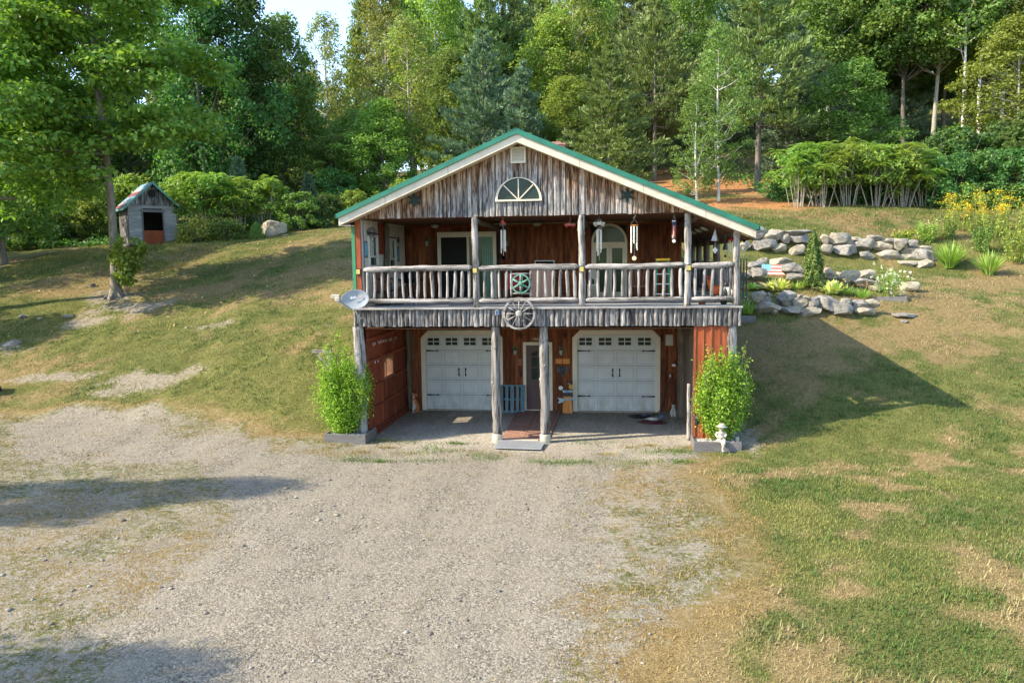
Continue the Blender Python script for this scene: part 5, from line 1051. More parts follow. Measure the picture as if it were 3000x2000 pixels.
def chimes():
    def tubes(t, cs, L, r, mat, z=0):
        for (x, y), l in zip(cs, L): b = MB(); b.tube([(x, y, z), (x, y, z-l)], r, 7); P_(t, 'chime_tube', b, mat)
    def cord(t, pts, r=.004): b = MB(); [b.tube(p, r, 4) for p in pts]; P_(t, 'cord', b, 'alu')
    ring = lambda n, R: [(R*math.cos(2*PI*k/n+.4), R*math.sin(2*PI*k/n+.4)) for k in range(n)]
    t = thing('wind_chime', 'black metal wind chime with a red tractor on top, hung right of the sliding door', 'wind chime', (-.47, .3, 5.88)); cord(t, [[(0,0,0), (0,0,-.09)], [(0,0,-.09), (-.05,0,-.2)], [(0,0,-.09), (.05,0,-.2)], [(0,0,-.2), (0,0,-1.0)]])
    b = MB(); b.prism([(-.05,-.20), (.06,-.20), (.07,-.15), (.03,-.14), (.02,-.09), (-.04,-.09)], -.03, .03); P_(t, 'tractor_body', b, 'redpaint'); b = MB(); b.lathe([(.045, -.04), (.045, -.025)], (-.05, 0, -.19), 14, axis='y'); b.lathe([(.045, .025), (.045, .04)], (-.05, 0, -.19), 14, axis='y'); b.lathe([(.035, -.04), (.035, -.025)], (.06, 0, -.2), 14, axis='y'); P_(t, 'tractor_tyre', b, 'black')
    b = MB(); b.lathe([(.075, -.33), (.075, -.315)], (0,0,0), 16); P_(t, 'top_ring', b, 'bluemetal'); tubes(t, ring(5, .06), (.56, .52, .60, .48, .55), .012, 'steel', -.335)
    b = MB(); b.lathe([(.05, -.008), (.055, 0), (.05, .008), (.042, 0), (.05, -.008)], (0, 0, -1.05), 16, axis='y')
    for k in range(5): a = PI/2 + k*4*PI/5; a2 = a + 4*PI/5; b.tube([(.045*math.cos(a), 0, -1.05 + .045*math.sin(a)), (.045*math.cos(a2), 0, -1.05 + .045*math.sin(a2))], .005, 4)
    P_(t, 'star_sail', b, 'bluemetal')
    t = thing('hanging_ornament', 'small red metal pickup ornament hanging from the ceiling left of the middle post', 'ornament', (1.23, 1., 5.88)); cord(t, [[(0,0,0), (0,0,-.17)]], .008); b = MB(); b.prism([(-.14,-.24), (.14,-.24), (.14,-.18), (.0,-.18), (-.01,-.13) , (-.07,-.13), (-.08,-.18), (-.14,-.18)], -.03, .03); P_(t, 'body', b, 'redpaint'); b = MB(); b.box(-.15, .15, -.033, .033, -.20, -.185); P_(t, 'stripe', b, 'white'); b = MB(); [b.lathe([(.03, -.04), (.03, .04)], (x, 0, -.245), 12, axis='y') for x in (-.09, .09)]; P_(t, 'wheel', b, 'redpaint')
    t = thing('wind_chime', 'wind chime topped by a white pickup truck in front of the arched door', 'wind chime', (2.01, .5, 5.88)); cord(t, [[(0,0,0), (0,0,-.06)], [(0,0,-.06), (-.12,0,-.16)], [(0,0,-.06), (.12,0,-.16)], [(0,0,-.27), (-.07,0,-.36)], [(0,0,-.27), (.07,0,-.36)], [(0,0,-.3), (0,0,-1.15)]])
    b = MB(); b.prism([(-.145,-.24), (.145,-.24), (.15,-.18), (.06,-.17), (.04,-.12), (-.03,-.12), (-.04,-.17), (-.15,-.17)], -.05, .05); P_(t, 'truck_body', b, 'white'); b = MB(); [b.lathe([(.042, -.06), (.046, -.05), (.046, .05)], (x, 0, -.24), 14, axis='y') for x in (-.085, .09)]; P_(t, 'wheel', b, 'statue'); b = MB(); b.box(-.025, .035, -.052, -.0495, -.165, -.13); P_(t, 'window', b, 'glass')
    b = MB(); b.lathe([(.075, -.37), (.075, -.355)], (0,0,0), 14); P_(t, 'top_ring', b, 'alu'); tubes(t, ring(5, .065), (.5, .62, .55, .66, .58), .012, 'steel', -.375)
    t = thing('wind_chime', 'large silver wind chime with a varnished wooden disc at top, right of the arched door', 'wind chime', (2.9, .2, 5.87)); b = MB(); b.tube([(0,0,.0), (.03,0,-.02), (.02,0,-.06), (-.02,0,-.07), (-.01,0,-.1)], .008, 6); P_(t, 'hook', b, 'white'); cord(t, [[(-.0,0,-.1), (-.09,0,-.25)], [(0,0,-.1), (.09,0,-.25)], [(0,0,-.27), (0,0,-1.05)]])
    b = MB(); b.lathe([(.10, -.29), (.108, -.285), (.108, -.26), (.10, -.255)], (0,0,0), 24); P_(t, 'top_disc', b, 'orange_plank'); tubes(t, ring(6, .08), (.60, .45, .52, .66, .42, .55), .017, 'chrome', -.30)
    b = MB(); b.lathe([(.05, -.66), (.05, -.645)], (0,0,0), 16); P_(t, 'striker', b, 'orange_plank'); b = MB(); b.lathe([(.001, -.012), (.055, -.012), (.055, .012)], (0, 0, -1.1), 20, axis='y'); P_(t, 'sail', b, 'palewood')
    t = thing('wind_chime', 'small red, white and blue wind chime near the right porch post', 'wind chime', (3.89, .2, 5.87)); cord(t, [[(0,0,0), (0,0,-.05)], [(0,0,-.05), (-.045,0,-.17)], [(0,0,-.05), (.045,0,-.17)], [(0,0,-.2), (0,0,-.65)]]); b = MB(); b.lathe([(.055, -.20), (.055, -.17)], (0,0,0), 18); P_(t, 'top_disc', b, 'white')
    for k, (x, y) in enumerate(ring(6, .042)):
        b = MB(); b.tube([(x, y, -.29), (x, y, -.29-.24-.04*(k % 3))], .011, 7); q = P_(t, 'chime_tube', b, ('white', 'redpaint')[k % 2]); b = MB(); b.tube([(x, y, -.215), (x, y, -.29)], .0115, 7); P_(t, 'tube_end', b, 'blue', False, q)
    b = MB(); b.lathe([(.001, -.01), (.045, -.01), (.045, .01)], (0, 0, -.68), 18, axis='y'); P_(t, 'sail', b, 'white')
    t = thing('wire_spinner', 'round wire spinner hanging at the left end of the porch', 'spinner', (-4.02, .38, 5.86)); cord(t, [[(0,0,0), (0,0,-.16)]]); b = MB()
    for k in range(6): R = .13 - .018*k; b.tube([(R*math.cos(a*PI/10), .02*math.sin(k*2+a), -.30 + R*math.sin(a*PI/10)) for a in range(21)], .006, 5)
    P_(t, 'hoop', b, 'bluemetal'); b = MB(); b.tube([(0,0,-.42), (.0,.0,-.62), (.01,0,-.72)], .006, 5); b.ball((0.02, 0, -.55), .022); P_(t, 'glass_drop', b, 'teal')
    t = thing('wire_spinner', 'round dark wall hanging on the white siding beside the far window', 'spinner', (-4.13, 3.42, 5.42)); b = MB(); b.lathe([(.09, -.01), (.10, 0), (.09, .01), (.08, 0), (.09, -.01)], (0,0,0), 18, axis='x'); b.tube([(0, 0, -.1), (0, .02, -.3)], .006, 5); P_(t, 'hoop', b, 'dark_log')
    t = thing('bell_chime', 'grey cone bell chime with a diamond tag at the side porch', 'wind chime', (4.98, .8, 5.50)); cord(t, [[(0,0,.04), (0,0,-.55)]]); b = MB(); b.lathe([(.012, -.02), (.11, -.31), (.105, -.31)], (0,0,0), 4, Matrix.Rotation(.3, 4, 'Z')); P_(t, 'bell', b, 'alu'); b = MB(); b.prism([(0, -.46), (.07, -.55), (0, -.64), (-.07, -.55)], -.006, .006); P_(t, 'diamond_tag', b, 'alu')
    for l, x, y, z, s in (('dark bell chime hanging behind the grey cone bell', 5.17, 2.2, 5.33, .8), ('grey bell chime hanging between the side porch posts', 5.36, 1.7, 5.30, .9)):
        t = thing('bell_chime', l, 'wind chime', (x, y, z)); cord(t, [[(0,0,.1), (0,0,-.5)]]); b = MB(); b.lathe([(.01, -.05), (.09*s, -.34), (.085*s, -.34)], (0,0,0), 4); P_(t, 'bell', b, 'bluemetal'); b = MB(); b.ball((0,0,-.5), .035); P_(t, 'clapper', b, 'black')
    t = thing('wind_chime', 'small chime with a red cap between the side porch posts', 'wind chime', (5.42, 1.1, 5.33)); cord(t, [[(0,0,.08), (0,0,-.1)]]); b = MB(); b.lathe([(.06, -.14), (.065, -.1), (.02, -.06)], (0,0,0), 14); P_(t, 'cap', b, 'redpaint'); tubes(t, ring(5, .045), (.34, .3, .38, .32, .36), .010, 'steel', -.14)
    t = thing('heart_ornament', 'pale heart ornament hanging outside the right corner post', 'ornament', (5.66, .5, 5.22)); cord(t, [[(0,0,.2), (0,0,-.14)]]); b = MB(); b.ring([(0,-.36), (.10,-.23), (.085,-.15), (.04,-.14), (0,-.18), (-.04,-.14), (-.085,-.15), (-.10,-.23)], [(0,-.30), (.06,-.23), (.05,-.18), (.03,-.175), (0,-.215), (-.03,-.175), (-.05,-.18), (-.06,-.23)], -.008, .008); P_(t, 'heart', b, 'statue'); b = MB(); b.lathe([(.03, -.01), (.04, 0), (.03, .01), (.022, 0), (.03, -.01)], (0, 0, -.05), 12, axis='y'); P_(t, 'ring', b, 'rustmetal')
    t = thing('wind_chime', 'tall wind chime of long dark pipes outside the right end of the porch', 'wind chime', (5.74, 1., 5.3)); cord(t, [[(0,0,.12), (0,0,-.5)], [(0,0,-.5), (-.08,0,-.57)], [(0,0,-.5), (.08,0,-.57)]]); b = MB(); b.lathe([(.10, -.585), (.10, -.57)], (0,0,0), 18); P_(t, 'top_disc', b, 'bluemetal'); tubes(t, ring(6, .085), (.85, 1.0, .92, 1.05, .88, .96), .016, 'bluemetal', -.6)
M['chrome'] = plain('polished_steel', (.75,.75,.74), .18, 1., .03); M['palewood'] = plain('pale_wood_disc', (.75,.6,.32), .5)
chimes()

def porch_things():
    Z = 3.576
    def slat_chair(name, label, x, y, rz, mat, rocker=False, back_h=.95, curved=False):
        t = thing(name, label, 'chair', (x, y, Z), rz)
        b = MB(); b.cbox(-.25, .25, -.24, .24, .40, .44, .015); P_(t, 'seat', b, mat)
        for sx in (-.22, .22):
            b = MB(); b.tube([(sx, -.21, .40), (sx, -.22, .04)], .02, 7); P_(t, 'leg', b, mat); b = MB(); b.tube([(sx, .21, .40), (sx*1.0, .24, .04)], .02, 7); P_(t, 'leg', b, mat)
            b = MB(); b.tube([(sx, -.2, .44), (sx, -.2, .62)], .016, 6); b.box(sx-.03, sx+.03, -.25, .24, .62, .645); P_(t, 'armrest', b, mat)
            if rocker: b = MB(); b.tube([(sx, -.38, .07), (sx, -.2, .025), (sx, .1, .02), (sx, .42, .09)], .018, 6); P_(t, 'rocker', b, mat)
        b = MB()
        for k in range(6): u = -.2 + .08*k; b.add([(u-.022, .23, .44), (u+.022, .23, .44), (u*1.45+.03, .40, back_h-.12), (u*1.45-.03, .40, back_h-.12), (u*1.45, .41, back_h), (u-.022, .25, .44), (u+.022, .25, .44), (u*1.45+.03, .42, back_h-.12), (u*1.45-.03, .42, back_h-.12)], [(0,1,2,3), (3,2,4), (5,8,7,6), (0,5,6,1)])
        P_(t, 'backrest', b, mat); return t
    slat_chair('rocking_chair', 'brown spindle-back chair on the porch right of the arched door', 3.04, 2.1, -.05, 'brown_wood', True)
    t = thing('patio_rocker', 'dark metal patio rocker with brown sling seat at the left end of the porch', 'chair', (-3.78, 1.0, Z), rz=1.2)
    b = MB(); b.add([(-.26, -.28, .42), (.26, -.28, .42), (.26, .2, .36), (-.26, .2, .36), (.26, .38, 1.0), (-.26, .38, 1.0), (-.26, -.28, .40), (.26, -.28, .40), (.26, .21, .34), (-.26, .21, .34), (.26, .40, 1.0), (-.26, .40, 1.0)], [(0,1,2,3), (3,2,4,5), (7,6,9,8), (8,9,11,10)]); P_(t, 'sling', b, 'brown_wood')
    for s in (-.28, .28): b = MB(); b.tube([(s, .40, 1.02), (s, .2, .36), (s, -.3, .42), (s, -.3, .05)], .016, 6); b.tube([(s, -.42, .08), (s, -.2, .02), (s, .15, .02), (s, .45, .1)], .016, 6); b.tube([(s, .35, .8), (s, -.1, .64), (s, -.32, .6), (s, -.3, .42)], .016, 6); b.tube([(s, .2, .36), (s, .2, .02)], .016, 6); P_(t, 'side_frame', b, 'black')
    t = thing('patio_table', 'small dark metal table crowded with cups on the left of the porch', 'table', (-3.32, 1.6, Z)); b = MB(); b.lathe([(.36, .66), (.37, .68), (.36, .70)], (0,0,0), 24); P_(t, 'tabletop', b, 'black')
    for k in range(4): a = k*PI/2 + .5; b = MB(); b.tube([(.3*math.cos(a), .3*math.sin(a), .66), (.12*math.cos(a), .12*math.sin(a), .35), (.34*math.cos(a), .34*math.sin(a), .0)], .014, 6); P_(t, 'leg', b, 'black')
    for l, x, y, m, h in (('turquoise cup on the dark porch table', -3.2, 1.5, 'skyglass', .09), ('red can on the dark porch table', -3.42, 1.42, 'redpaint', .12), ('white lidded jar on the dark porch table', -3.5, 1.68, 'white', .16)):
        t = thing('cup', l, 'cup', (x, y, Z + .70)); b = MB(); b.lathe([(.035, 0), (.042, h), (.036, h), (.032, .01)], (0,0,0), 14); P_(t, 'vessel', b, m)
    t = thing('table_lamp', 'white table lamp behind the left porch railing', 'lamp', (-3.62, 1.95, Z + .02)); b = MB(); b.cbox(-.16, .16, -.16, .16, .0, .46, .02); P_(t, 'pedestal', b, 'brown_wood'); b = MB(); b.lathe([(.05, .46), (.07, .52), (.03, .62), (.015, .66)], (0,0,0), 14); P_(t, 'lamp_base', b, 'white', True); b = MB(); b.lathe([(.13, .64), (.09, .82)], (0,0,0), 18); P_(t, 'lamp_shade', b, 'white')
    t = thing('pedestal_fan', 'round pedestal fan with blue-grey blades on the porch', 'fan', (-3.18, 1.1, Z)); b = MB(); b.tube([(0,0,.02), (0,0,.76)], .018, 8); b.tube([(.0,0,.3), (-.16,-.05,.0)], .012, 6); b.tube([(0,0,.3), (.16,-.05,.0)], .012, 6); b.tube([(0,0,.3), (0,.16,.0)], .012, 6); P_(t, 'stand', b, 'alu')
    b = MB()
    for R in (.215, .15, .08): b.lathe([(R, -.012), (R+.008, 0), (R, .012), (R-.006, 0), (R, -.012)], (0, -.09 + .25*(R-.15)**1 * .4, .77), 28, axis='y')
    for k in range(16): a = k*PI/8; b.tube([(.03*math.cos(a), -.11, .77+.03*math.sin(a)), (.215*math.cos(a), -.075, .77+.215*math.sin(a))], .003, 4)
    P_(t, 'guard', b, 'alu'); b = MB()
    for k in range(3):
        a = k*2*PI/3 + .3; pts = [(math.cos(a+d)*r, -.05 + .04*d, .77 + math.sin(a+d)*r) for r, d in ((.03, 0), (.12, .5), (.19, .5), (.19, -.35), (.1, -.4))]; b.add(pts, [(0,1,2,3,4)])
    P_(t, 'blade', b, 'fanblue'); b = MB(); b.lathe([(.03, -.12), (.05, -.1), (.06, .05), (.03, .08)], (0, 0, .77), 14, axis='y'); P_(t, 'motor', b, 'alu')
    t = thing('camp_chair', 'red folding camp chair behind the green iron wheel', 'chair', (-.45, 2., Z)); b = MB(); b.box(-.24, .24, .2, .22, .38, .80); P_(t, 'backrest', b, 'redcloth'); b = MB(); b.box(-.24, .24, -.22, .2, .37, .39); P_(t, 'seat', b, 'redcloth')
    for s in (-1, 1): b = MB(); b.tube([(s*.25, .21, .82), (s*.25, .21, .36), (s*.25, -.24, .02)], .011, 6); P_(t, 'leg', b, 'steel'); b = MB(); b.tube([(s*.25, -.24, .38), (s*.25, .22, .02)], .011, 6); P_(t, 'leg', b, 'steel')
    t = thing('wood_cabinet', 'plain pale brown wooden cabinet behind the middle railing', 'cabinet', (.40, 1.7, Z)); b = MB(); b.cbox(-.28, .30, -.18, .2, 0, .92, .01); P_(t, 'carcass', b, 'pink_wood'); b = MB(); b.cbox(-.26, .0, -.195, -.182, .04, .88, .006); P_(t, 'door', b, 'pink_wood'); b = MB(); b.cbox(.015, .28, -.195, -.182, .04, .88, .006); P_(t, 'door', b, 'pink_wood')
    t = thing('storage_chest', 'brown slatted storage chest with heart cut-outs by the middle post', 'chest', (1.12, 2.6, Z))
    for k in range(4): b = MB(); b.cbox(-.42, .42, -.22, .22, .03 + .21*k, .225 + .21*k, .01); P_(t, 'board', b, 'porch_wall')
    b = MB()
    for z in (.33, .76):
        for x in (-.3, -.05, .2): b.prism([(x, z-.05), (x+.04, z), (x+.02, z+.03), (x, z+.015), (x-.02, z+.03), (x-.04, z)], -.224, -.219)
    P_(t, 'heart_cutout', b, 'dark')
    t = thing('framed_picture', 'white edged picture frame propped against the porch wall behind the middle railing', 'picture', (.26, 4.22, Z + .55), rot=(-.08, 0, 0)); b = MB(); b.ring([(-.31, 0), (.31, 0), (.31, .62), (-.31, .62)], [(-.28, .03), (.28, .03), (.28, .59), (-.28, .59)], -.02, .01); P_(t, 'frame', b, 'white'); b = MB(); b.box(-.28, .28, -.005, .0, .03, .59); P_(t, 'picture', b, 'dark')
    t = thing('sideboard', 'low orange-brown sideboard against the porch wall under the picture frame', 'sideboard', (.22, 4.0, Z)); b = MB(); b.cbox(-.4, .4, -.2, .15, .08, .52, .01); P_(t, 'body', b, 'orange_plank'); 
    for s in (-.36, .36): b = MB(); b.box(s-.03, s+.03, -.18, .1, 0, .08); P_(t, 'leg', b, 'brown_wood')
    t = thing('side_stand', 'small pale side stand with thin legs beside the middle post', 'table', (1.78, 2.2, Z)); b = MB(); b.cbox(-.14, .14, -.12, .12, .46, .48, .006); P_(t, 'tabletop', b, 'palewood')
    for sx in (-.12, .12): b = MB(); b.tube([(sx, -.1, .46), (sx*1.2, -.12, 0)], .01, 6); P_(t, 'leg', b, 'white'); b = MB(); b.tube([(sx, .1, .46), (sx*1.2, .12, 0)], .01, 6); P_(t, 'leg', b, 'white')
    t = thing('glass_jar', 'dark glass jar standing on the small side stand', 'jar', (1.78, 2.2, Z + .48)); b = MB(); b.lathe([(.05, 0), (.055, .02), (.055, .12), (.04, .14), (.045, .15)], (0,0,0), 14); P_(t, 'jar_glass', b, 'glass_green')
    t = thing('step_ladder', 'green fibreglass step ladder with a yellow top cap on the porch', 'ladder', (3.72, 2., Z)); 
    for s in (-1, 1): b = MB(); b.tube([(s*.21, -.35, 0), (s*.15, -.02, 1.13)], .025, 4); P_(t, 'front_rail', b, 'ladgreen'); b = MB(); b.tube([(s*.2, .45, 0), (s*.14, .08, 1.12)], .018, 4); P_(t, 'rear_rail', b, 'ladgreen')
    for k in range(4): z = .2 + .27*k; w = .2 - .016*k; b = MB(); b.box(-w, w, -.33 + .09*k, -.25 + .09*k, z, z + .03); P_(t, 'step', b, 'alu')
    b = MB(); b.cbox(-.19, .19, -.1, .14, 1.12, 1.18, .01); P_(t, 'top_cap', b, 'yellow'); b = MB(); b.tube([(-.19, -.30, .05), (0, -.26, .2)], .015, 4); b.tube([(.19, -.30, .05), (0, -.26, .2)], .015, 4); P_(t, 'brace', b, 'yellow')
    t = thing('rooster_figure', 'colourful metal rooster figure with arched tail behind the short railing', 'figurine', (5.05, 1.25, Z)); b = MB(); b.ball((0, 0, .33), (.16, .09, .13), 12, 8); b.tube([(-.10, 0, .38), (-.16, 0, .52), (-.17, 0, .6)], [.075, .05, .045], 10); P_(t, 'body', b, 'redorange', True)
    for k, m in enumerate(('redpaint', 'ladgreen', 'orange', 'black', 'alu', 'ladgreen')): a = .25*k; b = MB(); b.tube([(.10, .01*k, .38), (.2 + .03*k, .01*k, .60 - .05*k), (.32 + .02*k, .01*k, .50 - .07*k), (.36 + .01*k, .01*k, .28 - .03*k)], [.03, .035, .025, .006], 7); P_(t, 'tail_feather', b, m, True)
    b = MB(); b.prism([(-.22, .64), (-.2, .72), (-.17, .66), (-.15, .71), (-.12, .63)], -.01, .01); b.tube([(-.2, 0, .59), (-.25, 0, .57)], [.018, .002], 6); P_(t, 'comb', b, 'redpaint')
    for s in (-.04, .04): b = MB(); b.tube([(0, s, .24), (0, s, 0)], .012, 6); P_(t, 'leg', b, 'black')
    t = thing('goose_figure', 'black and white striped metal bird figure at the corner post', 'figurine', (5.28, .75, Z)); b = MB(); b.ball((0, 0, .32), (.12, .08, .15), 12, 8); b.tube([(0,0,.42), (-.02,0,.55)], [.05, .035], 8); P_(t, 'body', b, 'bluemetal', True)
    for k in range(5): b = MB(); b.tube([(-.02 + .02*k, -.085, .42), (.03 + .03*k, -.095, .28), (.02 + .03*k, -.085, .16)], [.01, .014, .006], 6); P_(t, 'feather', b, 'white', True)
    for s in (-.03, .03): b = MB(); b.tube([(0, s, .2), (0, s, 0)], .01, 5); P_(t, 'leg', b, 'black')
    t = thing('flower_pot', 'low pot of white flowers on the deck under the short railing', 'flower pot', (4.62, .35, Z)); b = MB(); b.lathe([(.08, 0), (.11, .10), (.10, .10)], (0,0,0), 16); P_(t, 'pot', b, 'brown_wood')
    n = 60; V, F = leaf_cards(rng.normal(0, 1, (n, 3))*np.array([.09, .07, .03]) + np.array([0, 0, .13]), .05); np_mesh('foliage', V, F, M['lf_mid'], t); n = 40; V, F = leaf_cards(rng.normal(0, 1, (n, 3))*np.array([.10, .07, .02]) + np.array([0, 0, .18]), .035); np_mesh('blossoms', V, F, M['petal_white'], t)
    t = thing('plant_pot', 'dark pot of small green leaves at the foot of the corner post', 'flower pot', (5.15, .3, Z)); b = MB(); b.lathe([(.07, 0), (.09, .09), (.08, .09)], (0,0,0), 16); P_(t, 'pot', b, 'black'); V, F = leaf_cards(rng.normal(0, 1, (70, 3))*np.array([.08, .06, .04]) + np.array([0, 0, .14]), .045); np_mesh('foliage', V, F, M['lf_mid'], t)
M['fanblue'] = plain('pale_blue_plastic', (.25,.4,.5), .4); M['redcloth'] = plain('red_cloth', (.42,.03,.06), .8); M['redorange'] = plain('red_orange_paint', (.6,.12,.03), .4, sc=14, var=.5)
def leaf_cards(Pc, size, out=None, asp=.55, up=.5, seed=None, droop=0.):
    """diamond leaves at points Pc, facing roughly along out and up"""
    n = len(Pc); nr = rng.normal(0, 1, (n, 3)); nr[:, 2] += up
    if out is not None: nr = nr*.75 + out*1.0
    nr /= np.linalg.norm(nr, axis=1)[:, None]; t = rng.normal(0, 1, (n, 3))
    if droop: t[:, 2] -= droop
    t -= nr*(t*nr).sum(1)[:, None]; t /= np.linalg.norm(t, axis=1)[:, None]; w = np.cross(nr, t)
    s = (size if hasattr(size, '__len__') else np.full(n, size))*rng.uniform(.7, 1.3, n); s = s[:, None]
    a = Pc - t*s*.5; c = Pc + t*s*.5; b = Pc + w*s*asp*.5 + nr*s*.06; d = Pc - w*s*asp*.5 + nr*s*.06
    V = np.stack([a, b, c, d], 1).reshape(-1, 3); F = np.arange(n*4).reshape(-1, 4); return V, F
porch_things()
# ---------------------------------------------------------------- terraces: boulders and garden plants
ROCK_UP_B = [(9.13,17.44,5.26,1.14,0.47),(8.41,17.51,5.3,0.54,0.42),(9.91,17.48,5.16,0.72,0.36),(10.64,17.37,5.03,0.71,0.41),(12.0,17.58,5.09,0.65,0.5),(12.81,17.61,4.95,1.19,0.49),(13.72,17.59,4.75,0.65,0.4),(14.58,17.66,4.74,1.12,0.49),(15.64,18.06,4.91,0.86,0.4),(15.54,17.75,4.63,0.83,0.26),(16.31,17.72,4.7,1.0,0.56),(15.47,17.35,4.34,0.96,0.28),(16.14,17.21,4.32,0.81,0.42),(15.87,18.25,5.12,0.48,0.2),(16.49,18.25,5.07,0.66,0.22)]
ROCK_UP_T = [(8.86,17.96,5.79,0.85,0.6),(9.65,17.96,5.76,1.03,0.51),(10.76,17.97,5.83,1.2,0.21),(10.15,17.96,5.55,0.48,0.42),(10.79,17.98,5.52,0.96,0.49),(11.91,18.05,5.56,0.42,0.42),(12.56,18.13,5.49,1.02,0.54),(13.33,18.19,5.51,0.48,0.19),(13.04,18.16,5.34,0.72,0.31),(13.79,18.18,5.28,1.02,0.57),(14.13,18.19,5.53,0.72,0.25),(14.66,18.16,5.4,0.72,0.24),(14.5,18.17,5.19,0.87,0.52),(15.26,18.13,5.23,0.75,0.49),(15.79,18.04,5.29,0.42,0.24)]
ROCK_MID = [(8.68,14.99,4.58,0.45,0.25),(9.36,14.89,4.55,1.06,0.38),(8.27,13.73,4.41,0.76,0.32),(7.98,12.02,4.1,0.67,0.41),(9.43,12.31,4.25,0.88,0.51),(9.39,11.85,3.91,0.81,0.3),(10.74,12.19,4.06,0.56,0.4),(11.18,12.37,3.99,0.31,0.23),(11.52,12.19,3.95,0.74,0.41),(12.54,13.39,4.0,0.74,0.38),(11.92,11.85,3.72,1.01,0.38),(12.35,11.74,3.59,0.55,0.32),(13.66,11.97,3.54,0.75,0.34),(7.65,12.1,4.1,0.31,0.31)]
ROCK_LO_T = [(7.39,8.52,3.4,0.6,0.38),(7.73,8.53,3.43,0.18,0.18),(8.31,8.52,3.28,0.78,0.49),(7.64,8.52,3.25,0.46,0.23),(8.73,8.54,3.34,0.27,0.16),(8.95,8.54,3.32,0.32,0.16),(8.8,8.52,3.14,0.5,0.33),(9.16,8.56,3.11,0.5,0.32),(9.31,8.58,3.28,0.37,0.14),(9.78,8.67,3.08,0.82,0.5),(10.41,8.81,3.13,0.5,0.4),(10.85,8.9,2.98,0.55,0.39),(11.35,9.02,3.11,0.46,0.28)]
ROCK_LO_B = [(7.8,8.25,2.98,0.96,0.41),(7.91,8.23,2.85,0.27,0.2),(8.41,8.24,2.89,0.82,0.28),(9.14,8.24,2.88,0.86,0.33),(10.13,8.39,2.88,0.82,0.39),(11.12,8.67,2.85,0.8,0.31)]
def boulder_mesh(seed):
    g = np.random.default_rng(seed); bm = bmesh.new(); bmesh.ops.create_icosphere(bm, subdivisions=4, radius=.5)
    cuts = [(Vector(g.normal(0, 1, 3)).normalized(), g.uniform(.24, .42)) for _ in range(13)]
    off = g.uniform(0, 50, 3)
    for v in bm.verts:
        p = v.co.copy()
        for n, d in cuts:
            e = p.dot(n) - d
            if e > 0: p -= n * e * .93
        q = p*3.1; n1 = float(fbm(np.array([q.x + off[0] + q.z*.7]), np.array([q.y + off[1] - q.z*.6]), .8, 4)[0]) - .5
        v.co = p * (1 + .26*n1)
    mx = max(abs(v.co.x) for v in bm.verts); mz = max(abs(v.co.z) for v in bm.verts); my = max(abs(v.co.y) for v in bm.verts)
    for v in bm.verts: v.co = Vector((v.co.x/mx*.5, v.co.y/my*.5, v.co.z/mz*.5))
    me = bpy.data.meshes.new('boulder'); bm.to_mesh(me); bm.free(); me.materials.append(M['rock']); return me
BOULDERS = [boulder_mesh(s) for s in range(10)]
def rocks():
    rows = ((ROCK_UP_B, 'lower course of upper wall', 'boulders of the upper rock wall'), (ROCK_UP_T, 'top course of upper wall', 'boulders of the upper rock wall'), (ROCK_MID, 'middle terrace', 'boulders of the middle terrace'), (ROCK_LO_T, 'top course of lowest wall', 'boulders of the lowest rock wall'), (ROCK_LO_B, 'bottom course of lowest wall', 'boulders of the lowest rock wall'))
    ordn = 'first second third fourth fifth sixth seventh eighth ninth tenth eleventh twelfth thirteenth fourteenth fifteenth'.split()
    k = 0
    for L, where, grp in rows:
        order = sorted(range(len(L)), key=lambda i: L[i][0])
        med = sorted(q[3] for q in L)[len(L)//2]
        for r, i in enumerate(order):
            x, y, z, w, h = L[i]; me = BOULDERS[k % 10]; k += 1; o = bpy.data.objects.new('boulder', me); COL.objects.link(o)
            dp = max(min(w*.8, .8), .35); o.location = (x, y + dp*.25 - (.3 if 'top' in where else .12), z); o.scale = (w*1.14, dp, h*1.28); o.rotation_euler = (random.uniform(-.1, .1), random.uniform(-.12, .12), random.choice((0, PI)) + random.uniform(-.2, .2))
            adj = ('long ' if w > 1.7*h else 'rounded ') + ('large ' if w > med*1.12 else ('small ' if w < med*.75 else 'mid-sized '))
            tag(o, f'{adj}grey boulder, {ordn[r]} from the house, {where}', 'boulder', grp)
    for x, y, z, w, d, h, rz, l in ((12.4, 8.75, 2.68, .95, .6, .16, .2, 'flat speckled stone slab lying in the lawn past the lowest rock wall'), (12.25, 8.25, 2.5, .34, .25, .14, .5, 'small flat stone in front of the speckled slab on the lawn'), (-18.4, 26.8, 6.72, 2.5, 1.5, 1.35, 2.6, 'big pale boulder at the wood edge right of the shed'), (5.76, -.1, .08, .42, .5, .16, .3, 'pale flat stone beside the right planter box'),
        (-20.68, 7.4, 1.75, .8, .6, .45, .4, 'pale rough boulder in the left bank at the edge of the lawn'), (-20.15, 10.06, 2.66, .5, .4, .22, 1., 'rounded stone half sunk in the left bank below the oak'), (-22.2, 10.05, 2.66, .42, .35, .24, 2., 'broad stone on the left bank near the leaning trunk'), (-21.3, 9.88, 2.6, .3, .26, .2, 2., 'small bright stone on the left bank'), (-19.0, 10.9, 3.02, .32, .25, .16, .6, 'small stone by the roots of the oak'), (-17.1, 25.6, 6.35, .6, .4, .3, .6, 'brownish stone between the big pale boulder and the lawn')):
        o = bpy.data.objects.new('boulder', BOULDERS[k % 10]); k += 1; COL.objects.link(o); o.location = (x, y, z); o.scale = (w, d, h); o.rotation_euler = (0, 0, rz); tag(o, l, 'boulder')
rocks()
def at(x, y): return (x, y, float(hz(np.array([float(x)]), np.array([float(y)]))[0]))
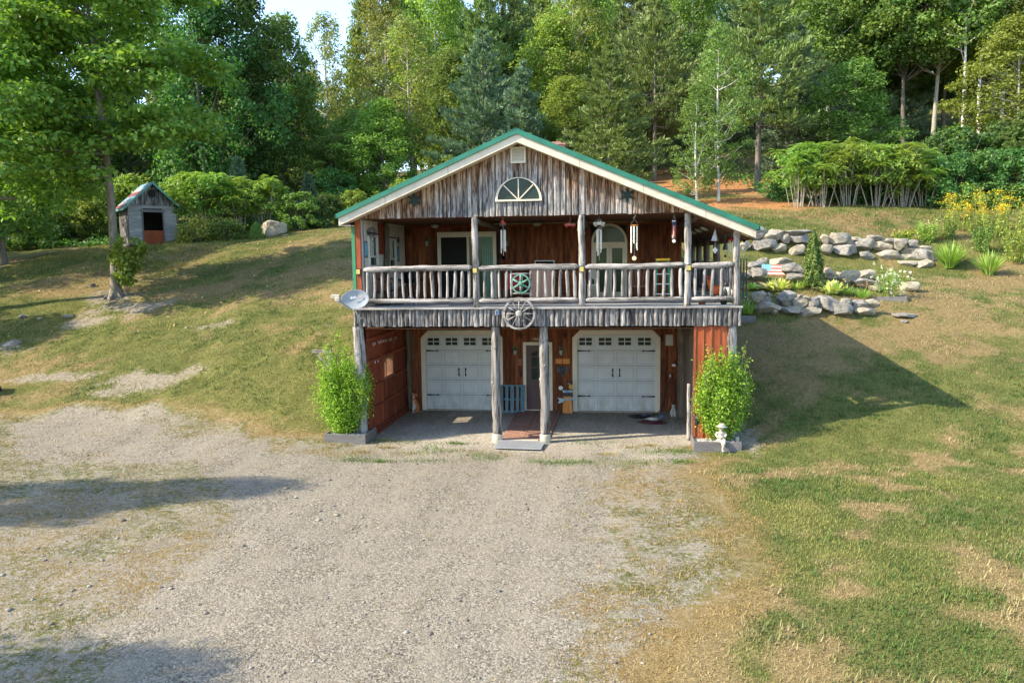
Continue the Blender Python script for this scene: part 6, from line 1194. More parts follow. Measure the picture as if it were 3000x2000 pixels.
def strap_leaves(n, L, w, spread, seg=5, droop=.6, flat=False):
    """arching strap leaves rising from one crown"""
    V, F = [], []
    for k in range(n):
        a = rng.uniform(0, 2*PI); l = L*rng.uniform(.6, 1.1); s = spread*rng.uniform(.2, 1.); d = droop*rng.uniform(.4, 1.2); r0 = rng.uniform(0, .3)*spread; ww = w*rng.uniform(.7, 1.2); o = len(V)
        ca, sa = math.cos(a), math.sin(a)
        for i in range(seg+1):
            t = i/seg; r = r0 + s*l*(t + d*t*t*.5); z = l*(t*(1 - .35*s) - d*s*.55*t*t); q = ww*(.6 + 1.2*t - 1.8*t*t if not flat else math.sin(PI*min(.98, t*.85+.13)))
            q = max(q, .002); x, y = ca*r, sa*r
            V += [(x - sa*q, y + ca*q, z), (x + sa*q, y - ca*q, z + (.25*q if flat else 0))]
        F += [(o+2*i, o+2*i+1, o+2*i+3, o+2*i+2) for i in range(seg)]
    return np.array(V), np.array(F)
def garden():
    # arborvitae
    t = thing('arborvitae', 'tall narrow evergreen column standing on the middle terrace', 'evergreen', at(9.97, 11.44)); b = MB(); b.tube([(0,0,-.05), (0,0,1.6)], [.05, .02], 7); P_(t, 'trunk', b, 'bark')
    n = 5200; z = rng.uniform(.05, 1, n)**.9*2.28; R = .34*np.clip(1.06 - (z/2.3)**2.3, .05, 1)*np.clip(z/.3 + .5, 0, 1); a = rng.uniform(0, 2*PI, n)
    lob = 1 + .16*np.sin(a*5 + z*3) + .12*np.sin(a*9 - z*7); r = R*lob*rng.uniform(.75, 1.05, n); z2 = z + np.where(np.cos(a) < .1, .0, -.14)*(z/2.3)
    out = np.stack([np.cos(a), np.sin(a), np.full(n, .5)], 1); V, F = leaf_cards(np.stack([r*np.cos(a), r*np.sin(a), z2], 1), .10, out, .5, .2, droop=-1.2); np_mesh('foliage', V, F, M['lf_arb'], t)
    for x, y, w, h, l in ((8.55, 11.15, 1.1, .46, 'variegated hosta clump under the flag board'), (10.56, 11.0, 1.0, .5, 'variegated hosta clump just right of the evergreen column'), (7.7, 11.45, .7, .36, 'bright yellow hosta clump nearest the porch corner')):
        t = thing('hosta', l, 'plant', at(x, y), group='hostas on the terrace'); V, F = strap_leaves(75, w*.46, .075, .95, 5, 1.0, True); V[:, 2] = V[:, 2]*h/.32*.8 + .02
        V2, F2 = strap_leaves(45, w*.34, .07, .5, 5, .9, True); V2[:, 2] = V2[:, 2]*h/.30 + .03
        np_mesh('foliage', np.concatenate([V, V2]), np.concatenate([F, F2 + len(V)]), M['lf_hosta'], t)
    for x, y, L, n, l in ((9.35, 11.45, .5, 90, 'yellowing daylily clump left of the evergreen column'), (11.57, 10.8, .55, 110, 'yellowing daylily clump beside the white-flowered shrub'), (11.07, 11.1, .5, 70, 'small daylily clump between hosta and white-flowered shrub')):
        t = thing('daylily', l, 'plant', at(x, y), group='daylilies on the terrace'); V, F = strap_leaves(n, L, .014, .8, 5, 1.); np_mesh('foliage', V, F, M['lf_iris'], t)
        V, F = leaf_cards(np.stack([rng.normal(0, .2, 8), rng.normal(0, .15, 8), rng.uniform(.4, .6, 8)], 1), .07); np_mesh('blossoms', V, F, M['petal_orange'], t)
    for x, y, L, l in ((17.05, 17.1, 1.35, 'big clump of sword-shaped green leaves at the right end of the upper rock wall'), (18.23, 15.95, 1.2, 'clump of sword-shaped green leaves standing alone right of the rock wall')):
        t = thing('iris_clump', l, 'plant', at(x, y), group='iris clumps'); V, F = strap_leaves(300, L, .022, .66, 6, .55); np_mesh('foliage', V, F, M['lf_iris'], t)
    t = thing('grass_tuft', 'green grassy tuft with white daisies in the timber bed by the porch', 'plant', at(7.0, 8.25)); V, F = strap_leaves(160, .6, .012, .75, 5, .9); np_mesh('foliage', V, F, M['lf_iris'], t); V, F = leaf_cards(np.stack([rng.normal(-.1, .16, 26), rng.normal(0, .14, 26), rng.uniform(.4, .68, 26)], 1), .055); np_mesh('blossoms', V, F, M['petal_white'], t)
    t = thing('flower_clump', 'small orange-flowered clump behind the dark pipe chime', 'plant', at(7.24, 10.2)); V, F = strap_leaves(50, .35, .012, .6); np_mesh('foliage', V, F, M['lf_gold'], t); V, F = leaf_cards(np.stack([rng.normal(0, .12, 22), rng.normal(0, .1, 22), rng.uniform(.28, .42, 22)], 1), .08); np_mesh('blossoms', V, F, M['petal_orange'], t)
    t = thing('flower_clump', 'low mauve-flowered clump behind the right hosta', 'plant', at(10.74, 11.8)); V, F = leaf_cards(rng.normal(0, 1, (200, 3))*np.array([.22, .14, .08]) + np.array([0, 0, .12]), .05); np_mesh('foliage', V, F, M['lf_mid'], t); V, F = leaf_cards(rng.normal(0, 1, (160, 3))*np.array([.24, .15, .09]) + np.array([0, 0, .3]), .035); np_mesh('blossoms', V, F, M['petal_mauve'], t)
    # white-flowered shrub in its timber frame
    c = at(12.6, 10.9); t = thing('timber_bed', 'low square timber bed frame round the white-flowered shrub', 'garden bed', c, rz=-.2)
    for k in range(4): b = MB(); b.cbox(-.56, .56, -.56, -.50, -.12, .07, .008, Matrix.Rotation(k*PI/2, 4, 'Z')); P_(t, 'timber', b, 'grey_plank')
    t = thing('flowering_shrub', 'shrub covered in white blossom in a square timber bed', 'shrub', c); b = MB()
    for k in range(7): a = k*.9; b.tube([(0,0,0), (.14*math.cos(a), .14*math.sin(a), .45), (.34*math.cos(a), .34*math.sin(a), .8)], [.014, .01, .005], 5)
    P_(t, 'stem', b, 'bark'); V, F = leaf_cards(rng.normal(0, 1, (900, 3))*np.array([.27, .25, .26]) + np.array([0, 0, .55]), .075); np_mesh('foliage', V, F, M['lf_light'], t); 
    cl = rng.normal(0, 1, (48, 3))*np.array([.32, .28, .27]) + np.array([.03, -.06, .66]); V, F = leaf_cards((cl[:, None] + rng.normal(0, .028, (48, 16, 3))).reshape(-1, 3), .05); np_mesh('blossoms', V, F, M['petal_white'], t)
    t = thing('timber_bed', 'grey timber edging of the plant bed against the right side of the porch', 'garden bed', at(6.6, 7.75)); b = MB(); b.cbox(-1.0, .55, -.04, .04, -.1, .24, .01); P_(t, 'timber', b, 'grey_plank'); b = MB(); b.cbox(.551, .62, -.04, .9, -.1, .22, .01); P_(t, 'timber', b, 'grey_plank')
    t = thing('timber_bed', 'grey timber edging of a raised bed on the bank left of the deck', 'garden bed', (-6.9, 6.2, 2.35)); b = MB(); b.cbox(-.55, 1.9, -.04, .04, -.3, .24, .01); P_(t, 'timber', b, 'grey_plank'); b = MB(); b.cbox(-.62, -.551, -.04, 1.1, -.2, .24, .01); P_(t, 'timber', b, 'grey_plank')
    t = thing('weed_clump', 'dark green herbs growing in the raised timber bed left of the deck', 'plant', (-6.1, 6.8, 2.5)); V, F = leaf_cards(rng.normal(0, 1, (420, 3))*np.array([.4, .25, .1]) + np.array([0, 0, .12]), .08); np_mesh('foliage', V, F, M['lf_mid'], t)
    # painted flag board
    t = thing('flag_board', 'weathered pallet board painted with red and white stripes and a blue corner, on the rocks', 'painted board', (8.75, 12.55, 3.86), rot=(-.3, .03, -.1))
    W, H = 1.02, .62; b = MB(); b.box(-W/2, W/2, .0, .03, 0, H); P_(t, 'backing', b, 'grey_plank')
    n = 9
    for k in range(n):
        z0 = k*H/n; b = MB(); x0 = -W/2 if z0 < H*.5 else -W/2 + .36; b.box(x0, W/2, -.018, -.002, z0+.006, z0 + H/n-.004); P_(t, 'stripe', b, 'flagred' if k % 2 == 0 else 'flagwhite')
    b = MB(); b.box(-W/2, -W/2+.355, -.02, -.002, H*.555, H); P_(t, 'canton', b, 'flagblue')
    b = MB()
    for i in range(5):
        for j in range(3): b.ball((-W/2+.05+.065*i, -.021, H*.61 + .085*j), (.012, .004, .012), 6, 4)
    P_(t, 'star', b, 'flagwhite')
    # wild flowers above the upper wall
    Y = [(19.7, 23.9, 1.1, .55), (21.3, 22.0, 1.55, .75), (19.3, 21.8, 1.05, .5), (19.8, 21.4, .95, .5), (20.3, 20.7, 1.2, .6), (21.0, 20.9, 1.3, .6), (20.8, 23., 1.25, .6), (22.2, 21.2, 1.5, .7)]
    pos = ['tallest and farthest left', 'tall, near the right edge of the photo', 'left, above the pale weeds', 'low, in the middle of the patch', 'low, above the two iris clumps', 'in the right half of the patch', 'at the back of the patch', 'at the far right of the photo']
    for (x, y, h, w), l in zip(Y, pos):
        h *= 1.2; w *= 1.1
        t = thing('yellow_flowers', f'clump of tall yellow flowers on the bank, {l}', 'flowers', at(x, y), group='yellow flowers on the right bank'); b = MB()
        st = [(rng.normal(0, w*.5), rng.normal(0, w*.4), h*rng.uniform(.7, 1.05)) for _ in range(13)]
        for sx, sy, sh in st: b.tube([(sx*.5, sy*.5, 0), (sx*.8, sy*.8, sh*.6), (sx, sy, sh)], .008, 4)
        P_(t, 'stem', b, 'lf_gold'); Pc = np.concatenate([np.array([(sx*(.5+.5*q), sy*(.5+.5*q), sh*q) for q in rng.uniform(.1, .95, 26)]) + rng.normal(0, .05, (26, 3)) for sx, sy, sh in st]); V, F = leaf_cards(Pc, .12, asp=.35); np_mesh('foliage', V, F, M['lf_gold'], t)
        Pc = np.concatenate([np.array([(sx, sy, sh)]) + rng.normal(0, 1, (16, 3))*np.array([.085, .085, .05]) for sx, sy, sh in st]); V, F = leaf_cards(Pc, .075, up=2.); np_mesh('blossoms', V, F, M['petal_yellow'], t)
    for x, y, h, w, m, l in ((20.2, 17.6, 1.9, 1.1, 'lf_gold', 'yellow-green weed bush right of the lone iris clump'), (21.0, 18.8, 2.1, 1.2, 'lf_gold', 'tall yellow-green weed bush below the yellow flowers'), (22.0, 18.4, 2.2, 1.2, 'lf_gold', 'goldenrod bush at the right edge of the photo'), (19.0, 18.6, 1.2, .9, 'lf_mid', 'green weed bush between the iris clumps and the yellow flowers'), (17.2, 19.9, 1.0, .9, 'lf_gold', 'pale weeds with tiny white flowers above the end of the rock wall'), (18.2, 20.3, 1.1, .8, 'lf_yellow', 'brownish weeds left of the yellow flowers'), (16., 19.6, .6, .7, 'lf_gold', 'low weeds on the grassy slope above the upper rock wall')):
        t = thing('weed_bush', l, 'bush', at(x, y)); b = MB(); st = [(rng.normal(0, w*.35), rng.normal(0, w*.3), h*rng.uniform(.6, 1.05)) for _ in range(16)]
        for sx, sy, sh in st: b.tube([(sx*.5, sy*.5, 0), (sx, sy, sh)], .009, 4)
        P_(t, 'stem', b, m); Pc = np.concatenate([np.array([(sx*(.5+.5*q), sy*(.5+.5*q), sh*q) for q in rng.uniform(.05, 1, 60)]) + rng.normal(0, .07, (60, 3)) for sx, sy, sh in st]); V, F = leaf_cards(Pc, .13, asp=.4); np_mesh('foliage', V, F, M[m], t)
        Pc = np.array([(sx, sy, sh) for sx, sy, sh in st]*4) + rng.normal(0, .07, (64, 3)); V, F = leaf_cards(Pc, .05); np_mesh('blossoms', V, F, M['petal_white' if 'white' in l else 'petal_yellow'], t) if h < 1.15 or 'golden' in l else None
    # planter shrubs
    for x, y, w, h, l, sd in ((-4.80, -.06, .76, 2.55, 'big bright green shrub growing in the left planter box', 1), (5.08, -.12, .75, 2.48, 'big bright green shrub growing in the right planter box behind the statue', 2)):
        t = thing('planter_shrub', l, 'shrub', (x, y, .17), group='planter shrubs'); g = np.random.default_rng(sd); b = MB(); Pc = []
        for k in range(112):
            a = g.uniform(0, 2*PI); sp = g.uniform(.15, 1)**.7*(1.12 if k % 7 == 0 else .94); hh = h*(g.uniform(.58, .93) + (.20 if k % 8 == 0 else 0))*(1.03 - .36*sp**2.4); tip = np.array([math.cos(a)*sp*w, math.sin(a)*sp*w*.8, hh]); midp = tip*np.array([.72, .72, .46])
            if k % 2 == 0: b.tube([(tip[0]*.1, tip[1]*.1, 0), tuple(midp), tuple(tip)], [.016, .011, .004], 5)
            q = g.uniform(.08, 1.02, 230)[:, None]; base = np.array([tip[0]*.12, tip[1]*.12, 0]); p = np.where(q < .5, base + (midp-base)*q*2, midp + (tip-midp)*(q-.5)*2)
            Pc.append(p + g.normal(0, 1, (230, 3))*np.array([.095, .095, .09])*(.45 + .8*np.sin(PI*np.clip(q, 0, .97))))
        P_(t, 'stem', b, 'bark'); Pc = np.concatenate(Pc); out = Pc*np.array([1, 1, 0]); out /= np.linalg.norm(out, axis=1)[:, None] + .05; V, F = leaf_cards(Pc, .062, out*.6, .5, .5); np_mesh('foliage', V, F, M['lf_bright'], t)
M['petal_mauve'] = leaf_mat('mauve_petals', [(0,(.35,.25,.4)), (1,(.55,.42,.55))], .2); M['flagred'] = plain('faded_red_paint', (.48,.16,.13), .8, var=.25); M['flagwhite'] = plain('faded_white_paint', (.66,.6,.5), .8, var=.2); M['flagblue'] = plain('faded_blue_paint', (.13,.36,.48), .8, var=.25)
garden()
def shed():
    t = thing('garden_shed', 'small weathered garden shed with striped roof and open doorway on the left hill', 'shed', (-25.45, 25.4, 5.93), rz=.80)
    Wd, Dp, H = 2.75, 2.2, 2.42; x0, x1 = -Wd/2, Wd/2
    b = MB(); z = .08
    while z < H - .03:
        h = min(.235, H - z)
        for a, c in ((x0, -.56), (.56, x1)) if z < 2.02 else ((x0, x1),): b.add([(a, .0, z), (c, .0, z), (c, .03, z), (a, .03, z), (a, .012, z+h), (c, .012, z+h), (c, .03, z+h), (a, .03, z+h)], [(0,3,2,1),(4,5,6,7),(0,1,5,4),(1,2,6,5),(2,3,7,6),(3,0,4,7)])
        z += .24
    P_(t, 'front_wall', b, 'shedwhite')
    b = MB(); boards_y(b, x0, -1, .03, Dp, 0, H, .17, .03); boards_y(b, x1, 1, .03, Dp, 0, H, .17, .03); boards_x(b, x0, x1, Dp, 0, H, .17); P_(t, 'side_wall', b, 'fascia')
    b = MB(); x = x0
    while x < x1 - .02:
        w = random.uniform(.11, .2); xe = min(x + w, x1); zt = lambda q: H + 1.28*(1 - abs(q)/(Wd/2 + .05)); zz = []
        zb = H + .0
        for a, c in ((x, xe),): 
            m = (a+c)/2
            if abs(m) < .22: b.add([(a+.004, -.03, zb), (c-.004, -.03, zb), (c-.004, -.03, H+.48), (a+.004, -.03, H+.48)], [(0,1,2,3)]); b.add([(a+.004, -.03, H+.95), (c-.004, -.03, H+.95), (c-.004, -.03, zt(c)), (a+.004, -.03, zt(a))], [(0,1,2,3)])
            else: b.add([(a+.004, -.03, zb), (c-.004, -.03, zb), (c-.004, -.03, zt(c)), (a+.004, -.03, zt(a)), (a+.004, 0, zb), (c-.004, 0, zb), (c-.004, 0, zt(c)), (a+.004, 0, zt(a))], [(0,1,2,3), (0,4,5,1), (1,5,6,2), (3,7,4,0)])
        x = xe
    P_(t, 'gable', b, 'fascia')
    b = MB(); o = [(.30*math.cos(PI/8 + k*PI/4), H+.715 + .30*math.sin(PI/8 + k*PI/4)) for k in range(8)]; i = [(.25*math.cos(PI/8 + k*PI/4), H+.715 + .25*math.sin(PI/8 + k*PI/4)) for k in range(8)]; b.ring(o, i, -.045, -.02); v = P_(t, 'round_opening', b, 'dark_log'); b = MB(); b.prism(i, -.034, -.02); P_(t, 'pane', b, 'dark', False, v)
    b = MB(); b.ring([(-.64, .08), (.64, .08), (.64, 2.10), (-.64, 2.10)], [(-.56, .1), (.56, .1), (.56, 2.02), (-.56, 2.02)], -.03, .0); b.box(-.74, .74, -.04, .0, 2.10, 2.18); f = P_(t, 'door_frame', b, 'grey_plank'); b = MB(); b.box(-.56, .56, .02, .05, .1, .92); P_(t, 'half_door', b, 'orange_board', False, f)
    b = MB(); b.box(x0+.03, x1-.03, Dp-.06, Dp-.03, 0, H); b.box(x0, x1, .03, Dp, .02, .07); P_(t, 'interior', b, 'dark')
    cols = ['rooftired', 'shedpale', 'flagblue2', 'rooftired', 'shedpale', 'flagblue2']
    for s in (-1, 1):
        b = MB(); e = Wd/2 + .32; top = lambda q: H + 1.40 - 1.40*q/(Wd/2 + .10)
        for k in range(6):
            q0, q1 = e*(1 - k/6), e*(1 - (k+1)/6); b = MB(); b.add([(s*q0, -.3, top(q0)+.02), (s*q1, -.3, top(q1)+.002), (s*q1, Dp+.2, top(q1)+.002), (s*q0, Dp+.2, top(q0)+.02), (s*q0, -.3, top(q0)-.03), (s*q1, -.3, top(q1)-.045), (s*q1, Dp+.2, top(q1)-.045), (s*q0, Dp+.2, top(q0)-.03)], [(0,1,2,3), (7,6,5,4), (0,4,5,1), (3,2,6,7), (0,3,7,4), (1,5,6,2)]); P_(t, 'roof', b, cols[k])
        b = MB(); poly = [(0, top(0) + .03), (s*e, top(e) + .03), (s*e, top(e) - .12), (0, top(0) - .13)]; b.prism(poly[::s], -.335, -.302); b.box(min(s*e, s*(e+.03)), max(s*e, s*(e+.03)), -.33, Dp+.2, top(e)-.12, top(e)+.018); P_(t, 'fascia_board', b, 'greenshed')
M['shedwhite'] = wood('whitewashed_boards', [(.32,(.13,.125,.115)), (.5,(.28,.275,.26)), (.7,(.40,.39,.365))], (1.2,9,9), .12, .2); M['shedpale'] = plain('pale_grey_shingle', (.24,.265,.27), .85, var=.2, sc=12); M['rooftired'] = plain('faded_maroon_shingle', (.16,.05,.05), .85, var=.3, sc=12); M['flagblue2'] = plain('blue_grey_shingle', (.15,.24,.30), .85, var=.25, sc=12); M['greenshed'] = plain('blue_green_fascia_paint', (.10,.27,.21), .6, var=.2)
shed()
def mower():
    t = thing('riding_mower', 'orange riding mower mostly out of view at the left edge, its front wheel showing', 'mower', at(-18.75, 3.1), rz=.0)
    for x, y, r, w in ((.72, -.30, .19, .14), (.72, .30, .19, .14), (-.55, -.38, .27, .22), (-.55, .38, .27, .22)):
        b = MB(); b.lathe([(r*.55, -w/2), (r*.9, -w/2), (r, -w/3), (r, w/3), (r*.9, w/2), (r*.55, w/2)], (x, y, r), 24, axis='y'); q = P_(t, 'wheel', b, 'rubber'); b = MB(); b.lathe([(.03, -w*.45), (r*.55, -w*.40), (r*.55, w*.4), (.03, w*.45)], (x, y, r), 14, axis='y'); P_(t, 'rim', b, 'orange', False, q)
    b = MB(); b.cbox(.1, .82, -.24, .24, .32, .74, .07); b.cbox(-.8, .1, -.34, .34, .34, .5, .05); P_(t, 'hood', b, 'orange'); b = MB(); b.cbox(-.45, .5, -.48, .48, .12, .28, .05); P_(t, 'mower_deck', b, 'black'); b = MB(); b.cbox(-.55, -.1, -.2, .2, .52, .62, .04); b.cbox(-.62, -.52, -.2, .2, .55, .98, .04); P_(t, 'seat', b, 'black'); b = MB(); b.tube([(.15, 0, .7), (-.02, 0, .92)], .02, 6); b.lathe([(.15, -.012), (.165, 0), (.15, .012), (.135, 0), (.15, -.012)], (-.02, 0, .93), 18); P_(t, 'steering_wheel', b, 'black')
mower()
t_ = thing('tree_stump', 'small dark stump on the lawn left of the oak', 'stump', at(-21.6, 13.8)); b_ = MB(); b_.log((0,0,-.05), (0,0,.15), .16, .14, 10, .05, .01, .1, False); P_(t_, 'wood', b_, 'bark')
# ---------------------------------------------------------------- trees
TREES = [(-26.1,33,'md',16.8,9),(-24.6,36,'md',17.2,9),(-22.7,39,'mm',15.0,7),(-33.5,36,'md',19.0,9),(-38.1,34,'md',19.1,9),(-41.9,34,'mm',19.0,9),(-23.1,43,'md',10.2,7),(-27.5,56,'mm',12.3,7),(-22.4,48,'mo',16.3,5),(-21.8,58,'mm',19,8),(-17.6,50,'mo',18.2,7),(-13.0,40,'mo',13.8,6.5),(-14.3,56,'ml',21.5,8.5),(-17.5,41,'mm',7.6,7),(-18.2,37,'mm',5.8,6),(-14.7,38,'ml',8.0,6),(-7.2,39,'pb',12.2,8),(-4.1,37,'pb',9.8,6),(-8.5,60,'pg',23,8.5),(-2.9,50,'ml',13.6,8),(-6.5,68,'mm',24,9),(-0.6,56,'ml',18.5,8),(-1.4,44,'ml',8.5,6),(2.1,33,'pg',10.2,7.5),(3.8,48,'pg',15.8,8),(5.6,45,'pt',14.6,8.5),(8.5,29,'bi',10.0,3.9),(7.2,28.5,'bi',6.9,3.2),(12.1,36.6,'pt',14.7,10),(15.8,42,'pb',11.1,8),(19.9,52,'pb',11.9,8),(18.8,38,'mm',8.3,6.5),(25.0,54,'mm',15.8,8),(24.3,62,'md',17.7,9),(24.9,47,'mt',16.5,9),(26.9,46,'mt',16.6,9),(29.9,52,'mt',18.1,9),(27.2,42,'bt',17.0,6),(28.9,43,'bt',16.6,6),(32.2,47,'mt',16.3,9),(27.7,35,'ml',10.4,7),(25.9,30,'pg',4.9,6),(25.4,33,'mm',3.4,5),(19.2,47,'mt',16.2,8),(17.9,56,'mt',17.6,8),(9.8,58,'mm',17.8,8),(13.9,62,'pb',17.5,8),(6.2,64,'pg',19.7,8),(-11.1,47,'mm',11.9,6),(-3.9,42,'mm',6.1,5)]
SHRUBS = [('bush',-36.3,27.1,2.8,3.8),('bush',-34.2,27.6,2.9,3.6),('bush',-32.9,29.0,2.8,3.2),('bush',-31.6,29.8,3.0,2.8),('bush',-38,31,4.4,5),('bush',-30.8,32,4.2,4.5),('sumac',-24.0,27.5,4.2,3.0),('sumac',-22.7,27.6,3.9,3.2),('sumac',-21.2,28.2,3.4,2.8),('sumac',-19.7,28.6,3.3,2.6),('weed',-22.5,25.3,1.4,2.4),('weed',-21.3,26,1.3,2.5),('bush',-17.4,28.6,2.4,2.8),('bush',-16.2,30,2.2,2.4),('bush',-14.6,31,2.2,2.2),('bush',-20.0,35.3,3.8,3.8),('bush',-17.2,34.7,3.6,3.6),('spine',-22.6,31,4.6,2.7),('spine',-18.3,32.5,3.3,1.9),('sumac',12.7,26.7,3.4,2.6),('sumac',14.0,26.6,3.4,2.8),('sumac',15.4,26.8,3.5,2.8),('sumac',16.9,26.7,3.5,2.8),('sumac',18.3,26.9,3.3,2.8),('sumac',19.5,27,3.0,2.1),('bush',20.7,27,3.0,3.0),('bush',22.4,27.6,3.1,3.2),('bush',24.0,27.4,3.2,3.0),('weed',21.4,26.4,1.3,2.2),('weed',23.6,26.6,1.3,2.4),('bush',12.9,30,1.9,2.2),('bush',14.0,29,2.5,2.8),('bush',16.1,29,2.7,3.0),('bush',18.5,29.2,2.7,3.0),('weed',-13.2,32.6,1.6,2.3),('bush',-11.5,33,2.4,2.8),('bush',-8.6,33.5,2.6,3),('bush',-5.5,34,2.5,3),('bush',-9.5,37,3.4,4),('bush',-1.5,39,3.4,4),('bush',.8,42,3.6,4.4),('bush',20.5,30.5,3.6,4),('bush',22.8,31,4.2,4.4),('bush',25.5,31.5,4.4,4.4),('bush',17.5,31.5,3.4,3.8),('bush',27.5,29.5,4.0,4)]
def crown_cards(cl, per, size, flat=.6, up=.6, asp=.6):
    """cl: list of (centre, radius); leaves gather on the shells of the clumps, thinner inside"""
    Pn, On = [], []
    for c, r in cl:
        d = rng.normal(0, 1, (per, 3)); d /= np.linalg.norm(d, axis=1)[:, None]; q = rng.uniform(.35, 1.08, per)[:, None]
        p = d*q*r; p[:, 2] *= flat; Pn.append(p + c); On.append(d + np.array([0, 0, .35]))
    return leaf_cards(np.concatenate(Pn), size, np.concatenate(On)*.8, asp, up)
def deciduous(seed, H, R, z0, ncl, per, size, sparse=0., rc=(.75, 1.35), trunk_r=.16, lean=0., flat=.62):
    """returns (trunk mesh, crown mesh)"""
    g = np.random.default_rng(seed); random.seed(seed); b = MB(); fork = H*(z0 + .12)
    tp = [(0, 0, -.4)] + [(lean*H*q + .12*math.sin(q*5+seed), .12*math.cos(q*4+seed), H*q) for q in np.linspace(.0, .9, 9)]
    b.tube(tp, [trunk_r*1.5, trunk_r*1.25] + [trunk_r*(1 - .92*q) for q in np.linspace(.06, .9, 8)], 9, False, .06); cl = []
    lobes = [(g.uniform(0, 6.28), g.uniform(.15, .9), g.uniform(.75, 1.25)) for _ in range(7)]
    for k in range(ncl):
        u = (k + g.uniform(0, 1))/ncl; z = z0 + (1.0 - z0)*u; a = k*2.399 + g.uniform(-.5, .5)
        env = math.sin(PI*min(1, max(.02, .10 + .88*u)))**.62*(1.05 - .25*u); m = 1 + .28*sum(math.cos(a - la)*math.exp(-((u-lz)*4)**2)*ls for la, lz, ls in lobes)
        rr = R*env*m*g.uniform(.35, 1.0)**.55; zz = H*z - .10*rr
        c = np.array([lean*H*z + rr*math.cos(a), rr*math.sin(a), zz]); cl.append((c, g.uniform(*rc)))
        if k % 2 == 0:
            zb = max(H*z0*.85, zz - rr*g.uniform(.5, .95)); q = zb/H
            p0 = Vector((lean*H*q, 0, zb)); p2 = Vector(c); p1 = p0.lerp(p2, .5) + Vector((0, 0, -.08*rr + g.uniform(-.15, .25)))
            b.tube([p0, p1, p2], [max(.025, trunk_r*.42*(1.1-q)), trunk_r*.22, .012], 5, False)
    V, F = crown_cards([(c, r) for c, r in cl], per, size, flat)
    if sparse: keep = rng.random(len(F)) > sparse; F = F[keep]
    return b, (V, F)
def pine(seed, H, R, z0=.08, whorls=20, size=.40, nb=6):
    g = np.random.default_rng(seed); random.seed(seed); b = MB(); b.tube([(0, 0, -.4), (0, 0, 0), (.05, .03, H*.5), (0, 0, H*.99)], [.24, .2, .11, .015], 8, False); Pn, On = [], []
    ga = g.uniform(0, 6)
    for w in range(whorls):
        u = (w + .5)/whorls; z = H*(z0 + (1-z0)*u); L = R*(1 - u**1.5)*g.uniform(.72, 1.08)*(.75 + .25*min(1, u*6)) + .12
        for k in range(nb):
            if g.random() < .12: continue
            a = ga + k*2*PI/nb + g.uniform(-.35, .35) + w*1.3; l = L*g.uniform(.55, 1.15); rise = (-.12 + .55*u)*l
            tip = np.array([math.cos(a)*l, math.sin(a)*l, rise*.6 + .05*l]); md = np.array([math.cos(a)*l*.5, math.sin(a)*l*.5, rise*.2 - .04*l])
            b.tube([(0, 0, z), tuple(md + [0, 0, z]), tuple(tip + [0, 0, z])], [max(.012, .035*(1-u)), .018*(1-u)+.008, .006], 4, False)
            n = int(10 + 46*l/R); q = g.uniform(.28, 1.04, n)[:, None]; p = np.where(q < .5, md*q*2, md + (tip-md)*(q-.5)*2); sd = g.normal(0, 1, (n, 1))*np.array([[-math.sin(a), math.cos(a), 0]])*l*.20*(1.25 - q)
            Pn.append(p + sd + np.array([0, 0, z]) + g.normal(0, .05, (n, 3)) + np.array([0, 0, .06])); On.append(np.stack([np.full(n, math.cos(a)), np.full(n, math.sin(a)), np.full(n, .9)], 1))
    P = np.concatenate(Pn); O = np.concatenate(On); m = 5; P5 = np.repeat(P, m, 0) + rng.normal(0, .05, (len(P)*m, 3)); O5 = np.repeat(O, m, 0) + rng.normal(0, .55, (len(P)*m, 3)); O5 /= np.linalg.norm(O5, axis=1)[:, None]
    # needle sprays: slim blades pointing outward
    L5 = size*rng.uniform(.6, 1.15, (len(P5), 1)); w = np.cross(O5, rng.normal(0, 1, O5.shape)); w /= np.linalg.norm(w, axis=1)[:, None] + 1e-6; wd = L5*.14
    a = P5; c = P5 + O5*L5; mm = P5 + O5*L5*.5; V = np.stack([a, mm + w*wd, c, mm - w*wd], 1).reshape(-1, 3)
    return b, (V, np.arange(len(V)).reshape(-1, 4))
PROTO = {}
def proto(key, res, bark, leaf):
    b, (V, F) = res; tm = b.mesh(key + '_trunk'); tm.materials.append(M[bark]); tm.polygons.foreach_set('use_smooth', [True]*len(tm.polygons)); PROTO[key] = (tm, np_mesh(key + '_crown', V, F, M[leaf], False))
proto('md0', deciduous(1, 14, 4.2, .16, 95, 210, .245), 'bark', 'lf_dark'); proto('md1', deciduous(2, 14, 4.0, .2, 95, 210, .245), 'bark', 'lf_dark')
proto('mm0', deciduous(3, 14, 3.8, .14, 95, 210, .24), 'bark', 'lf_mid'); proto('mm1', deciduous(4, 14, 3.5, .2, 90, 210, .24), 'bark_pale', 'lf_mid')
proto('ml0', deciduous(5, 14, 3.9, .14, 95, 210, .24), 'bark_pale', 'lf_light'); proto('ml1', deciduous(6, 14, 3.6, .18, 90, 210, .24), 'bark', 'lf_light')
proto('mo0', deciduous(7, 14, 3.2, .24, 75, 130, .21, .1, (.6, 1.15)), 'bark_pale', 'lf_yellow'); proto('mo1', deciduous(8, 14, 2.8, .3, 65, 130, .21, .1, (.6, 1.1)), 'bark_pale', 'lf_yellow')
proto('mt0', deciduous(9, 15, 3.8, .46, 80, 200, .25), 'bark', 'lf_dark'); proto('mt1', deciduous(10, 15, 3.6, .5, 75, 200, .25), 'bark_pale', 'lf_mid')
proto('bt0', deciduous(11, 15, 2.6, .55, 50, 120, .24, 0, (.6, 1.1), .13), 'birch', 'lf_mid'); proto('bi0', deciduous(12, 12, 2.2, .10, 80, 130, .17, .1, (.4, .85), .10), 'birch', 'lf_birch')
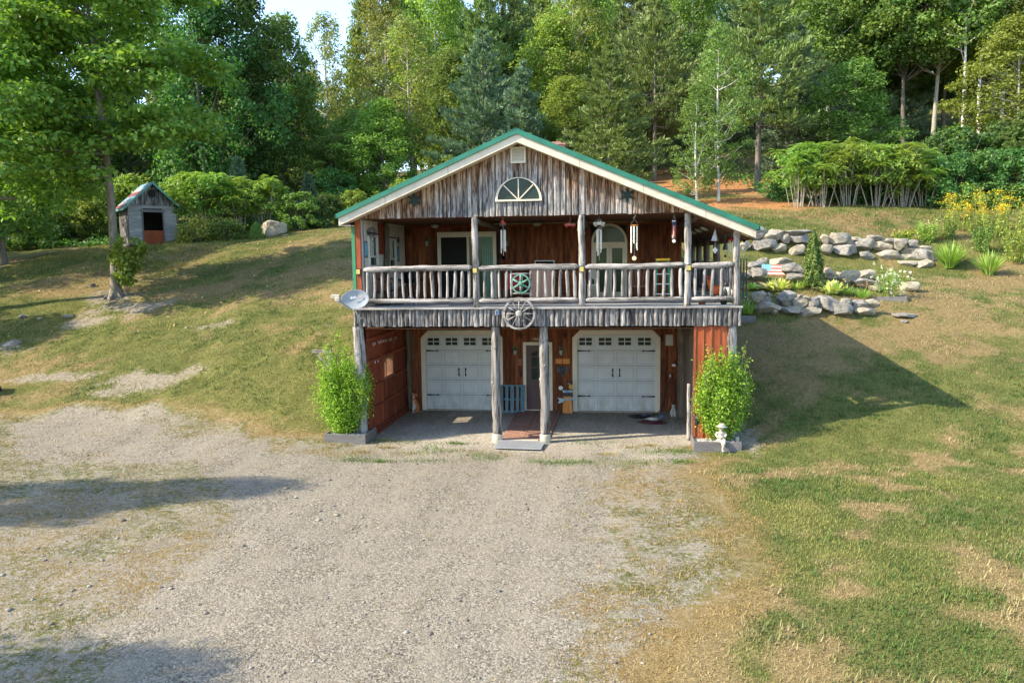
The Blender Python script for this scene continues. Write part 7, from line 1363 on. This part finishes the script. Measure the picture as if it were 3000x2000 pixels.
proto('pb0', pine(21, 12, 4.5), 'bark', 'nd_blue'); proto('pb1', pine(22, 12, 3.6), 'bark', 'nd_blue'); proto('pg0', pine(23, 12, 4.7), 'bark', 'nd_green'); proto('pg1', pine(24, 12, 4.5, .12), 'bark', 'nd_green'); proto('pt0', pine(26, 12, 4.9, .27, 17), 'bark', 'nd_green'); proto('ps0', pine(25, 4.5, 1.5, .03, 14, .26, 6), 'bark', 'nd_blue')
NOM = dict(md=(14, 8.6), mm=(14, 7.6), ml=(14, 7.8), mo=(14, 6.2), mt=(15, 7.6), bt=(15, 5.4), bi=(12, 4.8), pb=(12, 8.2), pg=(12, 8.6), pt=(12, 9.), ps=(4.5, 3.))
CAT = dict(md='maple_tree', mm='broadleaf_tree', ml='maple_tree', mo='poplar_tree', mt='forest_tree', bt='birch_tree', bi='birch_tree', pb='pine_tree', pg='pine_tree', pt='pine_tree', ps='young_pine')
def put_tree(kind, v, x, y, H, W, label, group=None, dz=0., rz=None):
    key = kind + str(v % (2 if kind + '1' in PROTO else 1)); h0, w0 = NOM[kind]; tm, cm = PROTO[key]
    r = thing(CAT[kind], label, 'tree', tuple(np.array(at(x, y)) + np.array([0, 0, dz])), random.uniform(0, 6.28) if rz is None else rz, group)
    s = H/h0; q = min(1.5*s, max(.6*s, W/w0)); r.scale = (q, q, s)
    for n, me in (('trunk', tm), ('crown', cm)): o = bpy.data.objects.new(n, me); COL.objects.link(o); o.parent = r
    return r
def forest():
    random.seed(31)
    L = ['dark leafy maple rising directly behind the shed', 'dark maple right of the shed, its top at the left side of the sky gap', 'mid-green tree at the right shoulder of the dark maples beside the sky gap', 'dark maple left of the shed behind the oak', 'dark maple in the upper left behind the oak branches', 'leafy tree at the left edge behind the oak', 'low dark maple under the sky gap', 'far rounded tree low in the sky gap', 'slender olive tree standing alone in the sky gap', 'tall far tree right of the sky gap', 'olive-tinted tree right of the sky gap', 'thin olive tree with pale trunk left of the roof peak', 'light green tree behind the thin olive tree', 'mid-sized green tree above the left roof slope', 'low green tree at the wood edge left of the roof', 'light green low tree at the left roof slope',
         'large blue-green pine just left of the roof ridge', 'smaller blue-green pine directly behind the roof ridge', 'tall pine far behind the blue-green pines', 'yellow-green maple above the roof ridge', 'distant tree at the top above the ridge', 'tall yellow-green maple right of the roof ridge', 'lower yellow-green maple between the two front pines', 'yellow-green pine with whorled boughs right of the chimney', 'tall pine behind the yellow-green front pine', 'tall pine behind the birch', 'leafy birch with white stems on the slope right of the roof', 'thin leaning birch just left of the leafy birch', 'broad pine with a bare lower trunk on the needle-covered slope', 'blue-green pine right of the broad pine', 'blue-green pine farther up behind the light green maple', 'rounded green tree above the left half of the sumac row', 'green tree high above the sumac row', 'dark tree high behind the sumac row', 'tall bare-trunked tree in the dark wood, leftmost of its row', 'tall bare-trunked tree in the dark wood beside the white birches', 'tall tree behind the white birches', 'tall white-stemmed birch in the dark wood, left one', 'tall white-stemmed birch in the dark wood, right one', 'tall tree at the upper right corner', 'light green tree at the right edge of the wood', 'low drooping pine at the right edge above the weeds', 'small green tree right of the sumac row', 'tall trunk tree behind the round green tree', 'tall tree behind the blue-green pines on the right', 'tall tree at the top above the leafy birch', 'far blue-green pine at the top right of centre', 'far pine at the top right of the roof ridge', 'green tree between the olive trees and the blue-green pine', 'small green tree behind the roof ridge']
    for i, ((x, y, k, h, w), l) in enumerate(zip(TREES, L)): put_tree(k, i, x, y, h, w, l, 'trees at the edge of the wood')
    # the wood behind, row on row up the hill
    n = 0
    for y, st, hh in ((50, 6.5, 13), (57, 7, 14), (66, 7, 16), (78, 8, 16), (92, 9, 16), (108, 10, 16)):
        x = -.62*y - 22
        while x < .56*y + 22:
            px = x + random.uniform(-1.6, 1.6); py = y + random.uniform(-3, 3); x += st
            ang = (px - 2.4)/(py + 20.4); gap = -.41 < ang < -.335
            if y < 60 and (4 < px < 14 or -24 < px < -12): continue
            H = hh*random.uniform(.85, 1.2)*(.62 if gap else (.9 if ang < -.41 else 1.2)); k = random.choice(('md', 'mm', 'ml', 'mt', 'pg', 'pb', 'mm', 'mo')) if px < 14 else random.choice(('md', 'mt', 'mt', 'mm', 'pb', 'md'))
            far = 'far up' if y > 80 else ('midway up' if y > 60 else 'low on')
            side = 'left of the roof ridge' if px < -3 else ('right of the leafy birch' if px > 12 else 'behind the house roof')
            kind = dict(md='dark leafy tree', mm='mid-green leafy tree', ml='light green leafy tree', mt='tall-stemmed tree', pg='yellow-green pine', pb='blue-green pine', mo='olive-green tree')[k]
            put_tree(k, n, px, py, H, random.uniform(7, 9.5), f'{kind} in the wood {far} the hill, {side}', f'{kind}s of the wood {far} the hill, {side}'); n += 1
    # trees left of the view that shade the lawn and the drive
    for x, y, k, h, w, l in ((-36, 14, 'md', 15, 9, 'tree just outside the left edge of the photo beyond the lawn'), (-33, 4.5, 'mm', 12, 7, 'tree outside the left edge whose shade falls on the left lawn'), (-44, 6, 'md', 16, 9, 'big tree outside the left edge whose shade falls across the left lawn'), (-21.0, -10.3, 'mm', 13., 3.6, 'slim tree outside the left edge whose long shadow crosses the drive'), (-24.0, -11.7, 'mm', 13.5, 4.4, 'tall tree outside the left edge whose shadow darkens the drive edge'), (-16., -16.9, 'mm', 10.8, 4.2, 'tree behind the viewpoint whose shadow falls on the near gravel'), (-48, 17, 'md', 17, 10, 'far tree outside the left edge above the shaded lawn'), (-31, 20, 'mm', 13, 8, 'tree at the left edge behind the bushes')):
        put_tree(k, n, x, y, h, w, l); n += 1
forest()
def oak(name, seed, x, y, H, label, boughs, trunk_r, lean, size=.235):
    """near oak: trunk, long boughs that droop, layers of leaves along them"""
    g = np.random.default_rng(seed); random.seed(seed); t = thing(name, label, 'tree', at(x, y)); b = MB()
    tr = lambda q: Vector((lean[0]*q*H + .15*math.sin(q*6), lean[1]*q*H + .1*math.cos(q*5) - .1, H*q))
    b.tube([Vector((0, 0, -.4)), Vector((0, 0, .0)), Vector((0, 0, .35))] + [tr(q) for q in np.linspace(.06, .96, 14)], [trunk_r*2.4, trunk_r*2.0, trunk_r*1.3] + [trunk_r*(1.1 - 1.05*q) for q in np.linspace(.06, .96, 14)], 12, False, .05)
    for k in range(7): a = k*.9 + .3; b.tube([(0, 0, .3), (trunk_r*1.6*math.cos(a), trunk_r*1.6*math.sin(a), .10), (trunk_r*3.6*math.cos(a), trunk_r*3.6*math.sin(a), -.25)], [trunk_r*.6, trunk_r*.45, trunk_r*.15], 7, False, .08)
    cl = []
    for q, a, L, rise in boughs:
        p0 = tr(q); pts = [p0]; m = 7; d = Vector((math.cos(a), math.sin(a), 0)); s = Vector((-d.y, d.x, 0))
        for i in range(1, m+1):
            u = i/m; pts.append(p0 + d*L*u + s*math.sin(u*4+q*20)*.25 + Vector((0, 0, rise*L*(u - .75*u*u))))
        r0 = max(.04, trunk_r*.5*(1.15 - q)); b.tube(pts, [r0*(1 - .85*i/m) for i in range(m+1)], 7, False, .05)
        for i in range(2, m+1):
            for _ in range((5 if i > 3 else 3) if q > .385 else (2 if i > 2 else 1)):
                u = i/m; side = g.uniform(-1, 1); off = s*side*L*.3*(1.15 - .45*u) + d*g.uniform(-.6, .6) + Vector((0, 0, g.uniform(-.6, .6))); c = pts[i] + off
                if g.random() < .6: b.tube([pts[i-1], pts[i-1].lerp(c, .6) + Vector((0, 0, .12)), c], [.03*(1.2-u), .014, .006], 4, False)
                cl.append((np.array(c), g.uniform(.6, 1.15)))
    P_(t, 'trunk', b, 'bark_oak', True); V, F = crown_cards(cl, 78, size, .34, 1.0, .68); np_mesh('crown', V, F, M['lf_oak'], t); return t
def near_trees():
    g = np.random.default_rng(3)
    B = [(q, a + g.uniform(-.25, .25), L*g.uniform(.85, 1.1), rise) for q, a, L, rise in ((.31, 2.7, 4.6, -.10), (.33, -2.2, 4.2, -.2), (.36, -1.5, 4.2, -.1), (.37, 3.5, 4.8, .0), (.40, -.35, 4.6, .12), (.41, 2.9, 5.2, .42), (.44, -1.7, 4.0, .12), (.45, .9, 4.2, .2), (.50, 2.3, 4.6, .25), (.52, -.9, 4.6, .16), (.55, .2, 4.9, .3), (.58, 3.5, 5.0, .35), (.61, -1.9, 4.3, .3), (.64, 1.5, 4.3, .35), (.66, -.3, 4.8, .35), (.70, 2.6, 4.5, .5), (.72, -1.2, 4.2, .4), (.75, .6, 4.2, .5), (.79, 3.9, 4.0, .6), (.82, -.6, 3.8, .6), (.85, 1.9, 3.4, .7), (.88, -2.0, 3.2, .7), (.91, .2, 3., .8), (.95, 3., 2.6, .9), (.96, 5., 2.2, 1.))]
    oak('oak_tree', 5, -19.33, 12.13, 17., 'big leafy oak with a pale trunk on the left lawn in front of the shed', B, .19, (-.015, .0))
    B = [(q, a + g.uniform(-.25, .25), L*g.uniform(.85, 1.1), rise) for q, a, L, rise in ((.30, .2, 4.6, .0), (.34, -.9, 4.4, -.1), (.36, 1.1, 4., .0), (.42, .1, 5.4, .45), (.48, -1.0, 4.6, .2), (.5, 1.2, 4.6, .3), (.55, .5, 5.0, .3), (.6, -.5, 5.2, .35), (.64, 2.4, 4.4, .4), (.68, .2, 5., .4), (.73, -1.5, 4.4, .5), (.78, 1., 4.4, .5), (.84, 0, 4., .6), (.9, -2, 3.4, .7), (.94, 2., 3., .8))]
    oak('oak_tree', 9, -25.0, 10.6, 16., 'second oak at the left edge, only its trunk foot and long boughs in view', B, .24, (.0, .0))
    t = thing('sapling', 'leafy sapling growing from the foot of the oak trunk', 'sapling', at(-18.75, 12.0)); b = MB(); cl = []
    for k in range(6):
        a = k*1.05; tip = (.55*math.cos(a) + .25, .45*math.sin(a), 2.0 + .35*math.sin(k*2.)); b.tube([(0, 0, 0), (tip[0]*.5, tip[1]*.5, 1.1), tip], [.022, .015, .006], 5)
        cl += [(np.array([tip[0]*q + rng.normal(0, .12), tip[1]*q + rng.normal(0, .12), tip[2]*q**.8]), .30) for q in (.3, .45, .6, .72, .84, .95, 1.05)]
    cl += [(np.array([1.0, -.1, 2.15]), .3), (np.array([.8, .1, 2.0]), .3), (np.array([-.55, 0, 1.75]), .25)]
    P_(t, 'stem', b, 'bark'); V, F = crown_cards(cl, 60, .17, .7, .7, .65); np_mesh('foliage', V, F, M['lf_light'], t)
near_trees()
def bush_protos():
    def bush(seed, H, R, size, n, leaf):
        g = np.random.default_rng(seed); random.seed(seed); b = MB(); cl = []
        for k in range(9): a = k*.75; b.tube([(0, 0, -.2), (R*.4*math.cos(a), R*.4*math.sin(a), H*.45), (R*.75*math.cos(a), R*.75*math.sin(a), H*g.uniform(.6, .9))], [.03, .02, .008], 5, False)
        for k in range(n): a = g.uniform(0, 6.28); u = g.uniform(.05, 1); rr = R*math.sqrt(max(0, 1 - (u*.96)**2.2))*g.uniform(.3, 1)**.5; cl.append((np.array([rr*math.cos(a), rr*math.sin(a), H*u*.93]), g.uniform(.28, .5)))
        return b, crown_cards(cl, 75, size, .7)
    for i, lf in enumerate(('lf_mid', 'lf_dark', 'lf_light')): proto(f'bush{i}', bush(60+i, 3., 1.7, .17, 75, lf), 'bark', lf)
    for i, lf in enumerate(('lf_gold', 'lf_mid')): proto(f'weed{i}', bush(70+i, 1.3, 1.2, .12, 45, lf), 'bark', lf)
    for i in range(4):
        random.seed(80+i); g = np.random.default_rng(80+i); b = MB(); Vs, Fs, o = [], [], 0
        for k in range(16):
            a = g.uniform(0, 6.28); r = g.uniform(.1, 1.0); h = (g.uniform(.7, 3.4) if k > 4 else g.uniform(2.5, 3.4))*(1-.1*r); base = Vector((.5*r*math.cos(a), .5*r*math.sin(a), -.2)); top = Vector((1.35*r*math.cos(a), 1.35*r*math.sin(a), h)); md = base.lerp(top, .55) + Vector((g.uniform(-.12, .12), g.uniform(-.12, .12), .1))
            b.tube([base, md, top], [.024, .019, .010], 6, False); heads = [top]
            for _ in range(2 if h > 1.9 else 0): fk = md + Vector((g.uniform(-.7, .7), g.uniform(-.7, .7), g.uniform(.25, 1.3))); b.tube([md, md.lerp(fk, .5) + Vector((0, 0, -.05)), fk], [.022, .018, .01], 5, False); heads.append(fk)
            for hd in heads:
                for j in range(11):
                    az = j*2*PI/11 + g.uniform(-.25, .25); L = g.uniform(.45, .7); el = g.uniform(.1, 1.1); d = Vector((math.cos(az), math.sin(az), 0)); s = Vector((-d.y, d.x, 0))
                    for q in range(1, 10):
                        u = q/9; c = hd + d*L*u + Vector((0, 0, L*(el*u - .85*u*u)))
                        for sg in (-1, 1):
                            ll = .17*math.sin(PI*(.15 + .8*u)); tp = c + s*sg*ll + d*.05 + Vector((0, 0, -.05)); mdl = c.lerp(tp, .45); Vs += [c, mdl + d*.028 + Vector((0,0,.012)), tp, mdl - d*.028]; Fs.append((o, o+1, o+2, o+3)); o += 4
        cl = []
        for k in range(34): a = g.uniform(0, 6.28); u = g.uniform(.0, 1.); rr = 1.3*math.sqrt(max(.03, 1 - (abs(u-.42)/.62)**2))*g.uniform(.35, 1)**.5; cl.append((np.array([rr*math.cos(a), rr*math.sin(a), 1.15 + 1.85*u]), g.uniform(.28, .48)))
        V2, F2 = crown_cards(cl, 62, .19, .6, .6, .45); V1 = np.array([tuple(v) for v in Vs])
        proto(f'sumac{i}', (b, (np.concatenate([V1, V2]), np.concatenate([np.array(Fs), F2 + len(V1)]))), 'bark_pale', 'lf_sumac')
def shrubs():
    bush_protos(); random.seed(77)
    L = ['dark bush at the far left wood edge', 'bush second from the left at the wood edge', 'bush left of the oak trunk at the wood edge', 'bush between the oak trunk and the shed wall', 'tall bush behind the far left bushes', 'tall bush behind the shed on its left', 'sumac thicket just right of the shed', 'sumac second right of the shed', 'sumac below the young pine', 'sumac left of the big pale boulder', 'low weeds at the right foot of the shed', 'low flowering weeds between shed and big boulder', 'bush behind the big pale boulder', 'bush right of the big pale boulder', 'bush at the top of the lawn beside the roof corner', 'tall bush under the sky gap', 'tall bush left of the roof slope', 'bushy young pine above the sumac right of the shed', 'small young pine near the big boulder', 'leftmost sumac of the row above the rock walls', 'second sumac of the row above the rock walls', 'third sumac of the row above the rock walls', 'fourth sumac of the row above the rock walls', 'fifth sumac of the row above the rock walls', 'rightmost sumac of the row above the rock walls', 'bush right of the sumac row', 'bush behind the yellow flowers', 'bush at the right edge behind the yellow flowers', 'weeds left behind the yellow flowers', 'weeds right behind the yellow flowers', 'bush at the left end behind the sumac row', 'dark bush behind the second sumac of the row', 'dark bush behind the third sumac of the row', 'dark bush behind the fifth sumac of the row', 'low weeds at the crest left of the roof corner', 'bush hidden low behind the left roof slope', 'bush behind the middle of the left roof slope', 'bush behind the upper left roof slope', 'taller bush at the foot of the blue-green pine', 'bush hidden behind the roof ridge', 'bush under the tall pines behind the chimney', 'tall bush behind the right end of the sumac row', 'tall bush in front of the white birch stems', 'tall bush at the foot of the bare-trunked trees', 'tall bush behind the middle of the sumac row', 'tall bush at the right edge of the wood']
    NM = dict(bush=(3., 3.6, 3), weed=(1.3, 2.5, 2), sumac=(3.2, 2.9, 4), spine=(4.5, 3.0, 1))
    for i, ((k, x, y, h, w), l) in enumerate(zip(SHRUBS, L)):
        if k == 'spine': put_tree('ps', 0, x, y, h, w, l); continue
        h0, w0, nv = NM[k]; tm, cm = PROTO[f'{k}{(1 if (x > 11 and k == "bush") else i) % nv}']; r = thing({'bush': 'leafy_bush', 'weed': 'weed_clump', 'sumac': 'sumac_shrub'}[k], l, 'shrub', at(x, y), random.uniform(0, 6.28), {'sumac': 'sumacs', 'bush': 'bushes at the wood edge', 'weed': 'weeds at the wood edge'}[k]); q = w/w0*1.15; r.scale = (q, q, h/h0)
        for n, me in (('stem', tm), ('foliage', cm)): o = bpy.data.objects.new(n, me); COL.objects.link(o); o.parent = r
    t = thing('dwarf_conifer', 'dense round-topped dwarf conifer in front of the big pale boulder', 'conifer', at(-19.1, 25.9)); n = 1500; z = rng.uniform(0, 1, n)**.8; a = rng.uniform(0, 6.28, n); R = .46*np.sqrt(np.clip(1 - z**1.7, .02, 1))*rng.uniform(.7, 1.05, n); V, F = leaf_cards(np.stack([R*np.cos(a), R*np.sin(a), z*.98], 1), .10, np.stack([np.cos(a), np.sin(a), z], 1), .4); np_mesh('foliage', V, F, M['lf_mid'], t); b = MB(); b.tube([(0,0,-.1), (0,0,.6)], .04, 6); P_(t, 'trunk', b, 'bark')
    # undergrowth on the wood floor
    n = 60000; x = rng.uniform(-48, 40, n); y = 26 + 40*rng.random(n)**1.6; nn = fbm(x, y, 2.5, 3); lim = np.where(x < -4, 27.5 + 2.2*fbm(x, y*0, 3, 2) + np.clip(x+20, -14, 6)*.35, np.where(x < 11.5, 47 + x*0, 28.5)); ok = (y > lim) & (nn > .4); x, y = x[ok], y[ok]; m = len(x)
    Pc = np.stack([x, y, hz(x, y) + rng.uniform(.03, .75, m)*np.clip((y-lim[ok])/4, .25, 1)], 1); V, F = leaf_cards(Pc, .26, up=1.2); o = np_mesh('undergrowth', V, F, M['lf_dark']); tag(o, 'low leafy undergrowth covering the floor of the wood', 'undergrowth', kind='stuff')
    n = 1600; x = np.concatenate([rng.uniform(-30, -8, 1100), rng.uniform(5, 14, 500)]); y = np.concatenate([rng.uniform(6, 24, 1100), rng.uniform(26, 44, 500)]); p, q = fbm(x, y, 3., 3), None; ok = p > .45; x, y = x[ok], y[ok]; V, F = leaf_cards(np.stack([x, y, hz(x, y) + .05], 1), .11, up=2.); o = np_mesh('fallen_leaves', V, F, M['deadleaf']); tag(o, 'dry fallen leaves scattered on the lawn', 'leaves', kind='stuff')
M['deadleaf'] = leaf_mat('dead_leaves', [(0,(.3,.17,.06)), (.6,(.42,.3,.13)), (1,(.5,.42,.25))], .1)
shrubs()
